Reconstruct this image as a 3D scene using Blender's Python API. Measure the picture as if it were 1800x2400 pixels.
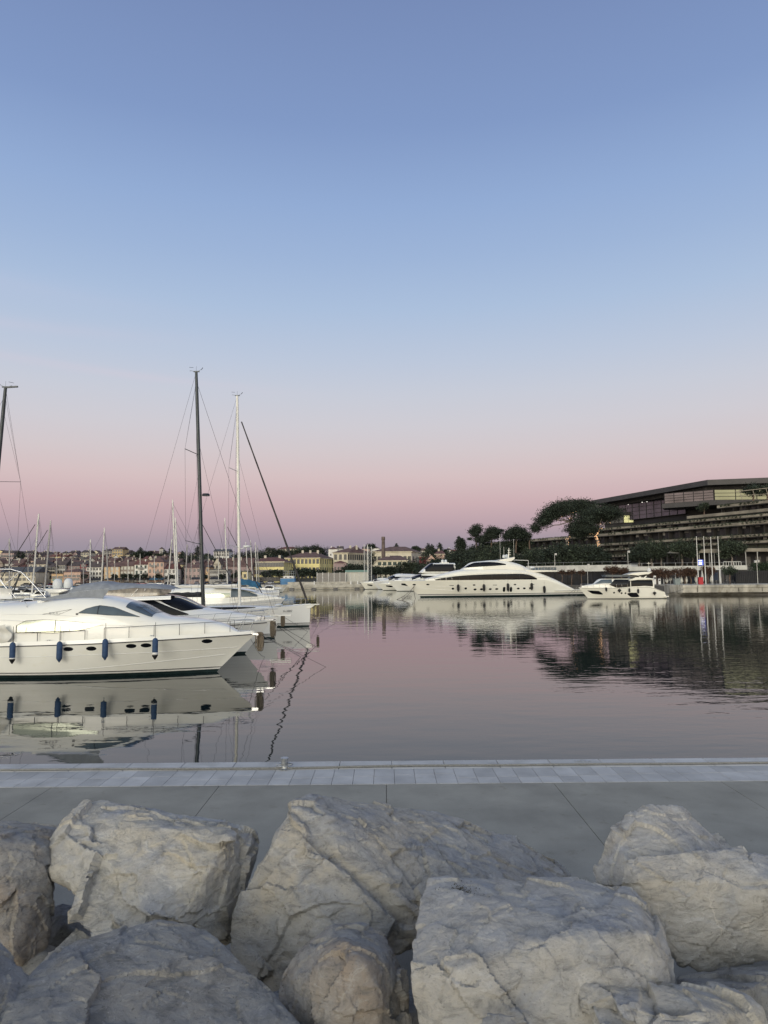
import bpy, bmesh, math, random
import numpy as np
from mathutils import Vector, Matrix, Euler, noise
from math import sin, cos, pi, radians as rad, atan2, sqrt

for o in list(bpy.data.objects):
    bpy.data.objects.remove(o)
S = bpy.context.scene
COL = S.collection
RNG = random.Random(7)

# ------------------------------------------------------------------ camera
FPX = 1664.0                     # focal length in pixels of the 1800 x 2400 photograph
CAMZ = 5.5                       # camera height above the water
PITCH = math.atan(150 / FPX)
ROLL = rad(-0.5)
cd = bpy.data.cameras.new('camera')
cam = bpy.data.objects.new('camera', cd)
COL.objects.link(cam)
CAM_R = Matrix.Rotation(pi / 2 + PITCH, 3, 'X') @ Matrix.Rotation(ROLL, 3, 'Z')
cam.rotation_euler = CAM_R.to_euler()
cam.location = (0, 0, CAMZ)
cd.sensor_fit = 'HORIZONTAL'
cd.sensor_width = 36
cd.lens = 36 * FPX / 1800
cd.clip_start = 0.1
cd.clip_end = 6000
S.camera = cam
S.render.resolution_x = 768
S.render.resolution_y = 1024

# ------------------------------------------------------------------ sky
w = bpy.data.worlds.new('World')
S.world = w
w.use_nodes = True
nt = w.node_tree
nt.nodes.clear()
N = nt.nodes.new
L = nt.links.new
out = N('ShaderNodeOutputWorld')
bg = N('ShaderNodeBackground')
tc = N('ShaderNodeTexCoord')
sep = N('ShaderNodeSeparateXYZ')
L(tc.outputs['Generated'], sep.inputs[0])
def wm(op, a, b=None, c=None, clamp=False):
    n = N('ShaderNodeMath')
    n.operation = op
    n.use_clamp = clamp
    for i, v in enumerate((a, b, c)):
        if v is None:
            continue
        if isinstance(v, (int, float)):
            n.inputs[i].default_value = v
        else:
            L(v, n.inputs[i])
    return n.outputs[0]
elev = wm('MULTIPLY', wm('ARCSINE', sep.outputs['Z']), 180 / pi)
def srgb(c):
    return tuple(((v / 255) / 12.92 if v <= 10 else (((v / 255) + .055) / 1.055) ** 2.4) for v in c)
def ramp(src, stops, lo, hi, enc=True, scale=1):
    f = wm('DIVIDE', wm('SUBTRACT', src, lo), hi - lo, clamp=True)
    r = N('ShaderNodeValToRGB')
    r.color_ramp.interpolation = 'B_SPLINE' if False else 'LINEAR'
    els = r.color_ramp.elements
    while len(els) < len(stops):
        els.new(0.5)
    for e, (p, c) in zip(els, stops):
        e.position = (p - lo) / (hi - lo)
        c = srgb(c) if enc else c
        e.color = (c[0] * scale, c[1] * scale, c[2] * scale, 1)
    L(f, r.inputs[0])
    return r.outputs[0]
# the sky opposite the sun: earth's shadow, the pink belt above it, then blue
SKY = [(-8, (74, 76, 86)), (0.0, (132, 134, 149)), (1.3, (143, 139, 153)), (2.75, (163, 150, 161)), (4.1, (187, 163, 171)), (5.8, (204, 176, 180)), (7.9, (213, 192, 193)),
       (9.9, (211, 200, 203)), (12, (207, 204, 211)), (14.4, (200, 204, 216)), (17, (189, 200, 219)), (21, (172, 192, 220)), (24.8, (158, 181, 216)), (28.4, (147, 172, 212)), (33.6, (130, 154, 198)), (41, (119, 140, 184)), (60, (106, 126, 168)), (90, (102, 120, 158))]
anti = ramp(elev, SKY, -8, 90)
# towards the sun, which is just under the horizon behind the camera
SUN_AZ = rad(180 + 17)
glow = ramp(elev, [(-8, (.10, .09, .08)), (0, (.95, .72, .45)), (4, (1.0, .82, .56)), (10, (.92, .84, .66)), (20, (.74, .74, .66)),
                   (38, (.50, .51, .48)), (90, (.14, .18, .26))], -8, 90, enc=False, scale=1)
gm = N('ShaderNodeVectorMath'); gm.operation = 'SCALE'
L(glow, gm.inputs[0]); gm.inputs['Scale'].default_value = 2.15
dot = N('ShaderNodeVectorMath'); dot.operation = 'DOT_PRODUCT'
L(tc.outputs['Generated'], dot.inputs[0])
dot.inputs[1].default_value = (sin(SUN_AZ), cos(SUN_AZ), 0)
mr = N('ShaderNodeMapRange'); mr.interpolation_type = 'SMOOTHSTEP'
L(dot.outputs['Value'], mr.inputs[0])
mr.inputs[1].default_value = -0.15; mr.inputs[2].default_value = 1.0
mx = N('ShaderNodeMix'); mx.data_type = 'RGBA'
L(mr.outputs[0], mx.inputs['Factor']); L(anti, mx.inputs['A']); L(gm.outputs[0], mx.inputs['B'])
# very faint high cirrus streaks low on the left
mp = N('ShaderNodeMapping'); mp.inputs['Scale'].default_value = (1.2, 1.2, 22); mp.inputs['Rotation'].default_value = (0, rad(-6), 0)
L(tc.outputs['Generated'], mp.inputs[0])
cn = N('ShaderNodeTexNoise'); cn.inputs['Scale'].default_value = 1.6; cn.inputs['Detail'].default_value = 5
L(mp.outputs[0], cn.inputs['Vector'])
def streak(x1, y1, x2, y2, wd, k):
    """thin cirrus line through two directions of the sky, broken up by noise"""
    P = []
    for x, y in ((x1, y1), (x2, y2)):
        r = (CAM_R @ Vector((x - 900, 1200 - y, -FPX))).normalized(); P.append((r.x, math.degrees(math.asin(r.z))))
    sl = (P[1][1] - P[0][1]) / (P[1][0] - P[0][0])
    d = wm('SUBTRACT', elev, wm('ADD', wm('MULTIPLY', wm('SUBTRACT', sep.outputs['X'], P[0][0]), sl), P[0][1]))
    d = wm('ADD', d, wm('MULTIPLY', wm('SUBTRACT', cn.outputs[0], .5), .5))
    g = wm('POWER', 2.718, wm('MULTIPLY', wm('MULTIPLY', d, d), -1 / (wd * wd)))
    fade = wm('MULTIPLY', wm('SUBTRACT', P[1][0] + .12, sep.outputs['X']), 4, clamp=True)
    return wm('MULTIPLY', wm('MULTIPLY', g, fade), wm('MULTIPLY', wm('ADD', cn.outputs[0], -.1), k))
st_f = wm('ADD', wm('ADD', streak(60, 843, 560, 908, .32, .5), streak(0, 756, 300, 785, .5, .3)), streak(0, 660, 260, 700, .9, .2), clamp=True)
cx = N('ShaderNodeMix'); cx.data_type = 'RGBA'
L(st_f, cx.inputs['Factor']); L(mx.outputs['Result'], cx.inputs['A']); cx.inputs['B'].default_value = (.72, .60, .68, 1)
L(cx.outputs['Result'], bg.inputs[0])
bg.inputs[1].default_value = 1.0
L(bg.outputs[0], out.inputs[0])

# ------------------------------------------------------------------ sun (afterglow, very soft)
sd = bpy.data.lights.new('sun', 'SUN')
sd.energy = 1.45
sd.angle = rad(32)
sd.color = (1, .93, .80)
sun = bpy.data.objects.new('sun', sd)
COL.objects.link(sun)
sv = Vector((sin(SUN_AZ) * cos(rad(8)), cos(SUN_AZ) * cos(rad(8)), sin(rad(8))))
sun.rotation_euler = sv.to_track_quat('Z', 'Y').to_euler()
sun.location = (0, -20, 30)

S.view_settings.view_transform = 'Standard'
S.view_settings.look = 'None'
S.view_settings.exposure = 0
S.view_settings.gamma = 1
S.cycles.max_bounces = 6
S.cycles.use_denoising = True

# ------------------------------------------------------------------ helpers
def ray(px, py):
    return CAM_R @ Vector((px - 900, 1200 - py, -FPX)) / FPX
def at(px, py, Y):
    r = ray(px, py)
    return Vector((0, 0, CAMZ)) + r * (Y / r.y)
def gz(px, py, z):
    r = ray(px, py)
    return Vector((0, 0, CAMZ)) + r * ((z - CAMZ) / r.z)
def px_x(px, Y, py=1350):
    return at(px, py, Y).x
def zat(px, py, Y):
    return at(px, py, Y).z

def mat(name, col, rough=.6, metal=0.0, var=.12, scale=3.0, bump=0.0, bscale=20.0, spec=.5, col2=None, island=0.0, coat=0.0, detail=5, stretch=None):
    m = bpy.data.materials.new(name)
    m.use_nodes = True
    t = m.node_tree
    b = t.nodes['Principled BSDF']
    b.inputs['Roughness'].default_value = rough
    b.inputs['Metallic'].default_value = metal
    b.inputs['Specular IOR Level'].default_value = spec
    b.inputs['Coat Weight'].default_value = coat
    b.inputs['Coat Roughness'].default_value = .08
    c = t.nodes.new('ShaderNodeTexCoord')
    src = c.outputs['Object']
    if stretch:
        mpp = t.nodes.new('ShaderNodeMapping'); mpp.inputs['Scale'].default_value = stretch
        t.links.new(src, mpp.inputs[0]); src = mpp.outputs[0]
    n = t.nodes.new('ShaderNodeTexNoise')
    n.inputs['Scale'].default_value = scale
    n.inputs['Detail'].default_value = detail
    t.links.new(src, n.inputs['Vector'])
    r = t.nodes.new('ShaderNodeValToRGB')
    r.color_ramp.elements[0].position = .32
    r.color_ramp.elements[1].position = .68
    c2 = col2 or tuple(min(1, v * (1 + var)) for v in col)
    c1 = col if col2 else tuple(v * (1 - var) for v in col)
    r.color_ramp.elements[0].color = (*c1, 1)
    r.color_ramp.elements[1].color = (*c2, 1)
    t.links.new(n.outputs[0], r.inputs[0])
    o = r.outputs[0]
    if island:
        g = t.nodes.new('ShaderNodeNewGeometry')
        h = t.nodes.new('ShaderNodeMapRange')
        t.links.new(g.outputs['Random Per Island'], h.inputs[0])
        h.inputs[3].default_value = 1 - island; h.inputs[4].default_value = 1 + island
        v = t.nodes.new('ShaderNodeVectorMath'); v.operation = 'SCALE'
        t.links.new(o, v.inputs[0]); t.links.new(h.outputs[0], v.inputs['Scale'])
        o = v.outputs[0]
    t.links.new(o, b.inputs['Base Color'])
    if bump:
        n2 = t.nodes.new('ShaderNodeTexNoise')
        n2.inputs['Scale'].default_value = bscale; n2.inputs['Detail'].default_value = 6
        t.links.new(src, n2.inputs['Vector'])
        bb = t.nodes.new('ShaderNodeBump'); bb.inputs['Strength'].default_value = 1; bb.inputs['Distance'].default_value = bump
        t.links.new(n2.outputs[0], bb.inputs['Height']); t.links.new(bb.outputs[0], b.inputs['Normal'])
    return m

def stain(m, scale, lo, hi, fac, col, st=(1, 1, 1), det=6):
    t = m.node_tree; b = t.nodes['Principled BSDF']; src = b.inputs['Base Color'].links[0].from_socket
    c = t.nodes.new('ShaderNodeTexCoord'); q = t.nodes.new('ShaderNodeMapping'); q.inputs['Scale'].default_value = st; q.inputs['Location'].default_value = (scale, 3, 1); t.links.new(c.outputs['Object'], q.inputs[0])
    n = t.nodes.new('ShaderNodeTexNoise'); n.inputs['Scale'].default_value = scale; n.inputs['Detail'].default_value = det; n.inputs['Roughness'].default_value = .65; t.links.new(q.outputs[0], n.inputs['Vector'])
    r = t.nodes.new('ShaderNodeMapRange'); t.links.new(n.outputs[0], r.inputs[0]); r.inputs[1].default_value = lo; r.inputs[2].default_value = hi; r.inputs[4].default_value = fac
    x = t.nodes.new('ShaderNodeMix'); x.data_type = 'RGBA'; x.blend_type = 'MULTIPLY'; t.links.new(r.outputs[0], x.inputs['Factor']); t.links.new(src, x.inputs['A']); x.inputs['B'].default_value = (*col, 1)
    t.links.new(x.outputs['Result'], b.inputs['Base Color'])

def emit(name, col, s):
    m = bpy.data.materials.new(name); m.use_nodes = True
    b = m.node_tree.nodes['Principled BSDF']
    b.inputs['Base Color'].default_value = (*col, 1)
    b.inputs['Emission Color'].default_value = (*col, 1)
    b.inputs['Emission Strength'].default_value = s
    return m

M = {}
M['gelcoat'] = mat('white gelcoat', (.78, .785, .74), .28, var=.03, scale=.5, coat=.5)
M['gelcoat_cool'] = mat('cool white gelcoat', (.74, .75, .74), .32, var=.03, scale=.5, coat=.4)
M['cream'] = mat('cream gelcoat', (.80, .79, .71), .3, var=.03, scale=.3, coat=.4)
M['deck'] = mat('deck white', (.66, .68, .69), .55, var=.05, scale=2)
M['boot'] = mat('dark antifouling', (.012, .026, .028), .45, var=.3, scale=2)
M['stripe'] = mat('dark stripe', (.03, .032, .04), .3, var=.1)
M['glass'] = mat('tinted boat glass', (.006, .007, .010), .04, var=.1, scale=.4, spec=.22)
M['glass_grey'] = mat('grey boat glass', (.085, .115, .14), .12, var=.3, scale=.7, spec=.5)
M['mirror_glass'] = mat('reflective coated glass', (.30, .32, .27), .12, metal=.85, var=.12, scale=.8)
M['steel'] = mat('stainless steel', (.55, .56, .57), .25, metal=1, var=.1)
M['dark_steel'] = mat('dark railing steel', (.10, .10, .11), .35, metal=.6, var=.1)
M['canvas'] = mat('grey boat canvas', (.22, .24, .27), .85, var=.14, scale=3, bump=.01, bscale=4)
M['canvas_tan'] = mat('clear vinyl with tan cushions', (.20, .17, .13), .25, var=.6, scale=2.4, coat=.5)
M['canvas_dark'] = mat('black canvas', (.018, .02, .025), .8, var=.2, scale=3)
M['canvas_blue'] = mat('blue tarpaulin', (.03, .12, .20), .7, var=.25, scale=1.2, bump=.02, bscale=3)
M['canvas_white'] = mat('pale awning fabric', (.60, .60, .56), .85, var=.1, scale=2)
M['fender_blue'] = mat('navy fender cover', (.022, .055, .13), .75, var=.25, scale=6, bump=.004, bscale=60)
M['fender_black'] = mat('black fender cover', (.012, .012, .014), .75, var=.2, scale=4)
M['rubber'] = mat('black rubber', (.01, .01, .012), .5, var=.2)
M['white_band'] = mat('white vinyl', (.7, .7, .68), .4, var=.05)
M['mast_dark'] = mat('anodised dark mast', (.030, .038, .045), .35, metal=.3, var=.2, scale=1.5)
M['mast_white'] = mat('white painted mast', (.66, .66, .62), .35, var=.08, scale=1)
M['mast_grey'] = mat('grey aluminium mast', (.42, .43, .43), .35, metal=.4, var=.1, scale=1)
M['wire'] = mat('rigging wire', (.10, .09, .10), .4, metal=.4, var=.1)
M['rope'] = mat('pale mooring rope', (.25, .25, .24), .9, var=.25, scale=30, bump=.004, bscale=120)
M['rope_old'] = mat('weathered brown rope', (.17, .14, .105), .95, var=.5, scale=26, bump=.01, bscale=90)
M['rope_dark'] = mat('wet dark rope', (.03, .028, .028), .7, var=.2)
M['radome'] = mat('white radome plastic', (.62, .65, .66), .4, var=.04)
M['lettering'] = mat('grey lettering', (.08, .085, .10), .5, var=.05)
M['galv'] = mat('galvanised steel', (.40, .41, .41), .38, metal=.8, var=.25, scale=14)
M['bark'] = mat('pine bark', (.12, .085, .065), .9, var=.4, scale=2, bump=.05, bscale=4)
M['bark_pale'] = mat('pale grey bark', (.20, .17, .15), .9, var=.3, scale=2)
M['leaf'] = mat('dark pine foliage', (.030, .040, .030), .8, var=.55, scale=.5, spec=.2, island=.6)
M['leaf_mid'] = mat('mid green foliage', (.038, .050, .034), .8, var=.5, scale=.5, spec=.2, island=.6)
M['leaf_red'] = mat('autumn brown foliage', (.075, .045, .032), .8, var=.5, scale=.8, spec=.2, island=.4)
M['leaf_hedge'] = mat('hedge foliage', (.030, .05, .028), .8, var=.4, scale=1.2, spec=.2, island=.6)

def shade(me, ang=None):
    me.polygons.foreach_set('use_smooth', [True] * len(me.polygons))
    if ang:
        try:
            me.set_sharp_from_angle(angle=rad(ang))
        except Exception:
            pass

class MB:
    def __init__(s):
        s.v = []; s.f = []; s.m = []
    def add(s, vs, fs, mi=0, X=None):
        b = len(s.v)
        s.v += [tuple(X @ Vector(p)) if X else tuple(p) for p in vs]
        s.f += [tuple(b + i for i in f) for f in fs]
        s.m += [mi] * len(fs)
        return s
    def box(s, x0, x1, y0, y1, z0, z1, mi=0, X=None):
        v = [(x, y, z) for x in (x0, x1) for y in (y0, y1) for z in (z0, z1)]
        return s.add(v, [(0, 1, 3, 2), (4, 6, 7, 5), (0, 4, 5, 1), (2, 3, 7, 6), (0, 2, 6, 4), (1, 5, 7, 3)], mi, X)
    def bar(s, p, q, wd, hd=None, up=(0, 0, 1), mi=0):
        p = Vector(p); q = Vector(q); d = (q - p).normalized()
        a = d.cross(Vector(up))
        if a.length < 1e-3: a = d.cross(Vector((1, 0, 0)))
        a.normalize(); b = a.cross(d); hd = hd or wd
        vs = [e + a * (i * wd / 2) + b * (j * hd / 2) for e in (p, q) for i in (-1, 1) for j in (-1, 1)]
        return s.add(vs, [(0, 1, 3, 2), (4, 6, 7, 5), (0, 4, 5, 1), (2, 3, 7, 6), (0, 2, 6, 4), (1, 5, 7, 3)], mi)
    def tube(s, pts, r, n=6, mi=0, cap=True, closed=False):
        pts = [Vector(p) for p in pts]
        k = len(pts)
        rs = r if isinstance(r, (list, tuple)) else [r] * k
        b = len(s.v)
        ref = None
        for i, p in enumerate(pts):
            if closed:
                d = pts[(i + 1) % k] - pts[i - 1]
            else:
                d = pts[min(i + 1, k - 1)] - pts[max(i - 1, 0)]
            d.normalize()
            if ref is None:
                ref = Vector((0, 0, 1)) if abs(d.z) < .9 else Vector((1, 0, 0))
            a = d.cross(ref)
            if a.length < 1e-4: a = d.cross(Vector((.3, 1, .2)))
            a.normalize(); c = a.cross(d).normalized()
            ref = -c if False else ref
            for j in range(n):
                t = 2 * pi * j / n
                s.v.append(tuple(p + (a * cos(t) + c * sin(t)) * rs[i]))
        m = k if closed else k - 1
        for i in range(m):
            i2 = (i + 1) % k
            for j in range(n):
                s.f.append((b + i * n + j, b + i * n + (j + 1) % n, b + i2 * n + (j + 1) % n, b + i2 * n + j)); s.m.append(mi)
        if cap and not closed:
            s.f.append(tuple(b + j for j in range(n))[::-1]); s.m.append(mi)
            s.f.append(tuple(b + (k - 1) * n + j for j in range(n))); s.m.append(mi)
        return s
    def lathe(s, prof, n=16, mi=0, X=None):
        b = len(s.v); k = len(prof)
        for r, z in prof:
            for j in range(n):
                p = Vector((max(r, 1e-4) * cos(2 * pi * j / n), max(r, 1e-4) * sin(2 * pi * j / n), z))
                s.v.append(tuple(X @ p) if X else tuple(p))
        for i in range(k - 1):
            for j in range(n):
                s.f.append((b + i * n + j, b + i * n + (j + 1) % n, b + (i + 1) * n + (j + 1) % n, b + (i + 1) * n + j)); s.m.append(mi)
        return s
    def prism(s, poly, vec, mi=0):
        n = len(poly); poly = [Vector(p) for p in poly]; vec = Vector(vec)
        vs = poly + [p + vec for p in poly]
        fs = [tuple(range(n))[::-1], tuple(range(n, 2 * n))] + [(i, (i + 1) % n, n + (i + 1) % n, n + i) for i in range(n)]
        return s.add(vs, fs, mi)
    def grid(s, fn, nu, nv, mi=0, closed=False):
        b = len(s.v)
        for i in range(nu + 1):
            for j in range(nv + 1):
                s.v.append(tuple(fn(i / nu, j / nv)))
        for i in range(nu):
            for j in range(nv):
                a = b + i * (nv + 1) + j
                s.f.append((a, a + 1, a + nv + 2, a + nv + 1)); s.m.append(mi)
        return s
    def build(s, name, m, parent=None, smooth=0, loc=None, rz=0, fix=False, bevel=0):
        me = bpy.data.meshes.new(name)
        v = s.v
        if loc is not None and parent is None:
            lo = Vector(loc); v = [tuple(Vector(p) - lo) for p in s.v]
        me.from_pydata(v, [], s.f)
        mats = m if isinstance(m, (list, tuple)) else [m]
        for x in mats:
            me.materials.append(M[x] if isinstance(x, str) else x)
        if len(mats) > 1:
            me.polygons.foreach_set('material_index', s.m)
        if fix:
            bm = bmesh.new(); bm.from_mesh(me)
            bmesh.ops.remove_doubles(bm, verts=bm.verts, dist=1e-4)
            bmesh.ops.recalc_face_normals(bm, faces=bm.faces)
            if bevel:
                bmesh.ops.bevel(bm, geom=[e for e in bm.edges if e.calc_face_angle(0) > .5], offset=bevel, segments=2, profile=.6, affect='EDGES', clamp_overlap=True)
            bm.to_mesh(me); bm.free()
        if smooth: shade(me, smooth)
        o = bpy.data.objects.new(name, me)
        COL.objects.link(o)
        if parent: o.parent = parent
        elif loc is not None: o.location = loc
        return o

def tag(o, label=None, cat=None, group=None, kind=None):
    if label: o['label'] = label
    if cat: o['category'] = cat
    if group: o['group'] = group
    if kind: o['kind'] = kind
    return o
def empty(name, loc=(0, 0, 0), rz=0, label=None, cat=None, group=None):
    o = bpy.data.objects.new(name, None)
    COL.objects.link(o)
    o.location = loc; o.rotation_euler = (0, 0, rz)
    o.empty_display_size = .2
    return tag(o, label, cat, group)
KIDS = {}
def copy_tree(o, parent=None, label=None, loc=None, rz=None, scale=None):
    c = o.copy(); COL.objects.link(c)
    if parent: c.parent = parent
    if label: c['label'] = label
    if loc is not None: c.location = loc
    if rz is not None: c.rotation_euler.z = rz
    if scale is not None: c.scale = (scale,) * 3 if isinstance(scale, (int, float)) else scale
    for ch in [x for x in ALLCH(o)]:
        copy_tree(ch, c)
    return c
def ALLCH(o):
    return [x for x in COL.objects if x.parent == o]
def cr(pts):
    """smooth interpolation through (x, y) points"""
    xs = [p[0] for p in pts]; ys = [p[1] for p in pts]; n = len(xs)
    sl = [(ys[i + 1] - ys[i]) / (xs[i + 1] - xs[i]) for i in range(n - 1)]
    m = [sl[0]] + [(0 if sl[i - 1] * sl[i] <= 0 else 2 * sl[i - 1] * sl[i] / (sl[i - 1] + sl[i])) for i in range(1, n - 1)] + [sl[-1]]
    def f(x):
        if x <= xs[0]: return ys[0]
        if x >= xs[-1]: return ys[-1]
        i = next(k for k in range(n - 1) if x <= xs[k + 1])
        h = xs[i + 1] - xs[i]; t = (x - xs[i]) / h
        return (2*t**3 - 3*t*t + 1) * ys[i] + (t**3 - 2*t*t + t) * h * m[i] + (-2*t**3 + 3*t*t) * ys[i+1] + (t**3 - t*t) * h * m[i+1]
    return f
def lin(pts):
    xs = [p[0] for p in pts]; ys = [p[1] for p in pts]
    return lambda x: float(np.interp(x, xs, ys))
def text_mesh(txt, size, name, m, parent, loc, rot, depth=.01):
    cu = bpy.data.curves.new(name, 'FONT'); cu.body = txt; cu.size = size; cu.extrude = depth; cu.align_x = 'CENTER'; cu.align_y = 'CENTER'
    t = bpy.data.objects.new('tmp', cu); COL.objects.link(t)
    me = bpy.data.meshes.new_from_object(t.evaluated_get(bpy.context.evaluated_depsgraph_get()))
    bpy.data.objects.remove(t)
    me.materials.clear(); me.materials.append(M[m])
    o = bpy.data.objects.new(name, me); COL.objects.link(o); o.parent = parent
    o.location = loc; o.rotation_euler = rot
    return o

# ================================================================== SETTING: water, quay, land
def water_mat():
    m = bpy.data.materials.new('harbour water'); m.use_nodes = True
    t = m.node_tree; b = t.nodes['Principled BSDF']
    b.inputs['Base Color'].default_value = (.006, .014, .016, 1)
    b.inputs['Roughness'].default_value = .015
    b.inputs['IOR'].default_value = 1.333
    c = t.nodes.new('ShaderNodeTexCoord')
    def nz(scale, st, rot=0, det=2, dist=0):
        mp = t.nodes.new('ShaderNodeMapping'); mp.inputs['Scale'].default_value = st; mp.inputs['Rotation'].default_value = (0, 0, rot)
        t.links.new(c.outputs['Object'], mp.inputs[0])
        n = t.nodes.new('ShaderNodeTexNoise'); n.inputs['Scale'].default_value = scale; n.inputs['Detail'].default_value = det
        n.inputs['Distortion'].default_value = dist
        t.links.new(mp.outputs[0], n.inputs['Vector']); return n.outputs[0]
    def mm(op, a, bb, clamp=False):
        n = t.nodes.new('ShaderNodeMath'); n.operation = op; n.use_clamp = clamp
        for i, v in enumerate((a, bb)):
            if isinstance(v, (int, float)): n.inputs[i].default_value = v
            else: t.links.new(v, n.inputs[i])
        return n.outputs[0]
    swell = nz(.55, (.45, 1, 1), .12, 1.5)
    rip = nz(1.9, (.5, 1, 1), -.1, 2)
    fine = nz(7, (.6, 1, 1), .2, 2)
    patch = nz(.028, (.6, 1.3, 1), .3, 2)
    sp = t.nodes.new('ShaderNodeSeparateXYZ'); t.links.new(c.outputs['Object'], sp.inputs[0])
    # the breeze ruffles the open water right of the boats
    ruff = mm('MULTIPLY', mm('DIVIDE', mm('ADD', sp.outputs['X'], 6), 30), 1, True)
    pr = t.nodes.new('ShaderNodeMapRange'); t.links.new(patch, pr.inputs[0]); pr.inputs[1].default_value = .35; pr.inputs[2].default_value = .65
    pr.inputs[3].default_value = .4; pr.inputs[4].default_value = 1.15
    amt = mm('MULTIPLY', pr.outputs[0], mm('ADD', mm('MULTIPLY', ruff, 1.3), .35))
    hgt = mm('ADD', mm('MULTIPLY', swell, .015), mm('MULTIPLY', mm('ADD', mm('MULTIPLY', rip, .0075), mm('MULTIPLY', fine, .0007)), amt))
    bp = t.nodes.new('ShaderNodeBump'); bp.inputs['Strength'].default_value = 1; bp.inputs['Distance'].default_value = 1
    t.links.new(hgt, bp.inputs['Height']); t.links.new(bp.outputs[0], b.inputs['Normal'])
    return m
M['water'] = water_mat()
QZ = 1.3                                     # quay top above the water
YE = gz(900, 1783, QZ).y                     # water edge of the quay
YR = gz(900, 1801, QZ).y                     # joint between kerb stones and slabs
YS = gz(900, 1837, QZ).y                     # joint between slabs and concrete
mb = MB(); mb.add([(-2500, YE - .3, 0), (2500, YE - .3, 0), (2500, 4000, 0), (-2500, 4000, 0)], [(0, 1, 2, 3)])
tag(mb.build('water', 'water'), kind='structure')

M['kerb'] = mat('pale limestone kerb', (.46, .46, .45), .75, var=.12, scale=1.3, bump=.004, bscale=30, island=.07)
M['slab'] = mat('pale limestone slabs', (.42, .42, .41), .75, var=.13, scale=1.6, bump=.004, bscale=34, island=.12)
M['concrete'] = mat('brushed promenade concrete', (.275, .266, .226), .85, var=.15, scale=.9, bump=.003, bscale=60, island=.03, detail=9)
M['joint'] = mat('dark joint', (.05, .05, .05), .9)
M['quaywall'] = mat('weathered quay wall', (.30, .29, .26), .85, var=.3, scale=1.2, bump=.02, bscale=6)
stain(M['concrete'], .45, .48, .66, .55, (.72, .73, .74)); stain(M['concrete'], 3.2, .60, .70, .5, (.70, .66, .60)); stain(M['concrete'], 45, .58, .70, .5, (.72, .72, .72), det=2)
stain(M['slab'], 2.2, .55, .68, .5, (.78, .76, .72)); stain(M['kerb'], 1.5, .52, .66, .6, (.74, .74, .72)); stain(M['slab'], 40, .60, .70, .5, (.8, .8, .8), det=2)
stain(M['gelcoat'], .9, .56, .72, .5, (.90, .88, .80), (1, 1, 2.5))
def paving(name, m, xs, y0, y1, z, bev=.006, gap=.008, split=None):
    mb = MB()
    for a, b_ in zip(xs[:-1], xs[1:]):
        ys = [y0, y1] if not split else [y0, y0 + (y1 - y0) * split(a), y1]
        for c, d in zip(ys[:-1], ys[1:]):
            g = gap / 2
            x0, x1, u0, u1 = a + g, b_ - g, c + g, d - g
            mb.add([(x0, u0, z - .12), (x1, u0, z - .12), (x1, u1, z - .12), (x0, u1, z - .12),
                    (x0, u0, z - bev), (x1, u0, z - bev), (x1, u1, z - bev), (x0, u1, z - bev),
                    (x0 + bev, u0 + bev, z), (x1 - bev, u0 + bev, z), (x1 - bev, u1 - bev, z), (x0 + bev, u1 - bev, z)],
                   [(8, 9, 10, 11)] + [(i, (i + 1) % 4, 4 + (i + 1) % 4, 4 + i) for i in range(4)] + [(4 + i, 4 + (i + 1) % 4, 8 + (i + 1) % 4, 8 + i) for i in range(4)])
    return tag(mb.build(name, m), kind='structure')
kx = [.13 + 1.18 * i + (RNG.random() - .5) * .06 for i in range(-40, 41)]
paving('quay_kerb', 'kerb', kx, YR, YE, QZ, .008, .014)
sx = [.17 + .43 * i for i in range(-100, 101)]
paving('pavement', 'slab', sx, YS, YR, QZ - .004, .004, .007, split=lambda a: .35 + .3 * ((int(a * 7.3) * 37) % 10) / 10)
cx_ = [3.39 * i for i in range(-14, 15)]
paving('promenade', 'concrete', cx_, YS - 14, YS, QZ - .008, .004, .010)
mb = MB(); mb.box(-60, 60, -30, YE + .0 - .02, -2, QZ - .11)
tag(mb.build('quay_wall', 'quaywall'), kind='structure')
mb = MB(); mb.box(-60, 60, -31, -5, QZ - .1, QZ + .02)
tag(mb.build('ground', 'concrete'), kind='structure')

# rope laid along the quay
mb = MB()
yr = lin([(-14, gz(-560, 1806, QZ).y), (gz(0, 1807, QZ).x, gz(0, 1807, QZ).y), (gz(300, 1805, QZ).x, gz(300, 1805, QZ).y), (gz(670, 1803, QZ).x, gz(670, 1803.5, QZ).y),
          (gz(860, 1798, QZ).x, gz(860, 1798.5, QZ).y), (gz(1300, 1794, QZ).x, gz(1300, 1794.5, QZ).y), (gz(1800, 1789, QZ).x, gz(1800, 1790.5, QZ).y), (14, gz(2400, 1784, QZ).y)])
xs = np.arange(-12, 12, .02)
ysm = np.convolve([yr(x) for x in xs], np.ones(60) / 60, 'same')
ysm = [yr(x) if i < 40 or i > len(xs) - 40 else ysm[i] for i, x in enumerate(xs)]
for k in range(3):
    mb.tube([(x, y + .013 * cos(x * 42 + k * 2.094) + .012 * sin(x * 1.7), QZ + .027 + .013 * sin(x * 42 + k * 2.094)) for x, y in zip(xs, ysm)], .0135, 6)
tag(mb.build('mooring_rope', 'rope', smooth=60), 'long twisted pale rope lying along the pale quay kerb beside the bollard', 'rope')

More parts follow.
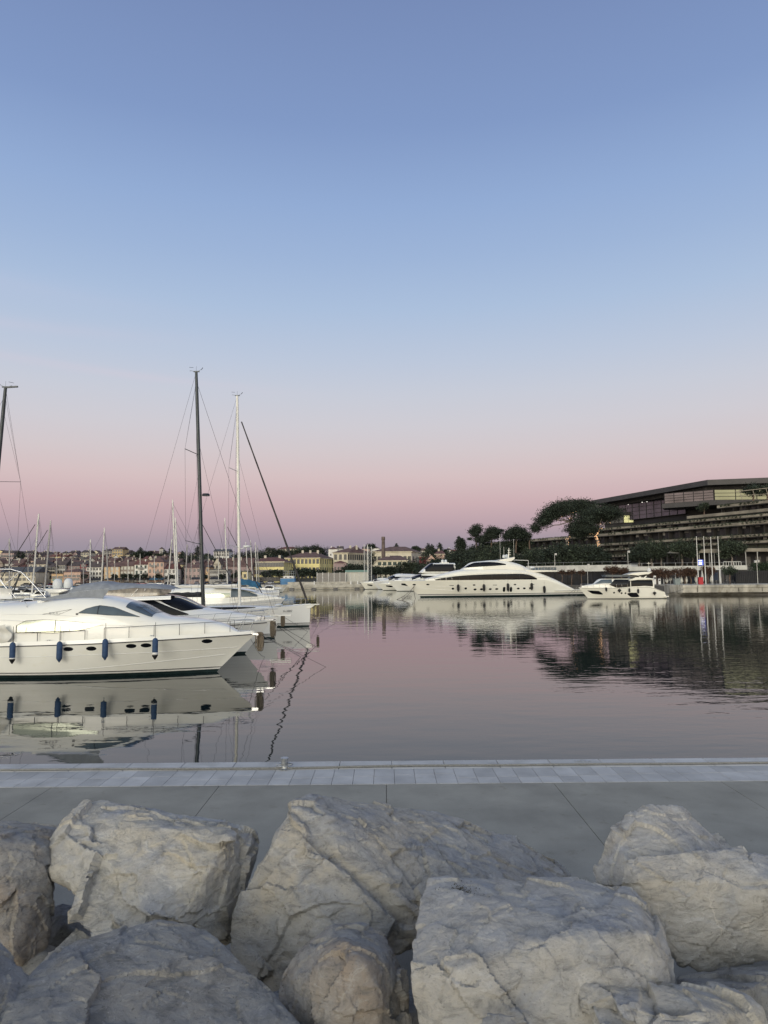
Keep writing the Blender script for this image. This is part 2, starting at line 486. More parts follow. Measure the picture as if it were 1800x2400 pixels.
# bollard with ring
bp_ = gz(667, 1802, QZ)
bol = empty('mooring_bollard', (bp_.x, bp_.y, QZ), 0, 'short galvanised mooring bollard with an oval ring on the quay kerb', 'bollard')
mb = MB(); mb.lathe([(0, 0), (.13, 0), (.13, .012), (.085, .018), (.075, .03), (.075, .10), (.078, .205), (.088, .215), (.088, .235), (.08, .242), (0, .242)], 28)
mb.build('post', 'galv', bol, 40)
mb = MB(); mb.tube([(.185 * cos(t), .13 * sin(t), .085 + .012 * cos(t)) for t in np.linspace(0, 2 * pi, 41)[:-1]], .011, 8, closed=True)
mb.tube([(-.18, 0, .085), (.18, 0, .095)], .011, 8)
mb.build('ring', 'galv', bol, 60)
# small steel cover let into the kerb
c0 = gz(1365, 1784.5, QZ)
mb = MB(); mb.box(-.17, .17, -.05, .05, 0, .012); mb.tube([(-.06, 0, .01), (-.05, 0, .035), (.05, 0, .035), (.06, 0, .01)], .006, 6)
o = mb.build('mooring_plate', 'galv', smooth=40); o.location = (c0.x, c0.y, QZ)
tag(o, 'flat steel mooring plate set in the kerb right of centre', 'mooring plate')

# ------------------------------------------------------------------ land behind the harbour
M['land'] = mat('harbour paving', (.11, .105, .10), .9, var=.2, scale=.3)
M['hill'] = mat('wooded hillside', (.028, .034, .025), .95, var=.5, scale=.06, col2=(.055, .05, .04))
M['farquay'] = mat('pale concrete quay', (.42, .40, .35), .85, var=.22, scale=.5, bump=.03, bscale=2)
M['stainquay'] = mat('stained stone quay', (.40, .38, .33), .85, var=.35, scale=.45, bump=.03, bscale=2, stretch=(1, 1, .35))
LZ = 2.3
stain(M['stainquay'], .9, .5, .65, .8, (.45, .42, .36), (1, 1, .5)); stain(M['farquay'], .5, .5, .65, .7, (.6, .56, .5))
coast = [(-700, 330), (px_x(560, 330), 330), (px_x(570, 318), 322), (px_x(880, 318), 322), (px_x(905, 300), 305), (px_x(1060, 250), 250), (px_x(1130, 222), 222),
         (px_x(1420, 205), 205), (px_x(1505, 192), 194), (px_x(1590, 180), 181), (px_x(1800, 178), 178), (260, 172), (700, 172)]
mb = MB(); mb.prism([(x, y, -1) for x, y in coast] + [(1500, 900, -1), (1500, 3500, -1), (-1500, 3500, -1), (-1500, 330, -1)], (0, 0, LZ + 1))
tag(mb.build('land', 'land'), kind='structure')
# hills: town hill and the wooded rise on the right
SKYL = lin([(-300, 1300), (0, 1296), (60, 1295), (120, 1297), (200, 1297), (300, 1296), (400, 1300), (500, 1301), (560, 1305), (620, 1298), (700, 1297), (780, 1299), (860, 1297),
            (950, 1298), (1050, 1298), (1120, 1300), (1200, 1305), (1400, 1325), (2400, 1330)])
def hillz(X, Y):
    px = 900 + X / max(Y, 1) * FPX
    top = max(3, zat(900, SKYL(px), 640) )
    t = min(1, max(0, (Y - 345) / 270)); t = t * t * (3 - 2 * t)
    return LZ - .3 + (top - LZ) * t + (noise.noise(Vector((X * .02, Y * .02, 0))) * 1.5 * t)
mb = MB(); nx, ny = 120, 40
mb.grid(lambda u, v: ((-900 + 2000 * u), 342 + 900 * v * v, hillz(-900 + 2000 * u, min(342 + 900 * v * v, 640))), nx, ny)
o = mb.build('hill', 'hill', smooth=60); tag(o, kind='structure')
for p in o.data.polygons: pass

# far pier: long low concrete quay with openings under its lip
pr_ = empty('concrete_pier', (0, 305, 0), 0, 'long low concrete pier with square dark openings across the far side of the harbour', 'pier')
xa, xb = px_x(578, 305), px_x(852, 305)
mb = MB(); mb.box(xa, xb, 0, 12, .75, 2.15); mb.box(xa, xb, .5, 12, -1, .75); mb.build('deck', 'farquay', pr_, fix=True, bevel=.06)
mb = MB(); mb.box(px_x(672, 305), px_x(842, 305), 3, 4.2, 2.15, 3.25); mb.build('parapet', 'farquay', pr_)
for q in (630, 683, 735, 786, 836):
    a = px_x(q - 5, 305); mb = MB(); mb.box(a, a + 1.9, -.05, .4, -.3, .74); mb.build('opening', 'stripe', pr_)
mb = MB(); mb.box(xa, xb, .35, .495, -.5, .1); mb.build('weed_line', 'boot', pr_)
for i, q in enumerate((736, 822, 838, 858)):
    X = px_x(q, 305); b_ = empty('mooring_post', (X, 306.2, 2.15), 0, ['white mooring post standing alone mid way along the far pier', 'white mooring post left of the end of the far pier', 'second white mooring post from the end of the far pier', 'white mooring post by the lattice mast'][i], 'mooring post', 'white posts on the far pier')
    mb = MB(); mb.lathe([(0, 0), (.28, 0), (.24, .1), (.22, 1.15), (.3, 1.2), (.3, 1.32), (0, 1.4)], 12); mb.build('post', 'white_band', b_, 40)

# ================================================================== BOATS
class Hull:
    """x forward from stern 0 to bow tip L, z up from the waterline"""
    def __init__(s, L_, B, sheer, rake, draft=.7, full=.5, tr=.85, stem=1.0, wl=.88, fullw=.28, ex=2.1, exw=1.7, deadw=.8, stern_rake=0):
        s.L = L_; s.B = B; s.sheer = sheer; s.rake = rake; s.draft = draft; s.full = full; s.tr = tr; s.stem = stem
        s.wl = wl; s.fullw = fullw; s.ex = ex; s.exw = exw; s.dw = deadw; s.sr = stern_rake
    def half(s, t, v):
        a = max(0, (t - s.full) / (1 - s.full)); hd = s.B / 2 * (s.tr + (1 - s.tr) * min(1, t / s.full)) * (1 - a ** s.ex)
        a = max(0, (t - s.fullw) / (1 - s.fullw)); hw = s.B / 2 * s.wl * (s.tr + (1 - s.tr) * min(1, t / s.full)) * (1 - a ** s.exw)
        v = max(0, min(1, v))
        return max(.025, hw + (hd - hw) * v ** s.dw)
    def pt(s, t, z, side=1, off=0):
        # z absolute; sheer evaluated at parameter t
        zs = s.sheer(t * s.L); v = z / zs
        xe = s.L - s.rake * (1 - max(0, min(1, v))) ** s.stem + (0 if z >= 0 else z * .8)
        xs = -s.sr * (1 - max(0, min(1, v)))
        y = s.half(t, v)
        if z < 0: y *= max(.2, 1 + z / s.draft * .55)
        return Vector((xs + t * (xe - xs), side * (y + off), z))
    def at_x(s, x, z, side=1, off=0.0):
        lo, hi = 0, 1
        for _ in range(22):
            m = (lo + hi) / 2
            if s.pt(m, z).x < x: lo = m
            else: hi = m
        return s.pt(lo, z, side, off)
    def build(s, name, parent, mats, bands, ns=44, nv=9, recess=None):
        """bands: [(z, material index above this z)...] ascending, starting under water"""
        zl = [(-s.draft, bands[0][1])] + [(z, m) for z, m in bands[1:]]
        mb = MB(); ts = [(i / ns) ** .92 for i in range(ns + 1)]
        rows = []
        for t in ts:
            r = []
            zs = s.sheer(t * s.L)
            last = zl[-1][0]
            zz = [z for z, _ in zl[:-1]] + [last + (zs - last) * k / nv for k in range(nv + 1)]
            rows.append(zz)
        mi = [m for _, m in zl[:-1]] + [zl[-1][1]] * nv
        K = len(rows[0])
        for side in (1, -1):
            b = len(mb.v)
            for t, zz in zip(ts, rows):
                for z in zz: mb.v.append(tuple(s.pt(t, z, side)))
            for i in range(ns):
                for j in range(K - 1):
                    a = b + i * K + j
                    q = (a, a + 1, a + K + 1, a + K)
                    mb.f.append(q if side < 0 else q[::-1]); mb.m.append(mi[j])
        n1 = (ns + 1) * K
        for j in range(K - 1):                      # transom and stem
            mb.f.append((j, j + 1, n1 + j + 1, n1 + j)); mb.m.append(mi[j])
            e = ns * K
            mb.f.append((e + j, n1 + e + j, n1 + e + j + 1, e + j + 1)); mb.m.append(mi[j])
        return mb.build(name, mats, parent, 50)
    def deck(s, name, parent, m, drop=.02, crown=.08, ns=30):
        mb = MB()
        def f(u, v):
            t = u ** .95; z = s.sheer(t * s.L) - drop
            p = s.pt(t, z); k = 2 * v - 1
            return (p.x, p.y * k * .995, z + crown * (1 - k * k))
        mb.grid(f, ns, 6)
        return mb.build(name, m, parent, 50)
    def line(s, name, parent, m, z0, z1, t0, t1, side, off=.012, ns=30, zabs=False, r=.02):
        """moulding / rubbing strake along the hull between two heights"""
        mb = MB(); pts = []
        for i in range(ns + 1):
            t = t0 + (t1 - t0) * i / ns
            z = z0 + (z1 - z0) * i / ns
            if not zabs: z = s.sheer(t * s.L) + z
            pts.append(s.pt(t, z, side, off))
        mb.tube(pts, r, 5)
        return mb.build(name, m, parent, 50)
    def window(s, name, parent, m, poly, side, off=.012, nx=10):
        """polygon given as (x, ztop, zbottom) rows, laid on the hull side"""
        mb = MB()
        xs = [p[0] for p in poly]; f1 = lin([(p[0], p[1]) for p in poly]); f0 = lin([(p[0], p[2]) for p in poly])
        rows = []
        for i in range(nx + 1):
            x = xs[0] + (xs[-1] - xs[0]) * i / nx
            rows.append((s.at_x(x, f0(x), side, off), s.at_x(x, f1(x), side, off), s.at_x(x, f1(x), side, -.05), s.at_x(x, f0(x), side, -.05)))
        b = len(mb.v)
        for r in rows: mb.v += [tuple(p) for p in r]
        for i in range(nx):
            for j in range(4):
                a = b + i * 4 + j; c = b + i * 4 + (j + 1) % 4
                q = (a, c, c + 4, a + 4); mb.f.append(q if side < 0 else q[::-1]); mb.m.append(0)
        mb.f.append((b, b + 1, b + 2, b + 3)); mb.m.append(0); e = b + nx * 4; mb.f.append((e, e + 1, e + 2, e + 3)); mb.m.append(0)
        return mb.build(name, m, parent)
    def port(s, name, parent, m, x, z, w_, h_, side, n=16, off=.012):
        mb = MB(); c = s.at_x(x, z, side, off)
        ring = [s.at_x(x + w_ / 2 * cos(2 * pi * i / n), z + h_ / 2 * sin(2 * pi * i / n), side, off) for i in range(n)]
        inn = [s.at_x(x + w_ / 2 * cos(2 * pi * i / n), z + h_ / 2 * sin(2 * pi * i / n), side, -.05) for i in range(n)]
        mb.add([c] + ring + inn, [(0, 1 + i, 1 + (i + 1) % n) for i in range(n)] + [(1 + i, 1 + n + i, 1 + n + (i + 1) % n, 1 + (i + 1) % n) for i in range(n)])
        return mb.build(name, m, parent)

class House:
    """superstructure with superellipse sections: base z0(x), top z1(x), half width w(x)"""
    def __init__(s, x0, x1, z0, z1, w_, n=3.2):
        s.x0, s.x1, s.z0, s.z1, s.w, s.n = x0, x1, z0, z1, w_, n
    def pt(s, x, th, off=0):
        c, sn = cos(th), sin(th); p = 2 / s.n
        y = s.w(x) * (abs(c) ** p) * (1 if c > 0 else -1)
        z = s.z0(x) + max(.01, s.z1(x) - s.z0(x)) * abs(sn) ** p
        if off:
            ny = (abs(c) ** (2 - p)) / max(.05, s.w(x)) * (1 if c > 0 else -1); nz_ = abs(sn) ** (2 - p) / max(.05, s.z1(x) - s.z0(x))
            l = sqrt(ny * ny + nz_ * nz_) or 1
            y += off * ny / l; z += off * nz_ / l
            x += off * .4
        return Vector((x, y, z))
    def th(s, x, z):
        r = (z - s.z0(x)) / max(.01, s.z1(x) - s.z0(x)); r = max(0, min(1, r))
        return math.asin(r ** (s.n / 2))
    def build(s, name, parent, m, nx=40, nt=22):
        mb = MB()
        mb.grid(lambda u, v: s.pt(s.x0 + (s.x1 - s.x0) * u, pi * v), nx, nt)
        b = len(mb.v)
        for k, x in enumerate((s.x0, s.x1)):
            base = k * nx * (nt + 1)
            mb.f.append(tuple(base + j for j in range(nt + 1))); mb.m.append(0)
        return mb.build(name, m, parent, 42, fix=True)
    def patch(s, name, parent, m, x0, x1, zlo, zhi, side, off=.02, nx=18, nt=6, top=False):
        """panel on one side between heights zlo(x), zhi(x); top=True runs it over the centreline"""
        mb = MB()
        def f(u, v):
            x = x0 + (x1 - x0) * u
            a = s.th(x, zlo(x)); b = pi / 2 if zhi is None else s.th(x, zhi(x))
            if top: b = pi - a
            t = a + (b - a) * v
            if side < 0: t = pi - t
            return s.pt(x, t, off)
        mb.grid(f, nx, nt * (3 if top else 1))
        o = mb.build(name, m, parent, 60)
        return o

def rail(parent, pts_fn, x0, x1, n, h, m='steel', r=.014, mid=True, name='guard_rail', lean=0.0):
    """deck rail: pts_fn(x) gives foot; posts are in the same welded rail"""
    mb = MB(); K = n * 3
    tops = [pts_fn(x0 + (x1 - x0) * i / K) + Vector((lean, 0, h)) for i in range(K + 1)]
    mb.tube(tops, r, 6)
    if mid: mb.tube([p - Vector((lean * .5, 0, h * .48)) for p in tops], r * .6, 5)
    for i in range(n + 1):
        p = pts_fn(x0 + (x1 - x0) * i / n)
        mb.tube([p, p + Vector((lean, 0, h))], r * .95, 6)
    return mb.build(name, m, parent, 50)

def fender(wpos, length, rad_, m, label, group, rope=.6, tip=None, cap=None, flat=False):
    """hanging fender, world position of its top; the line runs up to the rail"""
    e = empty('fender', (wpos.x, wpos.y, wpos.z - length), 0, label, 'fender', group)
    R = rad_; Ln = length
    prof = [(0, 0), (R * .15, .02), (R * .95, R * 1.3), (R, R * 1.7), (R, Ln - R * 1.2), (R * .85, Ln - R * .5), (R * .45, Ln - R * .12), (.03, Ln), (.0, Ln + .01)]
    mb = MB(); mb.lathe(prof, 16); mb.build('cover', m, e, 50)
    if cap:
        mb = MB(); mb.lathe([(R * 1.0, R * 1.75), (R * 1.03, R * 1.78), (R * 1.03, R * 1.75 + cap), (R, R * 1.78 + cap)], 16); mb.build('band', 'white_band', e, 50)
    if tip:
        mb = MB(); mb.lathe([(0, -.012), (R * .2, .012), (R * .97, R * 1.25), (R * 1.01, R * 1.72), (R * .9, R * 1.74)], 16); mb.build('tip', tip, e, 50)
    mb = MB(); mb.tube([(0, 0, Ln - .01), (0, .01, Ln + rope)], .014, 5); mb.build('line', 'rope_dark', e)
    return e
def rope_coil(p, length, wd, label, seed=0, m='rope_old'):
    """bundle of hanging loops of old rope"""
    r = random.Random(seed); mb = MB()
    for k in range(18):
        a = wd / 2 * r.uniform(.12, 1.0); l = length * r.uniform(.84, 1.0); oy = r.uniform(-.12, .12); ox = r.uniform(-.04, .04)
        pts = []
        for i in range(34):
            t = 2 * pi * i / 34
            sx_ = cos(t); sz_ = sin(t)
            pts.append((ox + a * (abs(sx_) ** .45) * (1 if sx_ > 0 else -1) * (1 + .06 * sin(5 * t + k)), oy + .02 * sin(3 * t + k), -l / 2 + l / 2 * (abs(sz_) ** .7) * (1 if sz_ > 0 else -1)))
        mb.tube(pts, .022, 5, closed=True)
    mb.tube([(-wd * .5, 0, -.1), (0, -.12, -.08), (wd * .5, 0, -.1), (0, .12, -.12)], .022, 5, closed=True)
    o = mb.build('rope_coil', m, smooth=60); o.location = p
    return tag(o, label, 'rope coil')

# ------------------------------------------------------------------ 1: the near flybridge yacht (bow to the right)
def near_yacht():
    Yc = 42.3; Lh = 18.0; bx = at(600, 1478, Yc).x
    e = empty('motor_yacht', (bx - Lh, Yc, 0), 0, 'large cream white flybridge yacht in the left foreground with blue fenders along its side', 'yacht')
    sheer = cr([(0, 1.70), (4, 1.76), (9, 1.88), (14, 2.05), (18, 2.16)])
    h = Hull(Lh, 5.0, sheer, 2.3, full=.45, tr=.86, stem=.95, fullw=.30, ex=2.2, exw=1.9, wl=.86)
    h.build('hull', e, ['boot', 'white_band', 'stripe', 'gelcoat'], [(-.7, 0), (.17, 1), (.26, 2), (.31, 3)], ns=60)
    h.deck('deck', e, 'deck')
    h.line('rubbing_strake', e, 'stripe', 0, 0, 0, .995, -1, .01, 60, r=.028)
    h.line('knuckle', e, 'gelcoat_cool', 1.08, 1.42, 0, .985, -1, .004, 50, True, r=.016)
    h.line('spray_rail', e, 'gelcoat_cool', .36, 1.02, .45, .97, -1, .004, 40, True, r=.018)
    # raised toe rail following the sheer
    mb = MB()
    for side in (-1, 1):
        mb.grid(lambda u, v: (lambda p: (p.x, p.y - side * .05 * v, p.z))(h.pt(u * .995, sheer(u * Lh) + .0, side) + Vector((0, 0, .26 * v * (1 - .25 * u)))), 50, 3)
        mb.grid(lambda u, v: (lambda p: (p.x, p.y - side * (.05 + .16 * v), p.z + .26 * (1 - .25 * u) - .02 * v))(h.pt(u * .995, sheer(u * Lh), side)), 50, 2)
    mb.build('toe_rail', 'gelcoat', e, 50)
    X = lambda px: 4.10 + .02392 * px - .12
    Z = lambda py, Y=40.4: zat(250, py, Y)
    # main deckhouse
    top = cr([(-1, 3.95), (2.75, 4.12), (5, 4.22), (6.56, 4.42), (8.27, 4.53), (9.2, 4.49), (10.3, 4.28), (11.3, 3.98), (12.3, 3.47), (12.9, 3.28), (13.8, 3.2), (15.3, 3.0), (16.5, 2.64), (16.95, 2.35), (17.3, 2.18)])
    base = lambda x: sheer(x) + .06
    wd = lambda x: max(.12, min(2.28, h.half(min(.999, x / Lh), .98) - .28) if x < 17.2 else .15)
    d = House(-.2, 17.2, base, top, wd, 3.4)
    d.build('superstructure', e, 'gelcoat', 70, 30)
    d.patch('side_window', e, 'mirror_glass', X(38.6), X(241), lin([(X(38.6), 2.52), (X(130), 2.48), (X(190), 2.62), (X(241), 2.92)]), cr([(X(38.6), 2.90), (X(60), 3.16), (X(100), 3.21), (X(135), 3.18), (X(190), 3.07), (X(241), 2.93)]), -1, .015, 30, 4)
    mb = MB()
    for q in (38.6, 131):
        x = X(q) + .02
        mb.tube([d.pt(x, pi - d.th(x, z), .03) for z in (2.50, 2.84, (2.90 if q < 50 else 3.18))], .018, 5)
    fr = [(X(38.6), 2.52), (X(130), 2.48), (X(190), 2.62), (X(241), 2.92), (X(190), 3.07), (X(135), 3.18), (X(100), 3.21), (X(60), 3.16), (X(38.6), 2.90)]
    mb.tube([d.pt(x, pi - d.th(x, z), .02) for x, z in fr], .014, 5, closed=True)
    mb.build('window_frame', 'stripe', e, 50)
    w1 = d.patch('saloon_window', e, 'glass_grey', X(184), X(323), lin([(X(184), 3.58), (X(323), 3.31)]), cr([(X(184), 3.60), (X(200), 3.80), (X(230), 3.97), (X(262), 3.86), (X(300), 3.52), (X(323), 3.32)]), -1, .016, 26, 4)
    mb = MB(); fr = [(X(184), 3.58), (X(253), 3.44), (X(323), 3.31), (X(300), 3.52), (X(262), 3.86), (X(230), 3.97), (X(200), 3.80)]
    mb.tube([d.pt(x, pi - d.th(x, z), .02) for x, z in fr], .014, 5, closed=True)
    x = X(228); mb.tube([d.pt(x, pi - d.th(x, z), .03) for z in (3.50, 3.74, 3.96)], .02, 5)
    mb.build('window_frame', 'stripe', e, 50)
    # windscreen wrapping over the front
    mb = MB()
    lo = lin([(10.8, 3.87), (12.1, 3.33), (12.35, 3.26)])
    def ws(u, v):
        x = 10.85 + 1.45 * u
        a = d.th(x, lo(x)); t = a + (pi - 2 * a) * v
        return d.pt(x, t, .02)
    mb.grid(ws, 20, 24); mb.build('windscreen', 'glass_grey', e, 60)
    mb = MB()
    for k in (0, 1):
        b0 = d.pt(12.25, pi - 1.0 - .35 * k, .05); b1 = d.pt(11.5, pi - 1.15 - .3 * k, .06)
        mb.tube([b0, b1], .014, 5); mb.tube([b1 + Vector((-.15, -.12, .02)), b1 + Vector((.2, .2, -.03))], .012, 5)
    mb.build('wiper', 'rubber', e, 50)
    # mouldings in the side
    mb = MB()
    mb.tube([d.pt(X(q), pi - d.th(X(q), z), .0) for q, z in ((-120, 3.25), (0, 3.22), (70, 3.14), (150, 2.98), (230, 2.9), (300, 2.86), (380, 2.8))], .022, 6)
    mb.tube([d.pt(X(q), pi - d.th(X(q), z), .0) for q, z in ((0, 3.52), (60, 3.52), (110, 3.50), (170, 3.42), (240, 3.22), (325, 3.08), (370, 3.02))], .016, 6)
    mb.build('moulding', 'gelcoat_cool', e, 50)
    mb = MB(); tri = [(X(98), 3.52), (X(166), 3.78), (X(136), 3.48)]
    mb.tube([d.pt(x, pi - d.th(x, z), .008) for x, z in tri], .009, 5, closed=True); mb.build('vent_panel', 'stripe', e)
    x = X(128); p = d.pt(x, pi - d.th(x, 3.57), .012)
    text_mesh('A I C O N', .16, 'lettering', 'lettering', e, p, (rad(66), 0, 0), .003)
    x = X(181); p = d.pt(x, pi - d.th(x, 3.52), .01); mb = MB(); mb.box(p.x - .06, p.x + .06, p.y - .02, p.y + .03, p.z - .05, p.z + .05); mb.build('side_light', 'stripe', e)
    # portholes
    for q, yy in ((161, 1521), (214, 1520), (304, 1515), (337, 1514), (480, 1505)):
        z = zat(q, yy, 39.9 if q < 400 else 40.6); x = at(q, yy, 39.9 if q < 400 else 40.7).x - (bx - Lh)
        f_ = h.port('porthole', e, 'steel', x, z, .56, .25, -1, 20, .010)
        h.port('pane', f_, 'glass', x, z, .50, .20, -1, 20, .020)
    # deck rails
    rail(e, lambda x: h.pt(x / Lh, sheer(x), -1, -.10) + Vector((0, 0, .22)), X(263) - .3, 16.6, 5, .62, 'dark_steel', .017, False)
    rail(e, lambda x: h.pt(x / Lh, sheer(x), 1, -.10) + Vector((0, 0, .22)), X(263), 16.6, 5, .62, 'dark_steel', .017, False)
    rail(e, lambda x: h.pt(x / Lh, sheer(x), -1, -.14) + Vector((0, 0, .24)), X(38), X(206), 3, .50, 'dark_steel', .020, False, 'hand_rail')
    mb = MB(); y0 = h.half(.93, 1) - .1
    for side in (-1, 1):
        mb.tube([(16.6, side * (h.half(16.6 / Lh, 1) - .1), sheer(16.6) + .84), (17.4, side * .45, sheer(17.4) + .86), (17.9, side * .12, sheer(17.9) + .82)], .02, 6)
        for q in (17.0, 17.6):
            p = Vector((q, side * max(.1, h.half(q / Lh, 1) - .12), sheer(q) + .2)); mb.tube([p, p + Vector((.28, 0, .6))], .018, 6)
    mb.build('bow_rail', 'steel', e, 50)
    mb = MB(); mb.box(17.2, 18.15, -.13, .13, 2.12, 2.22); mb.tube([(18.1, -.14, 2.15), (18.1, .14, 2.15)], .07, 10)
    mb.build('anchor_roller', 'steel', e, 40)
    for q in (X(121), X(357)):
        p = h.pt(q / Lh, sheer(q), -1, -.12) + Vector((0, 0, .24)); mb = MB(); mb.tube([p + Vector((-.13, 0, .05)), p + Vector((-.05, 0, .05)), p + Vector((.05, 0, .05)), p + Vector((.13, 0, .05))], .014, 6)
        mb.tube([p + Vector((-.05, 0, 0)), p + Vector((-.05, 0, .05))], .014, 6); mb.tube([p + Vector((.05, 0, 0)), p + Vector((.05, 0, .05))], .014, 6); mb.build('cleat', 'steel', e, 50)
    # covered tender/tarp at the left, flybridge box, davit
    mb = MB()
    mb.grid(lambda u, v: (X(-60) + (X(27 + 8 * sin(v * 5)) - X(-60)) * u, -2.32 - .12 * sin(v * 9 + u * 7) * .4, 2.0 + .95 * v + .05 * sin(u * 14)), 16, 10)
    mb.build('side_cover', 'canvas_white', e, 60)
    mb = MB(); mb.box(X(71), X(110), -1.3, -.5, 3.6, 4.24); mb.box(X(70.5), X(110.5), -1.33, -.47, 4.24, 4.28); mb.build('locker', 'gelcoat_cool', e, fix=True, bevel=.03)
    mb = MB(); mb.tube([(X(-20), -1.6, 4.25), (X(40), -1.6, 4.35), (X(52), -1.6, 4.1), (X(54), -1.6, 3.7)], .025, 6); mb.tube([(X(10), -1.3, 3.75), (X(70), -1.4, 4.05)], .02, 6); mb.build('hand_rail', 'steel', e, 50)
    # flybridge wind deflector, grey canvas with clear panel
    mb = MB()
    def wd_(u, v):
        q = 112 + 138 * u
        x = 3.25 + .0247 * q + .35 * v * u; z0 = top(x) - .12; zt_ = cr([(112, 4.36), (150, 4.58), (183, 4.74), (250, 4.92)])(q)
        return (x, -1.55 + .25 * u + .10 * v, z0 + max(.02, zt_ - z0) * v)
    mb.grid(wd_, 24, 5); mb.build('wind_deflector', 'canvas', e, 50)
    mb = MB(); mb.tube([wd_(i / 24, 1.02) for i in range(25)], .02, 6); mb.build('deflector_frame', 'steel', e, 50)
    return e, h, sheer
yA, hA, sA = near_yacht()
FB = 'navy fenders hanging along the near yacht'
for q, top_, bot, cap, tip, lab in ((30, 1505, 1556, .06, 'rubber', 'navy fender nearest the left edge of the photo, on the near yacht'),
                             (140, 1503, 1553, None, None, 'navy fender without a white band, hanging just left of the first oval porthole'),
                             (247, 1497, 1548, None, None, 'navy fender without a white band, hanging right of the second oval porthole'),
                             (364, 1495, 1546, .12, 'rubber', 'navy fender with a broad white band above its black tip, nearest the bow')):
    Y = 39.55; p = at(q, top_, Y); b = at(q, bot, Y)
    fender(p, p.z - b.z, .155, 'fender_blue', lab, FB, rope=.85, tip=tip, cap=cap)
for q, t_, b_, Y, wd, lab in ((609, 1482, 1526, 42.3, .48, 'brown rope coil hanging under the bow tip of the near yacht'),
                          (640, 1452, 1495, 52.0, .40, 'brown rope coil hanging below the bow of the dark windowed yacht'),
                          (663, 1441, 1469, 65.0, .34, 'brown rope coil hanging from the bow roller of the dark masted sailing yacht'),
                          (745, 1419, 1445, 80.0, .30, 'brown rope coil hanging from the bowsprit of the white masted sailing yacht')):
    p = at(q, t_, Y); b = at(q, b_, Y); rope_coil(p, p.z - b.z, wd, lab, int(q))

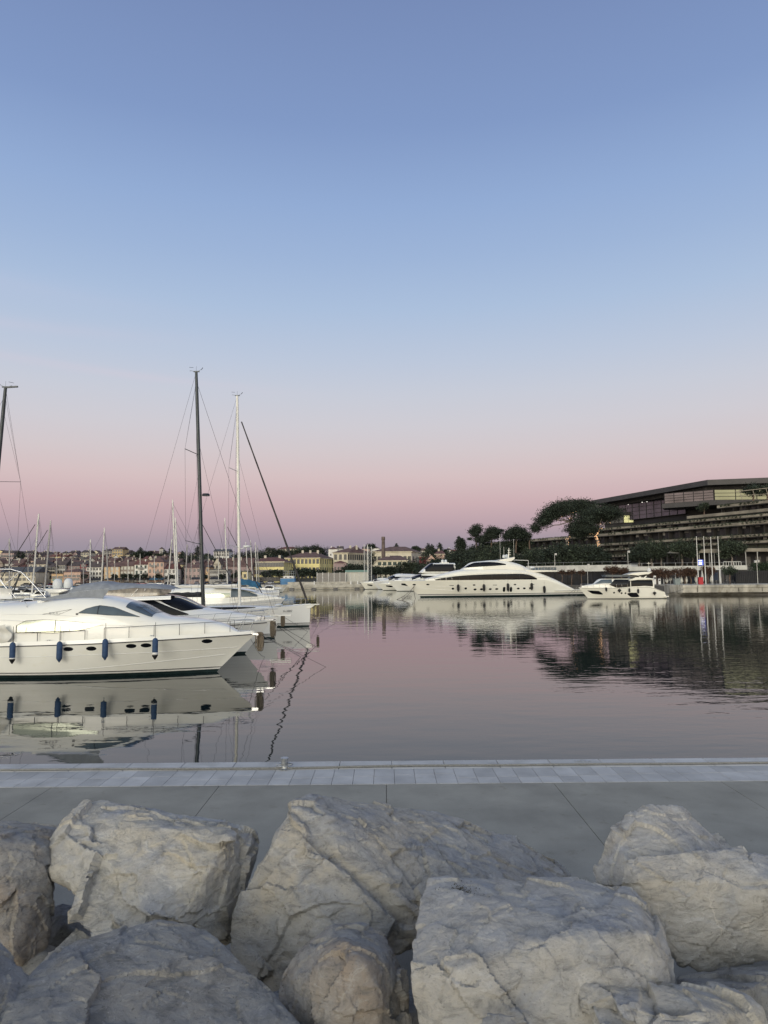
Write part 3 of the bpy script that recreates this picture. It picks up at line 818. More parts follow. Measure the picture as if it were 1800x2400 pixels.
# ------------------------------------------------------------------ 2: yacht with black windows and canvas flybridge
def dark_window_yacht():
    Yc = 52.0; Lh = 17.0; bx = at(636, 1452, Yc).x
    e = empty('motor_yacht', (bx - Lh, Yc, 0), 0, 'white motor yacht with black glass and a grey canvas flybridge', 'yacht')
    sheer = cr([(0, 1.75), (8, 2.0), (13, 2.2), (17, 2.38)])
    h = Hull(Lh, 4.7, sheer, 1.9, full=.45, fullw=.3, ex=2.2)
    h.build('hull', e, ['boot', 'gelcoat_cool', 'stripe'], [(-.7, 0), (.16, 1)], ns=40)
    h.deck('deck', e, 'deck'); h.line('rubbing_strake', e, 'stripe', -.12, -.16, .3, .99, -1, .01, 40, r=.03)
    h.window('hull_window', e, 'glass', [(11.6, 1.83, 1.82), (12.0, 1.86, 1.6), (13.6, 1.86, 1.55), (14.8, 1.9, 1.88)], -1)
    k = Yc / FPX; X = lambda q: (q - 900) * (Yc - 1.6) / FPX - (bx - Lh)
    Z = lambda q, y: zat(q, y, Yc - 1.6)
    top = cr([(1, 3.9), (4, 4.05), (X(300), Z(300, 1393)), (X(375), Z(375, 1395)), (X(408), Z(408, 1399)), (X(472), Z(472, 1426)), (X(520), Z(520, 1433)), (X(560), Z(560, 1440)), (X(610), Z(610, 1449)), (16.9, 2.5)])
    wd = lambda x: max(.15, min(2.1, h.half(min(.999, x / Lh), 1) - .3))
    d = House(1, 16.3, lambda x: sheer(x) + .02, top, wd, 3.0)
    d.build('superstructure', e, 'gelcoat_cool', 60, 26)
    d.patch('side_window', e, 'glass', X(300), X(444), lin([(X(300), Z(300, 1412)), (X(344), Z(344, 1432)), (X(391), Z(391, 1443)), (X(444), Z(444, 1441))]), lin([(X(300), Z(300, 1405)), (X(355), Z(355, 1405)), (X(444), Z(444, 1439))]), -1, .02, 24, 4)
    mb = MB()
    lo = lin([(X(366), Z(366, 1404)), (X(402), Z(402, 1421)), (X(430), Z(430, 1432)), (X(472), Z(472, 1428))])
    def ws(u, v):
        x = X(368) + (X(470) - X(368)) * u; a = d.th(x, lo(x)); return d.pt(x, a + (pi - 2 * a) * v, .02)
    mb.grid(ws, 22, 24); mb.build('windscreen', 'glass', e, 60)
    mb = MB(); mb.tube([d.pt(X(404) + i * .22, pi - 1.25 - .02 * i, .04) for i in range(8)], .03, 5); mb.build('windscreen_mullion', 'gelcoat_cool', e, 50)
    rail(e, lambda x: h.pt(x / Lh, sheer(x), -1, -.1), X(390), 16.2, 6, .75, 'steel', .016, True, lean=.3)
    rail(e, lambda x: h.pt(x / Lh, sheer(x), 1, -.1), X(390), 16.2, 6, .75, 'steel', .016, True, lean=.3)
    mb = MB(); mb.box(15.9, 17.3, -.14, .14, 2.36, 2.46); mb.tube([(17.25, -.14, 2.38), (17.25, .14, 2.38)], .08, 10); mb.box(16.0, 16.5, -.25, .25, 2.4, 2.65); mb.build('anchor_roller', 'steel', e, 40)
    # canvas enclosure on the flybridge, two lobes
    A = lambda q, y: (X(q), Z(q, y))
    t1 = cr([A(133, 1401), A(150, 1388), A(165, 1376), A(200, 1366), A(236, 1363), A(262, 1367), A(320, 1369), A(360, 1370), A(385, 1374), A(402, 1380)])
    b1 = lin([A(133, 1402), A(190, 1393), A(240, 1397), A(256, 1401), A(385, 1393), A(402, 1384)])
    sk = lin([A(133, 1401), A(150, 1392), A(196, 1383), A(252, 1379), A(256, 1384), A(320, 1378), A(402, 1382)])
    cv = House(X(133), X(402), lambda x: b1(x) - .1, t1, lambda x: 1.75 * min(1, .45 + (x - X(133)) * .4, .6 + (X(402) - x) * .5), 3.0)
    cvs = MB()
    def top_f(u, v):
        x = X(133) + (X(402) - X(133)) * u; a = cv.th(x, sk(x)) if sk(x) > b1(x) else .02; t = a + (pi - 2 * a) * v
        return cv.pt(x, t, .015 + .02 * sin(u * 31) * sin(v * 9))
    cvs.grid(top_f, 50, 20); can = cvs.build('canvas_top', 'canvas', e, 60)
    cv.patch('clear_panel', e, 'canvas', X(160), X(252), lambda x: b1(x) - .1, sk, -1, .0, 20, 4)
    cv.patch('clear_panel', e, 'canvas_tan', X(253), X(398), lambda x: b1(x) - .05, sk, -1, .0, 30, 4)
    for q0, q1 in ((311, 325), (340, 342)):
        mb = MB(); p0 = Vector((X(q0), -1.74, Z(q0, 1397))); p1 = Vector((X(q1), -1.62, Z(q1, 1380))); mb.bar(p0, p1, .06 if q0 == 311 else .03, .04); mb.build('canopy_pole', 'gelcoat', e)
    mb = MB(); mb.grid(lambda u, v: (X(236) + (X(404) - X(236)) * u, -1.86 + .1 * v * v, Z(236, 1410) + .12 * u + .26 * v), 24, 4)
    mb.build('flybridge_coaming', 'gelcoat_cool', e, 50)
    # radar arch with two domes
    mb = MB(); mb.prism([(X(97), -1.2, Z(97, 1380)), (X(150), -1.2, Z(150, 1381)), (X(156), -1.2, Z(156, 1384)), (X(135), -1.2, Z(135, 1390)), (X(112), -1.2, Z(112, 1390))], (0, 1.6, 0)); 
    mb.prism([(X(110), -.9, Z(110, 1389)), (X(128), -.9, Z(128, 1389)), (X(140), -.9, 3.7), (X(112), -.9, 3.7)], (0, 1.0, 0)); arch = mb.build('radar_arch', 'gelcoat', e, fix=True, bevel=.05)
    for q, y, R in ((120.5, 1378, .33), (146, 1377, .31)):
        mb = MB(); mb.lathe([(0, 0), (R * .85, 0), (R, .1), (R, .35), (R * .92, .48), (R * .7, .60), (R * .38, .68), (0, .70)], 24)
        o = mb.build('radar_dome', 'radome', arch, 50); o.location = (X(q), -.5, Z(q, y + 1) - .02)
    mb = MB(); mb.lathe([(0, 0), (.1, 0), (.12, .1), (.08, .2), (0, .24)], 12); o = mb.build('antenna_dome', 'radome', arch, 50); o.location = (X(161), -.9, Z(161, 1384))
    mb = MB(); mb.tube([(X(116), -.4, Z(116, 1361)), (X(117), -.4, Z(117, 1382))], .015, 5); mb.lathe([(0, 0), (.08, .02), (.08, .12), (0, .18)], 10, X=Matrix.Translation((X(116), -.4, Z(116, 1362)))); mb.build('antenna', 'radome', arch, 50)
    return e
dark_window_yacht()

# ------------------------------------------------------------------ sailing yachts
def sloop(name, label, Yc, bow_px, bow_py, Lh, B, sheer, heading, mast_base, mast_top, mast_m, hullm='gelcoat_cool', group=None, detail=2, spreaders=(.33, .64), sp_len=1.1, boom=True,
          boom_m='mast_white', furl=None, rake=.25, draft=.5, mr=.11, stripes=True, boom_dz=1.1, boom_len=None, wires=True, sail_cover=None):
    """heading +1: bow to the right.  mast_base / mast_top are (px, py)"""
    bp = at(bow_px, bow_py, Yc)
    e = empty(name, (bp.x - heading * Lh, Yc, 0), 0 if heading > 0 else pi, label, 'sailboat', group)
    side = -heading                                      # local side that faces the camera
    h = Hull(Lh, B, sheer, rake, draft=draft, full=.35, tr=.72, fullw=.25, ex=1.9, exw=1.5, wl=.84, stern_rake=.5)
    b = [(-draft, 0), (.14, 1)] + ([(.20, 2), (.26, 1), (.32, 2), (.40, 1)] if stripes else [])
    h.build('hull', e, ['boot', hullm, 'stripe'], b, ns=36 if detail > 1 else 16, nv=5 if detail > 1 else 3)
    h.deck('deck', e, 'deck', crown=.12, ns=20 if detail > 1 else 10)
    lx = lambda p: heading * (p.x - e.location.x)
    mbp = at(mast_base[0], mast_base[1], Yc); mtp = at(mast_top[0], mast_top[1], Yc)
    xb, xt = lx(mbp), lx(mtp); zb_, zt = mbp.z, mtp.z
    # coachroof
    ct = cr([(Lh * .22, sheer(Lh * .22) + .1), (Lh * .3, sheer(Lh * .3) + .5), (Lh * .5, sheer(Lh * .5) + .48), (Lh * .68, sheer(Lh * .68) + .25), (Lh * .8, sheer(Lh * .8) + .03)])
    cf = House(Lh * .22, Lh * .8, lambda x: sheer(x) - .02, ct, lambda x: B * .33 * (1 - max(0, (x / Lh - .5)) * 1.4), 3)
    cf.build('coachroof', e, 'deck', 20 if detail > 1 else 8, 14 if detail > 1 else 8)
    if detail > 1:
        cf.patch('side_window', e, 'glass', Lh * .34, Lh * .66, lambda x: sheer(x) + .1, lambda x: ct(x) - .12, side, .012, 12, 3)
    M_ = MB(); base = Vector((xb, 0, sheer(xb) - .05 if detail > 1 else zb_)); topv = Vector((xt, 0, zt))
    d = topv - base
    M_.tube([base, base + d * .6, base + d * .9, topv], [mr, mr, mr * .9, mr * .75], 12 if detail > 1 else 6)
    mast = M_.build('mast', mast_m, e, 50)
    P = lambda f, y=0: base + d * f + Vector((0, y, 0))
    if detail > 1:
        mb = MB(); mb.tube([P(1), P(1) + Vector((-.5, 0, .14)), P(1) + Vector((-.62, 0, .1))], .018, 5); mb.tube([P(1), P(1) + Vector((.55, 0, .28))], .014, 5)
        mb.tube([P(1) + Vector((.45, 0, .2)), P(1) + Vector((.62, 0, .42))], .03, 5); mb.tube([P(1), P(1) + Vector((0, 0, .55))], .01, 4); mb.tube([P(1) + Vector((-.62, -.14, .42)), P(1) + Vector((-.3, .1, .46))], .016, 4)
        mb.box(-.25, .3, -.06, .06, 0, .09, X=Matrix.Translation(P(1))); mb.build('masthead_gear', 'mast_dark', mast)
    sp = []
    for i, f in enumerate(spreaders):
        for s_ in (1, -1):
            mb = MB(); ln = sp_len * (1 - .12 * i)
            tip = P(f) + Vector((-.38 * ln, s_ * ln, .12 * ln)); mb.bar(P(f), tip, .09 if detail > 1 else .06, .035); mb.build('spreader', mast_m, mast); sp.append((f, s_, tip))
    if wires:
        r = .011 if Yc < 90 else .014
        mb = MB()
        for s_ in (1, -1):
            tips = [t for f, q, t in sp if q == s_]
            ch = Vector((xb - .25, s_ * B * .44, sheer(xb)))
            mb.tube([ch] + tips + [P(.97)], r, 4)
            for t in tips: mb.tube([t, P(min(.97, spreaders[[q[2] for q in sp if q[1] == s_].index(t)] + .30))], r * .8, 4)
            mb.tube([ch, P(spreaders[0])], r, 4)
            mb.tube([Vector((.3, s_ * B * .3, sheer(.3))), Vector((2.2 + .06 * Lh, s_ * .1, sheer(.3) + zt * .16))], r, 4)
        mb.tube([Vector((2.2 + .06 * Lh, 0, sheer(.3) + zt * .16)), P(1)], r, 4)
        mb.tube([P(.03, .1) + Vector((.12, 0, 0)), P(.97, .05) + Vector((.1, 0, 0))], r * .8, 4); mb.tube([P(.03, -.1) + Vector((-.15, 0, 0)), P(.9, -.05) + Vector((-.14, 0, 0))], r * .8, 4)
        if not furl: mb.tube([Vector((Lh - .3, 0, sheer(Lh))), P(.96)], r * 1.3, 4)
        mb.tube([Vector((Lh * .78, 0, sheer(Lh * .8))), P(.72)], r, 4)
        mb.build('rigging', 'wire', e)
    if furl:
        fr, fm = furl; a = Vector((Lh - .35, 0, sheer(Lh) + .25)); z = P(.93)
        mb = MB(); K = 40
        mb.tube([a + (z - a) * t for t in (np.linspace(.0, .94, K))], [fr * (.6 if t < .02 else 1) * (1 - .45 * t) * (1 + .07 * sin(t * 190)) for t in np.linspace(0, 1, K)], 8)
        f_ = mb.build('furled_jib', fm, e, 50)
        mb = MB(); mb.tube([a + Vector((.05, 0, -.25)), a], [.05, .09], 10); mb.lathe([(.05, 0), (.13, .03), (.13, .1), (.05, .14)], 12, X=Matrix.Translation(a + Vector((-.0, 0, -.05)))); mb.build('furler', 'mast_dark', f_, 50)
    if boom:
        bl = boom_len or Lh * .36; zb2 = sheer(xb) + boom_dz
        mb = MB(); mb.tube([(xb - .15, 0, zb2), (xb - bl, 0, zb2 + .05)], .09 if detail > 1 else .07, 8); bo = mb.build('boom', boom_m, e, 50)
        mb = MB(); K = 16; mb.tube([(xb - .3 - (bl - .5) * i / K, 0, zb2 + .17 + .03 * sin(i * 1.9)) for i in range(K + 1)], [.05 + .15 * (1 - i / K * .45) for i in range(K + 1)], 8); mb.build('sail_cover', sail_cover or 'canvas_white', bo, 50)
    if detail > 1:
        for s_ in (1, -1):
            rail(e, lambda x, s_=s_: h.pt(max(0, min(1, x / Lh)), sheer(x), s_, -.07), Lh * .08, Lh * .94, 9, .62, 'steel', .012)
        mb = MB(); y0 = h.half(.94, 1) - .05
        for s_ in (1, -1):
            mb.tube([(Lh * .9, s_ * (h.half(.9, 1) - .07), sheer(Lh) + .62), (Lh * .97, s_ * .22, sheer(Lh) + .66), (Lh - .05, 0, sheer(Lh) + .66)], .015, 6)
            mb.tube([(Lh * .965, s_ * (h.half(.965, 1) - .05), sheer(Lh)), (Lh * .972, s_ * .22, sheer(Lh) + .66)], .015, 6)
        mb.build('pulpit', 'steel', e, 50)
    elif detail == 1:
        rail(e, lambda x: h.pt(max(0, min(1, x / Lh)), sheer(x), side, -.07), Lh * .08, Lh * .94, 5, .6, 'steel', .016)
    return e, h, P, mast, side

# 3: dark masted sloop
e3, h3, P3, m3, s3 = sloop('sailing_yacht', 'sailing yacht with a tall near black mast and black boom cover', 65.0, 652, 1441, 16.0, 4.4, cr([(0, 1.55), (8, 1.6), (16, 1.95)]), 1, (478, 1420), (460, 872), 'mast_dark',
    boom_m='mast_dark', sail_cover='canvas_dark', spreaders=(.30, .66), sp_len=2.2, mr=.17, boom_dz=2.2, boom_len=5.2)
mb = MB(); p = P3(.494); mb.lathe([(0, 0), (.33, 0), (.36, .1), (.3, .22), (0, .26)], 18, X=Matrix.Translation(p + Vector((.55, 0, 0)))); mb.box(.1, .5, -.05, .05, .02, .1, X=Matrix.Translation(p)); mb.build('radar', 'stripe', m3, 40)
mb = MB(); mb.grid(lambda u, v: (3.2 + 4.4 * u, (v - .5) * 2.9, 3.15 + .12 * sin(pi * u) + .12 * sin(pi * v)), 10, 8); mb.grid(lambda u, v: (3.2 + 4.4 * u, -1.45, 3.15 - .14 * v + .12 * sin(pi * u)), 10, 1); mb.build('bimini', 'canvas_dark', e3, 50)
for y in (-1.4, 1.4):
    mb = MB(); mb.tube([(3.4, y, 3.1), (5.0, y * 1.05, 1.6), (5.2, y, 3.1)], .02, 5); mb.tube([(5.0, y * 1.05, 1.6), (7.3, y, 3.1)], .02, 5); mb.build('bimini_frame', 'steel', e3, 50)
mb = MB(); mb.box(15.3, 17.2, -.16, .16, 1.98, 2.10); mb.tube([(17.1, -.17, 2.02), (17.1, .17, 2.02)], .09, 10); mb.build('anchor_roller', 'gelcoat', e3, 40)
# 4: white masted sloop with furled dark jib and bowsprit
e4, h4, P4, m4, s4 = sloop('sailing_yacht', 'white sailing yacht with tall white mast, dark furled jib and registration on its bow', 80.0, 728, 1416, 17.5, 4.8, cr([(0, 1.7), (9, 1.9), (17.5, 2.42)]), 1, (562, 1406), (556, 928), 'mast_white',
    furl=(.125, 'rope_dark'), rake=.12, sp_len=2.0, spreaders=(.285, .64), mr=.17, boom_dz=2.45, boom_len=7.6, boom_m='mast_white', sail_cover='mast_white')
mb = MB(); mb.prism([(15.6, -.22, 2.3), (18.5, -.22, 2.36), (18.5, -.22, 2.46), (15.6, -.22, 2.44)], (0, .44, 0)); mb.prism([(16.6, -.16, 1.95), (17.5, -.16, 2.0), (18.0, -.16, 2.34), (16.4, -.16, 2.3)], (0, .32, 0)); mb.build('bowsprit', 'gelcoat', e4, fix=True, bevel=.03)
p = h4.at_x(15.05, 1.72, -1, .02); q = h4.at_x(15.55, 1.72, -1, .02)
text_mesh('H-3807', .34, 'registration', 'lettering', e4, p, (rad(88), 0, atan2(q.y - p.y, q.x - p.x)), .006)
p = P4(.27); mb = MB(); mb.lathe([(0, 0), (.42, 0), (.45, .08), (.42, .2), (0, .24)], 20, X=Matrix.Translation(p + Vector((.9, 0, .4)))); mb.tube([p + Vector((0, 0, .2)), p + Vector((.9, 0, .4))], .04, 6); mb.build('radar', 'radome', m4, 40)
mb = MB(); mb.lathe([(0, 0), (.5, 0), (.42, .12), (0, .2)], 16, X=Matrix.Translation((14.0, -.4, 2.35))); mb.build('deck_hatch', 'radome', e4, 40)
# 5: the sloop at the left edge, bow out of frame
e5, h5, P5, m5, s5 = sloop('sailing_yacht', 'sailing yacht with a dark raked mast at the left edge', 60.0, -300, 1420, 17.0, 4.6, cr([(0, 1.45), (9, 1.6), (17, 1.9)]), -1, (-38, 1410), (13, 908), 'mast_dark',
    hullm='stripe', spreaders=(.28, .60), sp_len=2.6, mr=.17, boom_m='mast_dark', sail_cover='canvas_dark', boom_dz=1.5, boom_len=6)
mb = MB(); t = P5(1); mb.bar(t, t + Vector((-1.05, 0, .06)), .16, .12); mb.build('mast_crane', 'mast_dark', m5)

# 6: cream motor yacht with a brightly reflecting window, between the two sloops
def mid_motor_yacht():
    Yc = 97.0; bx = at(668, 1402, Yc).x; Lh = 19.0
    e = empty('motor_yacht', (bx - Lh, Yc, 0), 0, 'cream topped motor yacht with one brightly reflecting window between the two tall masts', 'yacht')
    sheer = cr([(0, 1.7), (10, 2.0), (19, 2.6)])
    h = Hull(Lh, 5, sheer, 2, full=.45); h.build('hull', e, ['boot', 'gelcoat_cool'], [(-.7, 0), (.16, 1)], 30, 5); h.deck('deck', e, 'deck')
    X = lambda q: (q - 900) * (Yc - 2) / FPX - (bx - Lh); Z = lambda q, y: zat(q, y, Yc - 2)
    top = cr([(X(395), Z(395, 1383)), (X(430), Z(430, 1377)), (X(540), Z(540, 1376)), (X(575), Z(575, 1381)), (X(594), Z(594, 1388)), (X(640), Z(640, 1398)), (X(655), Z(655, 1402))])
    d = House(X(395), X(655), lambda x: sheer(x), top, lambda x: min(2.1, max(.2, h.half(min(.99, x / Lh), 1) - .3)), 4)
    d.build('superstructure', e, 'gelcoat', 40, 20)
    d.patch('side_window', e, 'mirror_glass', X(482), X(539), lambda x: Z(500, 1400.5), lambda x: Z(500, 1390), -1, .03, 10, 3)
    d.patch('side_window', e, 'glass', X(400), X(478), lambda x: Z(430, 1400), lambda x: Z(430, 1391), -1, .03, 10, 3)
    d.patch('windscreen', e, 'glass_grey', X(541), X(600), lambda x: Z(560, 1399), lambda x: top(x) - .25, -1, .03, 10, 3)
    mb = MB(); mb.grid(lambda u, v: (X(500) + (X(596) - X(500)) * u, (v - .5) * 4.6 * (1 - .4 * u * u), Z(560, 1378) - .02 + .15 * sin(pi * v) - .55 * u ** 3), 14, 8); mb.build('hardtop', 'gelcoat', e, 50)
    rail(e, lambda x: h.pt(x / Lh, sheer(x), -1, -.1), X(540), 18.2, 7, .75, 'steel', .018)
mid_motor_yacht()

# stainless bimini frame over a cockpit at the far left
def bimini_boat():
    Yc = 48.5; x0 = at(-120, 1400, Yc).x
    e = empty('sailing_yacht', (x0 - 8, Yc, 0), 0, 'cockpit end of a white yacht at the left edge under a curved stainless frame', 'sailboat')
    sheer = cr([(0, 1.6), (12, 1.9)]); h = Hull(13.4, 4, sheer, 1.5); h.build('hull', e, ['boot', 'gelcoat_cool'], [(-.7, 0), (.16, 1)], 20, 4); h.deck('deck', e, 'deck')
    P = lambda q, y, dy=0: (lambda v: Vector((v.x - e.location.x, dy, v.z)))(at(q, y, Yc + dy))
    for dy, rr in ((-1.0, .035), (.7, .03)):
        mb = MB(); mb.tube([P(-60, 1338, dy), P(-10, 1334, dy), P(25, 1334, dy), P(50, 1341, dy), P(65, 1355, dy), P(108, 1402, dy)], rr, 8); mb.build('bimini_frame', 'steel', e, 60)
    for a, b_ in (((-5, 1356), (38, 1402)), ((-5, 1350), (31, 1402)), ((12, 1370), (45, 1341))):
        mb = MB(); mb.tube([P(*a, -.9), P(*b_, -.9)], .028, 8); mb.build('frame_strut', 'steel', e, 60)
    mb = MB(); mb.tube([P(46, 1344, -.2), P(32, 1385, -.2), P(28, 1400, -.2)], .05, 8); mb.build('davit', 'mast_dark', e, 60)
    mb = MB(); mb.tube([P(-40, 1334.5, -.2), P(10, 1333, -.2), P(48, 1340, -.2)], [.07, .09, .05], 8); mb.build('rolled_canvas', 'canvas_dark', e, 60)
    mb = MB(); mb.grid(lambda u, v: tuple(P(-80 + 108 * u, 1384 - 8 * sin(pi * min(1, u * .8 + .1)) * (1 - v) + 20 * v, -1.2 + 2.2 * (1 - abs(2 * v - 1)) * .2)), 16, 6); mb.build('sprayhood', 'gelcoat_cool', e, 60)
bimini_boat()

# ------------------------------------------------------------------ 7: the long superyacht (bow to the left)
def superyacht():
    Ya = 183.0; b0 = at(942, 1361, Ya); s0 = at(1364, 1390, 192); s0 = Vector((s0.x, 192, 0))
    dv = Vector((b0.x - s0.x, Ya - 192, 0)); Lh = dv.length; ang = atan2(dv.y, dv.x)
    e = empty('superyacht', (s0.x, 192, 0), ang, 'long cream superyacht with a sweeping arched roofline and a row of black fenders', 'yacht')
    Rm = Matrix.Rotation(-ang, 4, 'Z') @ Matrix.Translation(-Vector((s0.x, 192, 0)))
    nrm = Vector((dv.y, -dv.x, 0)).normalized();
    if nrm.y > 0: nrm = -nrm
    def loc(q, y, off=4.2):                                    # pixel -> local x, z on the plane `off` metres this side of the centreline
        r = ray(q, y); c = Vector((0, 0, CAMZ)); o = Vector((s0.x, 192, 0)) + nrm * off
        t = (o - c).dot(nrm) / r.dot(nrm); p = Rm @ (c + r * t); return p.x, p.z
    sd_ = 1 if (Rm.to_3x3() @ nrm).y > 0 else -1
    C = lambda cx, cy: (900 + cx / 3.456, 1270 + cy / 3.456)
    A = lambda cx, cy, off=4.2: loc(*C(cx, cy), off)
    sh = [A(1580, 392), A(1500, 372), A(1440, 352), A(1380, 330), A(1300, 306), A(1000, 308), A(600, 312), A(300, 314), (Lh, A(145, 316, 0)[1])]
    sheer0 = cr(sorted([(max(0, x), z) for x, z in sh]))
    sheer = sheer0
    h = Hull(Lh, 8.6, sheer, A(145, 316, 0)[0] - A(300, 445, 0)[0], draft=1.2, full=.5, tr=.8, fullw=.3, stem=1.0, wl=.86)
    h.build('hull', e, ['boot', 'white_band', 'stripe', 'cream'], [(-1.2, 0), (.32, 1), (.6, 2), (.75, 3)], 60, 8)
    h.deck('deck', e, 'deck', crown=.15)
    h.line('knuckle', e, 'gelcoat_cool', 2.3, 2.9, .25, .99, sd_, .0, 40, True, r=.04)
    h.line('spray_rail', e, 'gelcoat_cool', 1.2, 2.4, .7, .97, sd_, .0, 30, True, r=.05)
    h.line('swim_platform_edge', e, 'gelcoat', 1.5, 1.35, -.0, .2, sd_, .25, 20, True, r=.12)
    lower = cr(sorted([A(*p, 3.6) for p in ((350, 302), (430, 280), (500, 259), (570, 240), (640, 226), (760, 215), (900, 208), (1050, 212), (1160, 222), (1260, 244), (1330, 270), (1400, 300), (1450, 325), (1500, 352), (1550, 380))]))
    xa, xb = A(1550, 380, 3.6)[0], A(350, 302, 3.6)[0]
    wd = lambda x: max(.3, min(3.75, h.half(min(.99, max(0, x / Lh)), 1) - .35))
    d = House(xa, xb, lambda x: min(lower(x) - .05, sheer(max(0, x)) - .1), lower, wd, 3.6)
    d.build('main_superstructure', e, 'cream', 80, 26)
    zb_ = lin(sorted([A(430, 306), A(1250, 304)])); ztop = cr(sorted([A(1247, 296), A(1215, 279), A(1180, 266), A(1100, 258), A(900, 261), A(720, 268), A(600, 277), A(500, 291), A(435, 304)]))
    d.patch('saloon_window', e, 'glass', A(1247, 296)[0], A(432, 304)[0], lambda x: sheer(max(0, x)) + .05, ztop, sd_, .03, 50, 5)
    for q in (560, 620, 688, 790, 880, 1000, 1105):
        mb = MB()
        x = A(q, 290)[0]; th = [d.th(x, z) for z in (sheer(x) + .1, ztop(x) - .05)]
        mb.tube([d.pt(x, t if sd_ > 0 else pi - t, .05) for t in (th[0], (th[0] + th[1]) / 2, th[1])], .035, 4)
        mb.build('window_mullion', 'stripe', e)
    mb = MB(); mb.tube([d.pt(x, (lambda t: t if sd_ > 0 else pi - t)(d.th(x, ztop(x) + .25)), .03) for x in np.linspace(A(1330, 300)[0], A(500, 285)[0], 40)], .06, 5); mb.build('arch_moulding', 'gelcoat', e, 50)
    up = cr(sorted([A(*p, 2.6) for p in ((640, 226), (680, 200), (715, 172), (740, 163), (820, 154), (900, 148), (980, 149), (1040, 160), (1100, 176), (1150, 196), (1200, 222))]))
    u0, u1 = A(1200, 222, 2.6)[0], A(640, 226, 2.6)[0]
    ub = lambda x: min(lower(x) - .4, up(x) - .05)
    U = House(u0, u1, ub, up, lambda x: 2.9 * min(1, .35 + (u1 - x) * .12, .5 + (x - u0) * .2), 3.2)
    U.build('wheelhouse', e, 'cream', 50, 24)
    U.patch('wheelhouse_window', e, 'glass', A(1003, 184)[0], A(672, 207)[0], cr(sorted([A(1003, 186, 2.8), A(900, 194, 2.8), (A(800, 200, 2.8)), A(672, 209, 2.8)])), cr(sorted([A(1003, 183, 2.8), A(930, 168, 2.8), A(860, 163, 2.8), A(750, 168, 2.8), A(710, 182, 2.8), A(672, 207, 2.8)])), sd_, .03, 30, 5)
    # aft upper deck and its rail
    x0, z0 = A(1405, 240, 2.8); x1, _ = A(1150, 230, 2.8)
    mb = MB(); mb.prism([(x0, -3.0, z0), (x1, -3.0, z0 - .2), (x1, -3.0, z0 + .45), (x0 + .2, -3.0, z0 + .3)], (0, 6.0, 0)); mb.build('aft_deck', 'cream', e, fix=True, bevel=.06)
    mb = MB(); xe = A(1395, 225, 2.8)[0]
    for y in (-2.9, 2.9): mb.box(xe, A(1262, 225, 2.8)[0], y - .02, y + .02, z0 + .34, z0 + 1.15)
    mb.box(xe - .02, xe + .02, -2.9, 2.9, z0 + .34, z0 + 1.15); mb.build('glass_balustrade', 'glass_grey', e)
    mb = MB()
    for x in np.linspace(xe, A(1200, 225, 2.8)[0], 9):
        for y in (-2.9, 2.9): mb.tube([(x, y, z0 + .3), (x, y, z0 + 1.3)], .03, 5)
    for y in (-2.9, 2.9): mb.tube([(xe, y, z0 + 1.3), (A(1200, 225, 2.8)[0], y, z0 + 1.3)], .03, 5)
    mb.build('guard_rail', 'steel', e)
    # radar arch, domes, antennas
    a = [A(*p, 0) for p in ((905, 150), (1042, 124), (1040, 138), (1015, 158), (950, 160))]
    mb = MB(); mb.prism([(x, -1.7, z) for x, z in a], (0, 3.4, 0)); ar = mb.build('radar_arch', 'cream', e, fix=True, bevel=.08)
    for cx_, cy, R in ((962, 130, 13), (1003, 130, 15), (985, 124, 9)):
        x, z = A(cx_, cy, 0); r = R * .0322; mb = MB(); mb.lathe([(0, 0), (r * .9, 0), (r, r * .3), (r, r), (r * .8, r * 1.6), (r * .4, r * 1.9), (0, r * 2)], 16)
        o = mb.build('radar_dome', 'radome', ar, 50); o.location = (x, (.9 if cx_ == 962 else -.9) if cx_ != 985 else 0, z)
    mb = MB(); x, z = A(1008, 125, 0); x2, z2 = A(1012, 50, 0); mb.tube([(x, 0, z - .5), (x2, 0, z2)], [.16, .09], 8)
    for cy in (68, 88, 105): _, zz = A(1010, cy, 0); mb.bar((x2 - .45, 0, zz), (x2 + .4, 0, zz), .12, .1); mb.bar((x2, -.5, zz), (x2, .5, zz), .1, .1)
    mb.build('signal_mast', 'cream', ar, 50)
    for cx_, t_ in ((928, -60), (958, 40), (1038, -20)):
        mb = MB(); x, z = A(cx_, 150, 0); _, zt = A(cx_, t_, 0); mb.tube([(x, 1.4, z - .3), (x, 1.4, zt)], .035, 4); mb.build('whip_antenna', 'mast_white', ar)
    mb = MB(); x, z = A(1045, 146, 0); x3, z3 = A(1178, 150, 0); mb.tube([(x, -.8, z), (x3, -.8, z3)], .09, 6); mb.tube([(x3, -.8, z3), (x3, -.8, z3 - 3.2)], .05, 6); mb.build('awning_boom', 'mast_white', e)
    mb = MB(); x, z = A(1200, 214, 0); mb.lathe([(0, 0), (.7, 0), (.75, .2), (.6, .45), (0, .5)], 14, X=Matrix.Translation((x, 0, z))); mb.build('life_raft', 'radome', e, 50)
    rail(e, lambda x: h.pt(min(.995, x / Lh), sheer(x), sd_, -.15), A(560, 305)[0], Lh * .985, 8, .75, 'steel', .03, False)
    # portholes and hull slots
    for cx_, cy, w_, h_ in ((573, 380, .55, .45), (673, 378, .55, .45), (747, 386, .7, .4), (797, 384, .7, .4), (867, 383, .7, .38), (918, 382, .7, .38), (1092, 378, .7, .38), (1141, 377, .7, .38), (1188, 376, .5, .4),
                             (258, 347, .75, .28), (362, 346, .75, .28), (735, 350, .6, .26), (1063, 346, .6, .26)):
        x, z = A(cx_, cy, 4.2 if cx_ > 500 else 2.5)
        f_ = h.port('porthole', e, 'steel', x, z, w_ + .1, h_ + .1, sd_, 14, .02); h.port('pane', f_, 'glass', x, z, w_, h_, sd_, 14, .035)
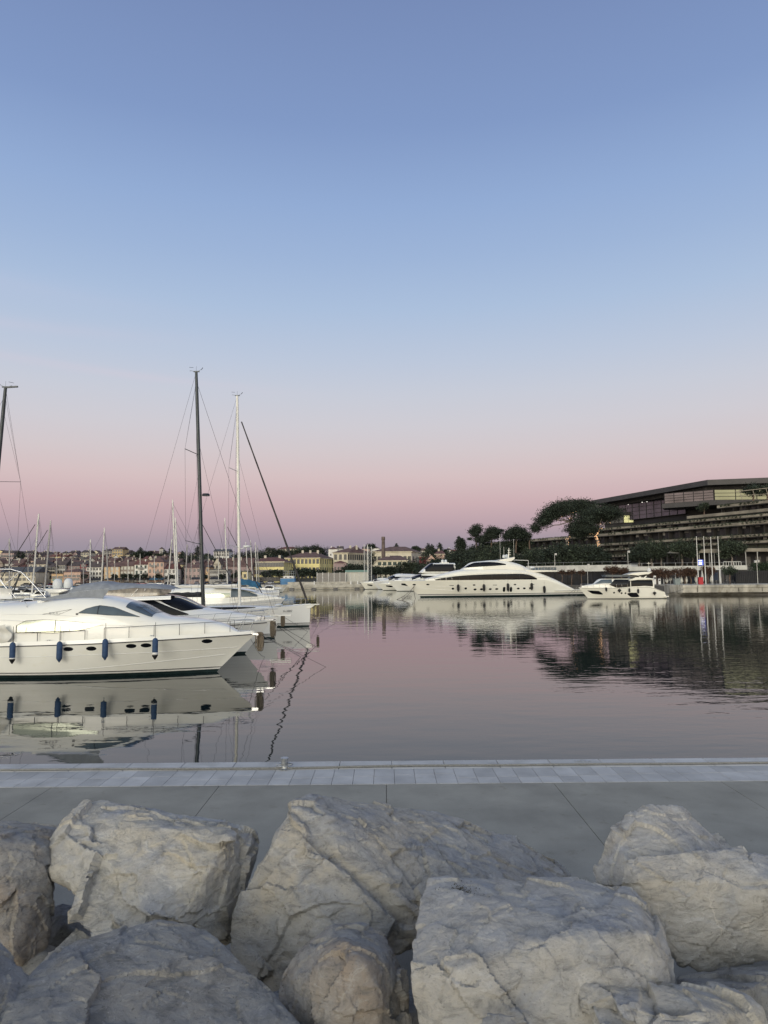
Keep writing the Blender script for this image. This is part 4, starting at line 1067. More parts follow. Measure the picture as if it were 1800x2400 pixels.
    for cx_, cy in ((560, 354), (901, 350), (1205, 345)):
        x, z = A(cx_, cy); h.window('hull_slot', e, 'stripe', [(x - .55, z + .06, z - .06), (x + .55, z + .06, z - .06)], sd_, .02, 2)
    for cx_ in (977, 1033):
        x, z = A(cx_, 385); h.window('hull_window', e, 'glass', [(x - .32, z + .35, z - .35), (x - .2, z + .62, z - .62), (x + .2, z + .62, z - .62), (x + .32, z + .35, z - .35)], sd_, .03, 8)
    Wm = Rm.inverted()
    for k, (cx_, t_, b_) in enumerate(((610, 344, 406), (812, 342, 404), (1005, 335, 404), (1199, 333, 393), (1304, 357, 417))):
        x, z = A(cx_, t_, 4.5); _, z2 = A(cx_, b_, 4.5); p = h.at_x(x, max(1, z), sd_, .32); w_ = Wm @ Vector((x, p.y, z))
        fender(w_, z - z2, .34, 'fender_black', 'black fender on the superyacht, ' + ['nearest its bow', 'second from its bow', 'between the two tall dark hull windows', 'fourth from its bow', 'nearest its stern'][k], 'black fenders on the superyacht', rope=1.1)
    for k, (cx_, cy, dx, dy) in enumerate(((255, 350, -150, 118), (250, 352, -105, 122), (242, 360, 12, 100))):
        x, z = A(cx_, cy, .5); a_ = Wm @ Vector((x, 0, z)); b_ = gz(*C(cx_ + dx, cy + dy), .02)
        mb = MB(); K = 10; mb.tube([a_ + (b_ - a_) * (i / K) - Vector((0, 0, .5 * sin(pi * i / K))) for i in range(K + 1)], .06, 4)
        tag(mb.build('mooring_line', 'rope_old'), ['thin mooring line running furthest left from the superyacht bow', 'middle mooring line from the superyacht bow', 'mooring line dropping almost straight down from the superyacht bow'][k], 'mooring line', 'lines at the superyacht bow')
superyacht()

# ------------------------------------------------------------------ 8: small sports yacht at the right (bow to the left)
def small_yacht():
    Yc = 160.0; C = lambda cx, cy: (1340 + cx / 3.607, 1290 + cy / 3.607)
    bw = at(*C(58, 312), Yc); st = at(*C(778, 395), Yc - 1.5); Lh = st.x - bw.x
    e = empty('motor_yacht', (st.x, Yc, 0), pi, 'compact cream motor yacht with black angular hull windows in front of the right quay', 'yacht')
    A = lambda cx, cy, off=2.3: (lambda p: (st.x - p.x, p.z))(at(*C(cx, cy), Yc - off))
    sheer = cr([(0, A(700, 318)[1]), (3, A(660, 312)[1]), (9, A(480, 308)[1]), (13, A(350, 312)[1]), (Lh, A(58, 312, 0)[1])])
    sheer = lin([(0, A(725, 352)[1]), (A(700, 320)[0], A(700, 318)[1]), (A(640, 308)[0], A(640, 306)[1]), (A(400, 318)[0], A(400, 316)[1]), (A(200, 318)[0], A(200, 316)[1]), (Lh, A(58, 314, 0)[1])])
    h = Hull(Lh, 5.0, sheer, A(58, 312, 0)[0] - A(142, 420, 0)[0], draft=.8, full=.5, tr=.85, fullw=.3, stern_rake=.6)
    h.build('hull', e, ['boot', 'cream'], [(-.8, 0), (.1, 1)], 44, 7); h.deck('deck', e, 'deck')
    h.line('knuckle', e, 'gelcoat_cool', 1.9, 3.0, .3, .97, 1, .0, 30, True, r=.03); h.line('rubbing_strake', e, 'stripe', -.12, -.12, .02, .97, 1, .01, 30, r=.03)
    mb = MB(); mb.box(-.9, .2, -2.2, 2.2, .35, .6); mb.build('swim_platform', 'cream', e, fix=True, bevel=.06)
    top = cr(sorted([A(*p, 1.8) for p in ((690, 240), (600, 238), (520, 236), (440, 236), (340, 237), (262, 240), (235, 256), (205, 282), (150, 292), (100, 304))]))
    x0, x1 = A(693, 240, 1.8)[0], A(100, 304, 1.8)[0]
    wd = lambda x: max(.2, min(2.05, h.half(min(.99, x / Lh), 1) - .25))
    d = House(x0, x1, lambda x: min(sheer(x) - .02, top(x) - .05), top, wd, 4)
    d.build('superstructure', e, 'cream', 50, 24)
    d.patch('side_window', e, 'glass', A(500, 300)[0], A(322, 290)[0], lin(sorted([A(500, 308), A(430, 314), (A(380, 316)), A(322, 292)])), lin(sorted([A(500, 247), A(370, 246), A(322, 290)])), 1, .025, 16, 4)
    d.patch('aft_window', e, 'glass', A(692, 300)[0], A(505, 290)[0], lin(sorted([A(692, 304), A(620, 300), A(560, 304), A(505, 306)])), lin(sorted([A(692, 252), A(590, 252), A(505, 250)])), 1, .025, 16, 4)
    d.patch('windscreen', e, 'glass_grey', A(345, 250)[0], A(215, 280)[0], lin(sorted([A(345, 278), A(310, 280), A(215, 283)])), lin(sorted([A(345, 246), A(262, 248), A(215, 281)])), 1, .03, 14, 4)
    # hardtop and flybridge
    mb = MB(); P = [A(*p, 2.2) for p in ((478, 258), (545, 226), (640, 232), (694, 238), (690, 246), (560, 250))]
    mb.prism([(x, -2.2, z) for x, z in P], (0, 4.4, 0)); mb.build('flybridge_side', 'cream', e, fix=True, bevel=.08)
    mb = MB(); P = [A(*p, 1.7) for p in ((465, 206), (520, 190), (600, 182), (684, 180), (660, 198), (560, 212))]
    mb.prism([(x, -1.7, z) for x, z in P], (0, 3.4, 0)); mb.build('hardtop', 'cream', e, fix=True, bevel=.08)
    mb = MB(); P = [A(*p, 1.72) for p in ((490, 208), (560, 214), (660, 200), (640, 214), (550, 222), (500, 218))]
    mb.prism([(x, -1.72, z) for x, z in P], (0, 3.44, 0)); mb.build('flybridge_screen', 'glass', e)
    mb = MB(); P = [A(*p, 1.7) for p in ((285, 208), (300, 206), (500, 208), (500, 222), (300, 224))]
    mb.prism([(x, -1.7, z) for x, z in P], (0, 3.4, 0)); mb.build('flybridge_deflector', 'glass_grey', e)
    for a_, b_ in (((560, 212), (590, 236)), ((650, 196), (610, 236))):
        mb = MB(); p = A(*a_, 1.6); q = A(*b_, 1.6); mb.bar((p[0], 1.6, p[1]), (q[0], 1.6, q[1]), .2, .12, up=(0, 1, 0)); mb.bar((p[0], -1.6, p[1]), (q[0], -1.6, q[1]), .2, .12, up=(0, 1, 0)); mb.build('hardtop_support', 'cream', e)
    x, z = A(655, 178, 0); r = .4; mb = MB(); mb.lathe([(0, 0), (r * .9, 0), (r, r * .4), (r, r), (r * .7, r * 1.7), (0, r * 2)], 14); o = mb.build('radar_dome', 'radome', e, 50); o.location = (x, 0, z)
    mb = MB(); x, z = A(645, 185, 0); _, z2 = A(645, 98, 0); mb.tube([(x, .6, z), (x, .6, z2)], .04, 5); mb.bar((x - .5, .6, z2 - .3), (x + .4, .6, z2 - .3), .1, .08); mb.build('signal_mast', 'cream', e)
    h.window('hull_window', e, 'glass', [(A(272, 368)[0], A(272, 368)[1] + .05, A(272, 372)[1] - .05), (A(240, 345)[0], A(240, 343)[1], A(240, 374)[1]), (A(190, 342)[0], A(190, 341)[1], A(190, 368)[1]), (A(152, 342)[0], A(152, 340)[1], A(152, 343)[1])], 1, .03, 14)
    h.window('hull_window', e, 'glass', [(A(572, 385)[0], A(572, 385)[1], A(572, 392)[1]), (A(550, 360)[0], A(550, 358)[1], A(550, 396)[1]), (A(505, 396)[0], A(505, 357)[1], A(505, 396)[1]), (A(473, 375)[0], A(473, 362)[1], A(473, 374)[1])], 1, .03, 14)
    for cx_ in (361, 423, 455):
        x, z = A(cx_, 358 if cx_ < 400 else 362); h.port('porthole', e, 'glass', x, z, .4, .38, 1, 12, .02)
    for s_ in (1, -1): rail(e, lambda x, s_=s_: h.pt(min(.995, x / Lh), sheer(x), s_, -.1), A(470, 310)[0], Lh * .97, 8, .8, 'steel', .025, False)
    for k, (cx_, t_, b_, r) in enumerate(((291, 312, 350, .22), (403, 325, 357, .36), (487, 320, 357, .2), (561, 325, 366, .22), (700, 348, 380, .36))):
        p = at(*C(cx_, t_), Yc - 2.75); q = at(*C(cx_, b_), Yc - 2.75)
        fender(p, p.z - q.z, r, 'fender_black', 'black fender on the compact cream yacht, ' + ['nearest its bow', 'round one left of the small portholes', 'slim one above the portholes', 'over the aft hull window', 'round one at its stern'][k], 'black fenders on the compact yacht', rope=.4)
small_yacht()

# ------------------------------------------------------------------ 9: yachts moored behind the superyacht bow
def side_yacht(label, Yc, bow, Lh, B, free, ang, roof, fly=False, hm='cream', dark=True, name='motor_yacht'):
    b = at(bow[0], bow[1], Yc); dv = Vector((cos(ang), sin(ang), 0))
    e = empty(name, (b.x + dv.x * Lh, Yc + dv.y * Lh, 0), ang + pi, label, 'yacht')
    sheer = cr([(0, free * .75), (Lh * .5, free * .85), (Lh, free)])
    h = Hull(Lh, B, sheer, Lh * .12, draft=.7); h.build('hull', e, ['boot', hm], [(-.7, 0), (.15, 1)], 24, 5); h.deck('deck', e, 'deck')
    top = cr([(Lh * .12, free + roof * .9), (Lh * .5, free + roof), (Lh * .62, free + roof * .7), (Lh * .74, free + roof * .3), (Lh * .92, free + .1)])
    d = House(Lh * .1, Lh * .92, lambda x: sheer(x) - .05, top, lambda x: max(.2, min(B * .42, h.half(min(.99, x / Lh), 1) - .25)), 3.4); d.build('superstructure', e, hm, 30, 18)
    for s_ in (1, -1):
        d.patch('side_window', e, 'glass', Lh * .18, Lh * .62, lambda x: sheer(x) + roof * .38, lambda x: min(top(x) - .1, sheer(x) + roof * .74), s_, .03, 14, 3)
    h.window('hull_window', e, 'glass', [(Lh * .72, free * .62, free * .5), (Lh * .75, free * .68, free * .45), (Lh * .84, free * .72, free * .58)], 1, .03, 5)
    mb = MB()
    def ws(u, v):
        x = Lh * (.60 + .12 * u); a = d.th(x, top(x) - roof * .32); return d.pt(x, a + (pi - 2 * a) * v, .03)
    mb.grid(ws, 8, 16); mb.build('windscreen', 'glass', e, 50)
    if fly:
        z = free + roof
        mb = MB(); f2 = House(Lh * .18, Lh * .60, lambda x: z - .3, cr([(Lh * .18, z + fly), (Lh * .45, z + fly), (Lh * .54, z + fly * .5), (Lh * .60, z - .1)]), lambda x: B * .36, 4)
        f2.build('flybridge', e, hm, 24, 16)
        for s_ in (1, -1): f2.patch('flybridge_window', e, 'glass', Lh * .2, Lh * .545, lambda x: z + .1, lambda x: min(z + fly * .86, f2.z1(x) - .1), s_, .03, 14, 3)
        def w2(u, v):
            x = Lh * (.455 + .1 * u); a = f2.th(x, min(z + .15 + 0 * x, f2.z1(x) - .05)); return f2.pt(x, a + (pi - 2 * a) * v, .04)
        mb = MB(); mb.grid(w2, 8, 16); mb.build('windscreen', 'glass', e, 50)
        for k in (-1, 1):
            r = .55; mb = MB(); mb.lathe([(0, 0), (r * .9, 0), (r, r * .4), (r, r), (r * .7, r * 1.7), (0, r * 2)], 12); o = mb.build('radar_dome', 'radome', e, 50); o.location = (Lh * .3 + k * .8, k * .8, z + fly + .2)
        mb = MB(); mb.box(Lh * .3 - 1.4, Lh * .3 + 1.4, -1.4, 1.4, z + fly - .1, z + fly + .22); mb.build('radar_arch', hm, e, fix=True, bevel=.05)
    for s_ in (1, -1): rail(e, lambda x, s_=s_: h.pt(min(.995, x / Lh), sheer(x), s_, -.1), Lh * .6, Lh * .97, 5, .8, 'steel', .03, False)
    return e
side_yacht('white yacht with a black glazed flybridge and two radar domes behind the superyacht bow', 255, (908, 1366), 30, 7, 3.9, rad(10), 2.9, fly=3.2, hm='gelcoat')
side_yacht('low white motor yacht moored between the yellowish launch and the black glazed flybridge yacht', 272, (884, 1366), 20, 5, 2.7, rad(14), 2.2)
side_yacht('yellowish cream launch leftmost of the yachts moored behind the superyacht bow', 300, (845, 1364), 17, 5, 2.9, rad(12), 1.8)
side_yacht('grey windowed motor yacht half hidden behind the low white motor yacht', 292, (872, 1361), 24, 5.5, 3.4, rad(25), 3.0, hm='gelcoat_cool')

# ================================================================== BOULDERS
def rock_mat(name, base, tan, blue, dark, seed, vein=.5, top_dust=.35, spots=.5):
    m = bpy.data.materials.new(name); m.use_nodes = True
    t = m.node_tree; b = t.nodes['Principled BSDF']; b.inputs['Roughness'].default_value = .88; b.inputs['Specular IOR Level'].default_value = .25
    c = t.nodes.new('ShaderNodeTexCoord')
    mp = t.nodes.new('ShaderNodeMapping'); mp.inputs['Location'].default_value = (seed * 3.1, seed * 1.7, seed * .9); t.links.new(c.outputs['Object'], mp.inputs[0])
    def nz(scale, det=6, dist=0, rough=.6, st=None):
        n = t.nodes.new('ShaderNodeTexNoise'); n.inputs['Scale'].default_value = scale; n.inputs['Detail'].default_value = det; n.inputs['Distortion'].default_value = dist; n.inputs['Roughness'].default_value = rough
        src = mp.outputs[0]
        if st:
            q = t.nodes.new('ShaderNodeMapping'); q.inputs['Scale'].default_value = st; q.inputs['Rotation'].default_value = (.4, .5, .3); t.links.new(src, q.inputs[0]); src = q.outputs[0]
        t.links.new(src, n.inputs['Vector']); return n.outputs[0]
    def mr(x, a, bb, c0=0, c1=1):
        n = t.nodes.new('ShaderNodeMapRange'); t.links.new(x, n.inputs[0]); n.inputs[1].default_value = a; n.inputs[2].default_value = bb; n.inputs[3].default_value = c0; n.inputs[4].default_value = c1; return n.outputs[0]
    def mix(f, a, bb, bt='MIX'):
        n = t.nodes.new('ShaderNodeMix'); n.data_type = 'RGBA'; n.blend_type = bt
        t.links.new(f, n.inputs['Factor'])
        for s_, v in (('A', a), ('B', bb)):
            if isinstance(v, tuple): n.inputs[s_].default_value = (*v, 1)
            else: t.links.new(v, n.inputs[s_])
        return n.outputs['Result']
    def mul(a, v):
        n = t.nodes.new('ShaderNodeMath'); n.operation = 'MULTIPLY'; t.links.new(a, n.inputs[0])
        if isinstance(v, float): n.inputs[1].default_value = v
        else: t.links.new(v, n.inputs[1])
        return n.outputs[0]
    col = mix(mr(nz(1.1, 5, .4), .42, .62), base, tan)
    col = mix(mr(nz(1.5, 6, .8), .50, .64), col, blue)
    col = mix(mr(nz(7, 10, .3, .72, (1, 1, 2.2)), .30, .70, .0, .9), col, tuple(v * .60 for v in base), 'MIX') if False else col
    sh = nz(4.5, 12, .6, .75, (1, 1, 2.4))
    col = mix(mr(sh, .36, .50, .75, 0), col, tuple(v * .50 for v in base))
    col = mix(mul(mr(sh, .54, .66), .55), col, tuple(min(.8, v * 1.45) for v in base))
    # calcite veins
    wv = t.nodes.new('ShaderNodeTexVoronoi'); wv.feature = 'DISTANCE_TO_EDGE'; wv.inputs['Scale'].default_value = 1.3
    nn = t.nodes.new('ShaderNodeTexNoise'); nn.inputs['Scale'].default_value = 2.2; nn.inputs['Detail'].default_value = 8; t.links.new(mp.outputs[0], nn.inputs['Vector'])
    va = t.nodes.new('ShaderNodeVectorMath'); va.operation = 'ADD'; t.links.new(mp.outputs[0], va.inputs[0])
    vs = t.nodes.new('ShaderNodeVectorMath'); vs.operation = 'SCALE'; vs.inputs['Scale'].default_value = 1.1; t.links.new(nn.outputs['Color'], vs.inputs[0]); t.links.new(vs.outputs[0], va.inputs[1]); t.links.new(va.outputs[0], wv.inputs['Vector'])
    veins = mul(mul(mr(wv.outputs['Distance'], .0, .022, 1, 0), mr(nz(2.0, 4), .5, .62)), vein)
    col = mix(veins, col, (.62, .60, .56))
    # scuffed white streaks and dark pits
    col = mix(mul(mr(nz(13, 6, .2, .7, (1, 1, 3.5)), .60, .70), top_dust), col, (.58, .58, .57))
    col = mix(mul(mr(nz(38, 4, 0, .6), .62, .70), spots), col, dark)
    col = mix(mul(mr(nz(3.3, 8, .9, .7), .60, .72), spots), col, dark)
    t.links.new(col, b.inputs['Base Color'])
    bp = t.nodes.new('ShaderNodeBump'); bp.inputs['Distance'].default_value = .05; bp.inputs['Strength'].default_value = 1.0
    h = t.nodes.new('ShaderNodeMath'); h.operation = 'ADD'; t.links.new(mul(nz(22, 12, .2, .8), .7), h.inputs[0]); t.links.new(mul(sh, .9), h.inputs[1])
    t.links.new(h.outputs[0], bp.inputs['Height']); t.links.new(bp.outputs[0], b.inputs['Normal'])
    return m
M['rock_tan'] = rock_mat('tan limestone', (.43, .425, .405), (.48, .445, .38), (.36, .37, .385), (.15, .148, .14), 1, .6, .5, .6)
M['rock_pale'] = rock_mat('pale limestone', (.54, .53, .495), (.58, .535, .44), (.43, .44, .455), (.21, .20, .18), 2, .35, .6, .5)
M['rock_grey'] = rock_mat('grey limestone', (.335, .337, .33), (.37, .355, .325), (.27, .28, .295), (.12, .12, .118), 3, .3, .6, .7)
M['rock_brown'] = rock_mat('brown limestone', (.37, .36, .34), (.37, .31, .25), (.33, .34, .35), (.13, .12, .105), 4, .4, .4, .65)
M['rock_white'] = rock_mat('weathered limestone', (.49, .488, .475), (.52, .495, .445), (.40, .415, .44), (.17, .165, .155), 5, 1.0, .7, .55)

def rock(hulls, name, m, label, seed, amp=.07, vox=.018, dents=(), sharp=1.0, group='limestone boulders along the quay'):
    """each hull is a list of (px, py, depth) or world points; hulls are fused, chipped and roughened"""
    bm = bmesh.new()
    for pts in hulls:
        b2 = bmesh.new()
        for p in pts:
            b2.verts.new(at(*p) if isinstance(p, tuple) else p)
        r = bmesh.ops.convex_hull(b2, input=b2.verts)
        bmesh.ops.delete(b2, geom=[g for g in r['geom_interior'] if isinstance(g, bmesh.types.BMVert)], context='VERTS')
        bmesh.ops.bevel(b2, geom=[e for e in b2.edges if e.is_manifold and e.calc_face_angle(0) > .3], offset=.014, segments=1, affect='EDGES', clamp_overlap=True)
        me = bpy.data.meshes.new('t'); b2.to_mesh(me); b2.free(); bm.from_mesh(me); bpy.data.meshes.remove(me)
    me = bpy.data.meshes.new(name); bm.to_mesh(me); bm.free()
    o = bpy.data.objects.new(name, me); COL.objects.link(o)
    md = o.modifiers.new('r', 'REMESH'); md.mode = 'VOXEL'; md.voxel_size = vox; md.adaptivity = 0
    m2 = bpy.data.meshes.new_from_object(o.evaluated_get(bpy.context.evaluated_depsgraph_get()))
    o.modifiers.clear(); o.data = m2; m2.name = name
    n = len(m2.vertices); co = np.empty(n * 3); m2.vertices.foreach_get('co', co); co = co.reshape(-1, 3)
    no = np.empty(n * 3); m2.vertex_normals.foreach_get('vector', no); no = no.reshape(-1, 3)
    off = Vector((seed * 7.3, seed * 3.7, seed * 5.1)); out_ = np.empty(n)
    fr = noise.fractal; nz = noise.noise; vo = noise.voronoi
    cv = noise.cell_vector
    def facet(q, s, k):
        w_ = q * s + Vector((nz(q * s * .9), nz(q * s * .9 + Vector((9, 2, 1))), nz(q * s * .9 + Vector((3, 7, 5))))) * .45
        dd, pp = vo(w_); c = pp[0]
        r = cv(Vector((round(c.x * 97.3, 2), round(c.y * 57.1, 2), round(c.z * 31.7, 2))) * 3.0)
        return ((w_ - c).dot(Vector((r[0] - .5, r[1] - .5, r[2] - .5))) * 2.4 + (r[0] - .5) * .5) * k
    for i in range(n):
        p = Vector(co[i]) + off
        q = Vector((p.x, p.y * 1.1, p.z * 1.35))
        big = fr(q * .9, 1.0, 2.0, 2)
        v = big * .25 + facet(q, 1.0, .75) + facet(q, 2.6, .34) + facet(q, 7, .10 * sharp) + facet(q, 21, .03 * sharp)
        rid = abs(nz(q * 3.1)); v -= max(0, .03 - rid) * 3 * sharp
        v += fr(q * 9, .7, 2.1, 5) * .07 * sharp
        out_[i] = amp * v
    co += no * out_[:, None]
    for (c, r, dpt) in dents:
        c = np.array(at(*c)); d = np.linalg.norm(co - c, axis=1); k = np.clip(1 - d / r, 0, 1); co -= no * (dpt * k * k)[:, None]
    cen = co.mean(axis=0); cen[2] = co[:, 2].min(); co -= cen
    m2.vertices.foreach_set('co', co.ravel()); m2.update()
    m2.materials.clear(); m2.materials.append(M[m]); shade(m2, 24)
    o.location = cen
    tag(o, label, 'boulder', group)
    return o
def W(*a): return Vector(a)

# back row, left to right
rock([[(-160, 1960, 8.2), (-150, 1935, 8.6), (0, 1926, 8.3), (81, 1925, 8.3), (146, 1931, 8.2), (140, 1950, 7.9), (108, 1990, 7.4), (0, 1975, 7.1), (-160, 2010, 7.1),
       (117, 2050, 7.3), (119, 2110, 7.2), (112, 2215, 7.0), (68, 2280, 6.8), (30, 2240, 6.6), (-160, 2200, 6.6), (-40, 2120, 6.75)]],
     'boulder', 'rock_brown', 'grey brown boulder cut by the left edge, beside the cream faced angular one', 11, .08)
rock([[(233, 1874, 8.2), (205, 1882, 8.1), (282, 1887, 8.3), (380, 1906, 8.4), (467, 1923, 8.4), (568, 1934, 8.3), (598, 1950, 8.1), (610, 1985, 8.0), (591, 2060, 7.7), (545, 2220, 7.2), (500, 2230, 7.4),
       (163, 1917, 7.75), (150, 1950, 7.5), (97, 2018, 7.45), (120, 2046, 7.3), (300, 1925, 7.55), (420, 1940, 7.35), (537, 1966, 7.15), (434, 2168, 6.7), (350, 2150, 6.6), (205, 2080, 7.0), (300, 2050, 6.9)],
      [(205, 2060, 7.0), (430, 2080, 6.95), (440, 2170, 6.75), (293, 2190, 6.6), (218, 2202, 6.6), (182, 2165, 6.7), (178, 2135, 6.8), (192, 2095, 6.9), (300, 2150, 7.5), (480, 2200, 7.5), (300, 2080, 7.6)]],
     'boulder', 'rock_pale', 'cream faced angular boulder with a dark shaded right side, second from the left', 12, .085, dents=(((480, 1965, 7.2), .35, .07), ((360, 2090, 6.8), .3, .06)))
rock([[(722, 1866, 8.1), (690, 1880, 7.9), (676, 1890, 7.7), (814, 1878, 8.6), (900, 1886, 9.0), (1025, 1906, 9.3), (1117, 1936, 9.5), (1204, 1963, 9.6), (1290, 2010, 9.6), (1345, 2050, 9.5), (1200, 2080, 8.0), (992, 2088, 7.35),
       (776, 1912, 7.5), (756, 1975, 7.3), (800, 2010, 7.15), (900, 2062, 7.1), (945, 2110, 7.0), (970, 2200, 7.0), (900, 2250, 7.0), (700, 2100, 7.5)],
      [(659, 1925, 7.6), (655, 1945, 7.4), (640, 1972, 7.35), (597, 2028, 7.25), (560, 2100, 7.1), (545, 2145, 7.0), (537, 2228, 6.9), (575, 2300, 6.8), (640, 2340, 6.7), (720, 2260, 6.65), (900, 2210, 6.75), (930, 2160, 6.85), (860, 2100, 6.9), (770, 2010, 7.05), (720, 1960, 7.2),
       (676, 1890, 7.75), (700, 2100, 8.0), (900, 2200, 8.0)]],
     'boulder', 'rock_tan', 'largest boulder in the middle with a grey ridged slope falling to the right', 13, .075, dents=(((735, 1985, 7.2), .34, .13),))
rock([[(1543, 1885, 8.0), (1510, 1890, 7.8), (1470, 1905, 7.7), (1428, 1934, 7.6), (1409, 1975, 7.5), (1388, 2040, 7.4), (1391, 2069, 7.3), (1440, 2100, 7.1), (1595, 1893, 8.1), (1632, 1928, 8.0), (1700, 1990, 7.8), (1640, 2000, 7.2), (1459, 2000, 7.1), (1450, 2080, 7.0), (1640, 2100, 7.2)],
      [(1459, 2003, 7.0), (1600, 1993, 7.0), (1760, 1990, 7.2), (2000, 2000, 7.3), (2000, 2240, 7.0), (1800, 2262, 6.9), (1640, 2280, 6.75), (1575, 2240, 6.7), (1500, 2140, 6.75), (1446, 2080, 6.9), (1500, 2060, 6.75), (1800, 2070, 6.75), (1750, 2200, 8.2), (1600, 2100, 8.2), (2000, 2100, 8.2)],
      [(1640, 1950, 8.6), (1681, 1947, 8.5), (1705, 1965, 8.4), (1722, 1990, 8.2), (1700, 2080, 8.0), (1600, 2050, 8.2)]],
     'boulder', 'rock_white', 'pale boulder at the right edge with a domed top above a long stepped ledge', 14, .07, dents=(((1435, 2000, 7.4), .22, .05),))
# front row
rock([[(1008, 2066, 6.5), (1079, 2059, 6.7), (1204, 2065, 6.8), (1231, 2057, 6.9), (1361, 2057, 6.9), (1405, 2080, 6.6), (1491, 2086, 6.5), (1502, 2114, 6.3), (1551, 2178, 6.0), (1578, 2248, 5.8), (1584, 2290, 5.7), (1590, 2420, 5.5),
       (992, 2107, 6.2), (970, 2189, 5.7), (958, 2250, 5.35), (1079, 2272, 5.15), (1160, 2228, 5.3), (1253, 2208, 5.35), (1415, 2194, 5.45), (1515, 2194, 5.6), (960, 2300, 5.3), (972, 2362, 5.2), (985, 2460, 5.0), (1200, 2600, 4.85), (1560, 2560, 5.0), (1300, 2500, 6.5)]],
     'boulder', 'rock_white', 'broad flat topped front block with white veins and a tuft of lichen on top', 15, .065, vox=.0155, dents=(((1190, 2245, 5.3), .2, .05),))
rock([[(846, 2172, 6.2), (770, 2176, 6.1), (715, 2205, 6.0), (700, 2222, 5.9), (655, 2280, 5.75), (640, 2335, 5.6), (650, 2420, 5.4), (890, 2196, 6.1), (927, 2222, 6.0), (940, 2260, 5.9), (952, 2305, 5.8), (965, 2430, 5.6), (800, 2215, 5.55), (760, 2270, 5.35), (850, 2260, 5.3), (770, 2440, 5.1), (900, 2440, 5.2)]],
     'boulder', 'rock_brown', 'rounded brown stained boulder low in the centre, tucked left of the broad front block', 16, .08, vox=.0155)
rock([[(374, 2152, 6.0), (325, 2168, 6.0), (271, 2200, 5.9), (168, 2212, 5.8), (130, 2238, 5.6), (103, 2266, 5.4), (27, 2336, 5.0), (5, 2410, 4.6), (-60, 2560, 4.1), (429, 2173, 6.0), (490, 2173, 6.1), (532, 2222, 5.9), (575, 2292, 5.7), (655, 2355, 5.4), (705, 2400, 5.2), (820, 2520, 4.7), (780, 2800, 3.9), (100, 2800, 3.7),
       (300, 2600, 5.8), (600, 2600, 5.6)]],
     'boulder', 'rock_grey', 'wide dark grey slab sloping towards the viewer at the bottom left', 17, .055, vox=.0155)
rock([[(1356, 2316, 5.3), (1377, 2299, 5.4), (1486, 2304, 5.5), (1600, 2306, 5.5), (1676, 2303, 5.6), (1757, 2340, 5.4), (1790, 2368, 5.3), (1830, 2460, 5.1), (1370, 2380, 5.1), (1400, 2460, 4.9), (1700, 2460, 4.8), (1500, 2360, 5.0), (1660, 2370, 4.95)]],
     'boulder', 'rock_pale', 'bright rough boulder at the bottom right with a dark hollow in its face', 18, .085, vox=.0145, dents=(((1570, 2350, 5.05), .22, .2),))
rock([[(1584, 2292, 6.3), (1627, 2284, 6.4), (1700, 2276, 6.6), (1760, 2268, 6.6), (1860, 2250, 6.6), (1860, 2400, 6.1), (1790, 2380, 5.8), (1700, 2400, 5.9), (1600, 2400, 5.9), (1640, 2310, 6.0), (1750, 2320, 5.8)]],
     'boulder', 'rock_grey', 'low grey boulder at the right edge, half hidden behind the bright rough one', 19, .06)
rock([[(-120, 2190, 5.6), (0, 2206, 5.5), (33, 2244, 5.4), (79, 2298, 5.2), (60, 2350, 4.9), (20, 2420, 4.6), (-120, 2500, 4.5), (-120, 2300, 4.7), (0, 2500, 5.0), (-30, 2260, 5.0)]],
     'boulder', 'rock_grey', 'smooth bluish boulder in the bottom left corner', 20, .05, vox=.0155)
rock([[(112, 2130, 8.2), (140, 2118, 8.2), (179, 2122, 8.1), (235, 2140, 8.2), (240, 2230, 7.5), (108, 2215, 7.5), (150, 2160, 7.7), W(-3.9, 7.9, 1.0), W(-3.0, 7.9, 1.0), W(-3.9, 8.6, 1.0), W(-3.0, 8.6, 1.0)]],
     'boulder', 'rock_grey', 'small grey stone glimpsed through the gap under the cream faced boulder', 21, .05)
rock([[(179, 2170, 6.9), (215, 2200, 6.8), (260, 2205, 6.7), (290, 2260, 6.4), (75, 2300, 6.1), (72, 2282, 6.2), (120, 2230, 6.6), (150, 2400, 5.9)]],
     'boulder', 'rock_grey', 'grey stone wedged below the cream faced boulder, left of the dark slab', 22, .06)
rock([[(1125, 2372, 4.9), (1170, 2362, 4.9), (1215, 2380, 4.85), (1230, 2460, 4.7), (1110, 2460, 4.7), (1170, 2480, 4.6)]],
     'boulder', 'rock_brown', 'small brown stone at the bottom edge in front of the broad block', 23, .03, vox=.018)
# stones underneath, only glimpsed in the gaps
for i, (x, y, z, r) in enumerate(((-3.4, 6.9, 1.6, .8), (-1.9, 6.6, 1.55, .75), (-.9, 5.9, 1.7, .8), (.3, 6.1, 1.6, .8), (1.6, 6.3, 1.5, .8), (3.2, 6.1, 1.6, .8), (-2.6, 5.3, 1.7, .8), (2.2, 5.0, 1.7, .9), (0, 4.7, 1.7, .8))):
    rr = random.Random(i + 50)
    rock([[W(x + r * rr.uniform(.6, 1) * sin(a) * cos(b_), y + r * rr.uniform(.6, 1) * sin(a) * sin(b_), z + r * .62 * cos(a)) for a in (.4, 1.2, 1.9, 2.7) for b_ in (0, 1.2, 2.5, 3.7, 5)]],
         'boulder', 'rock_grey', 'shadowed stone wedged low between the big boulders', 30 + i, .05, vox=.05, group='stones under the boulders')
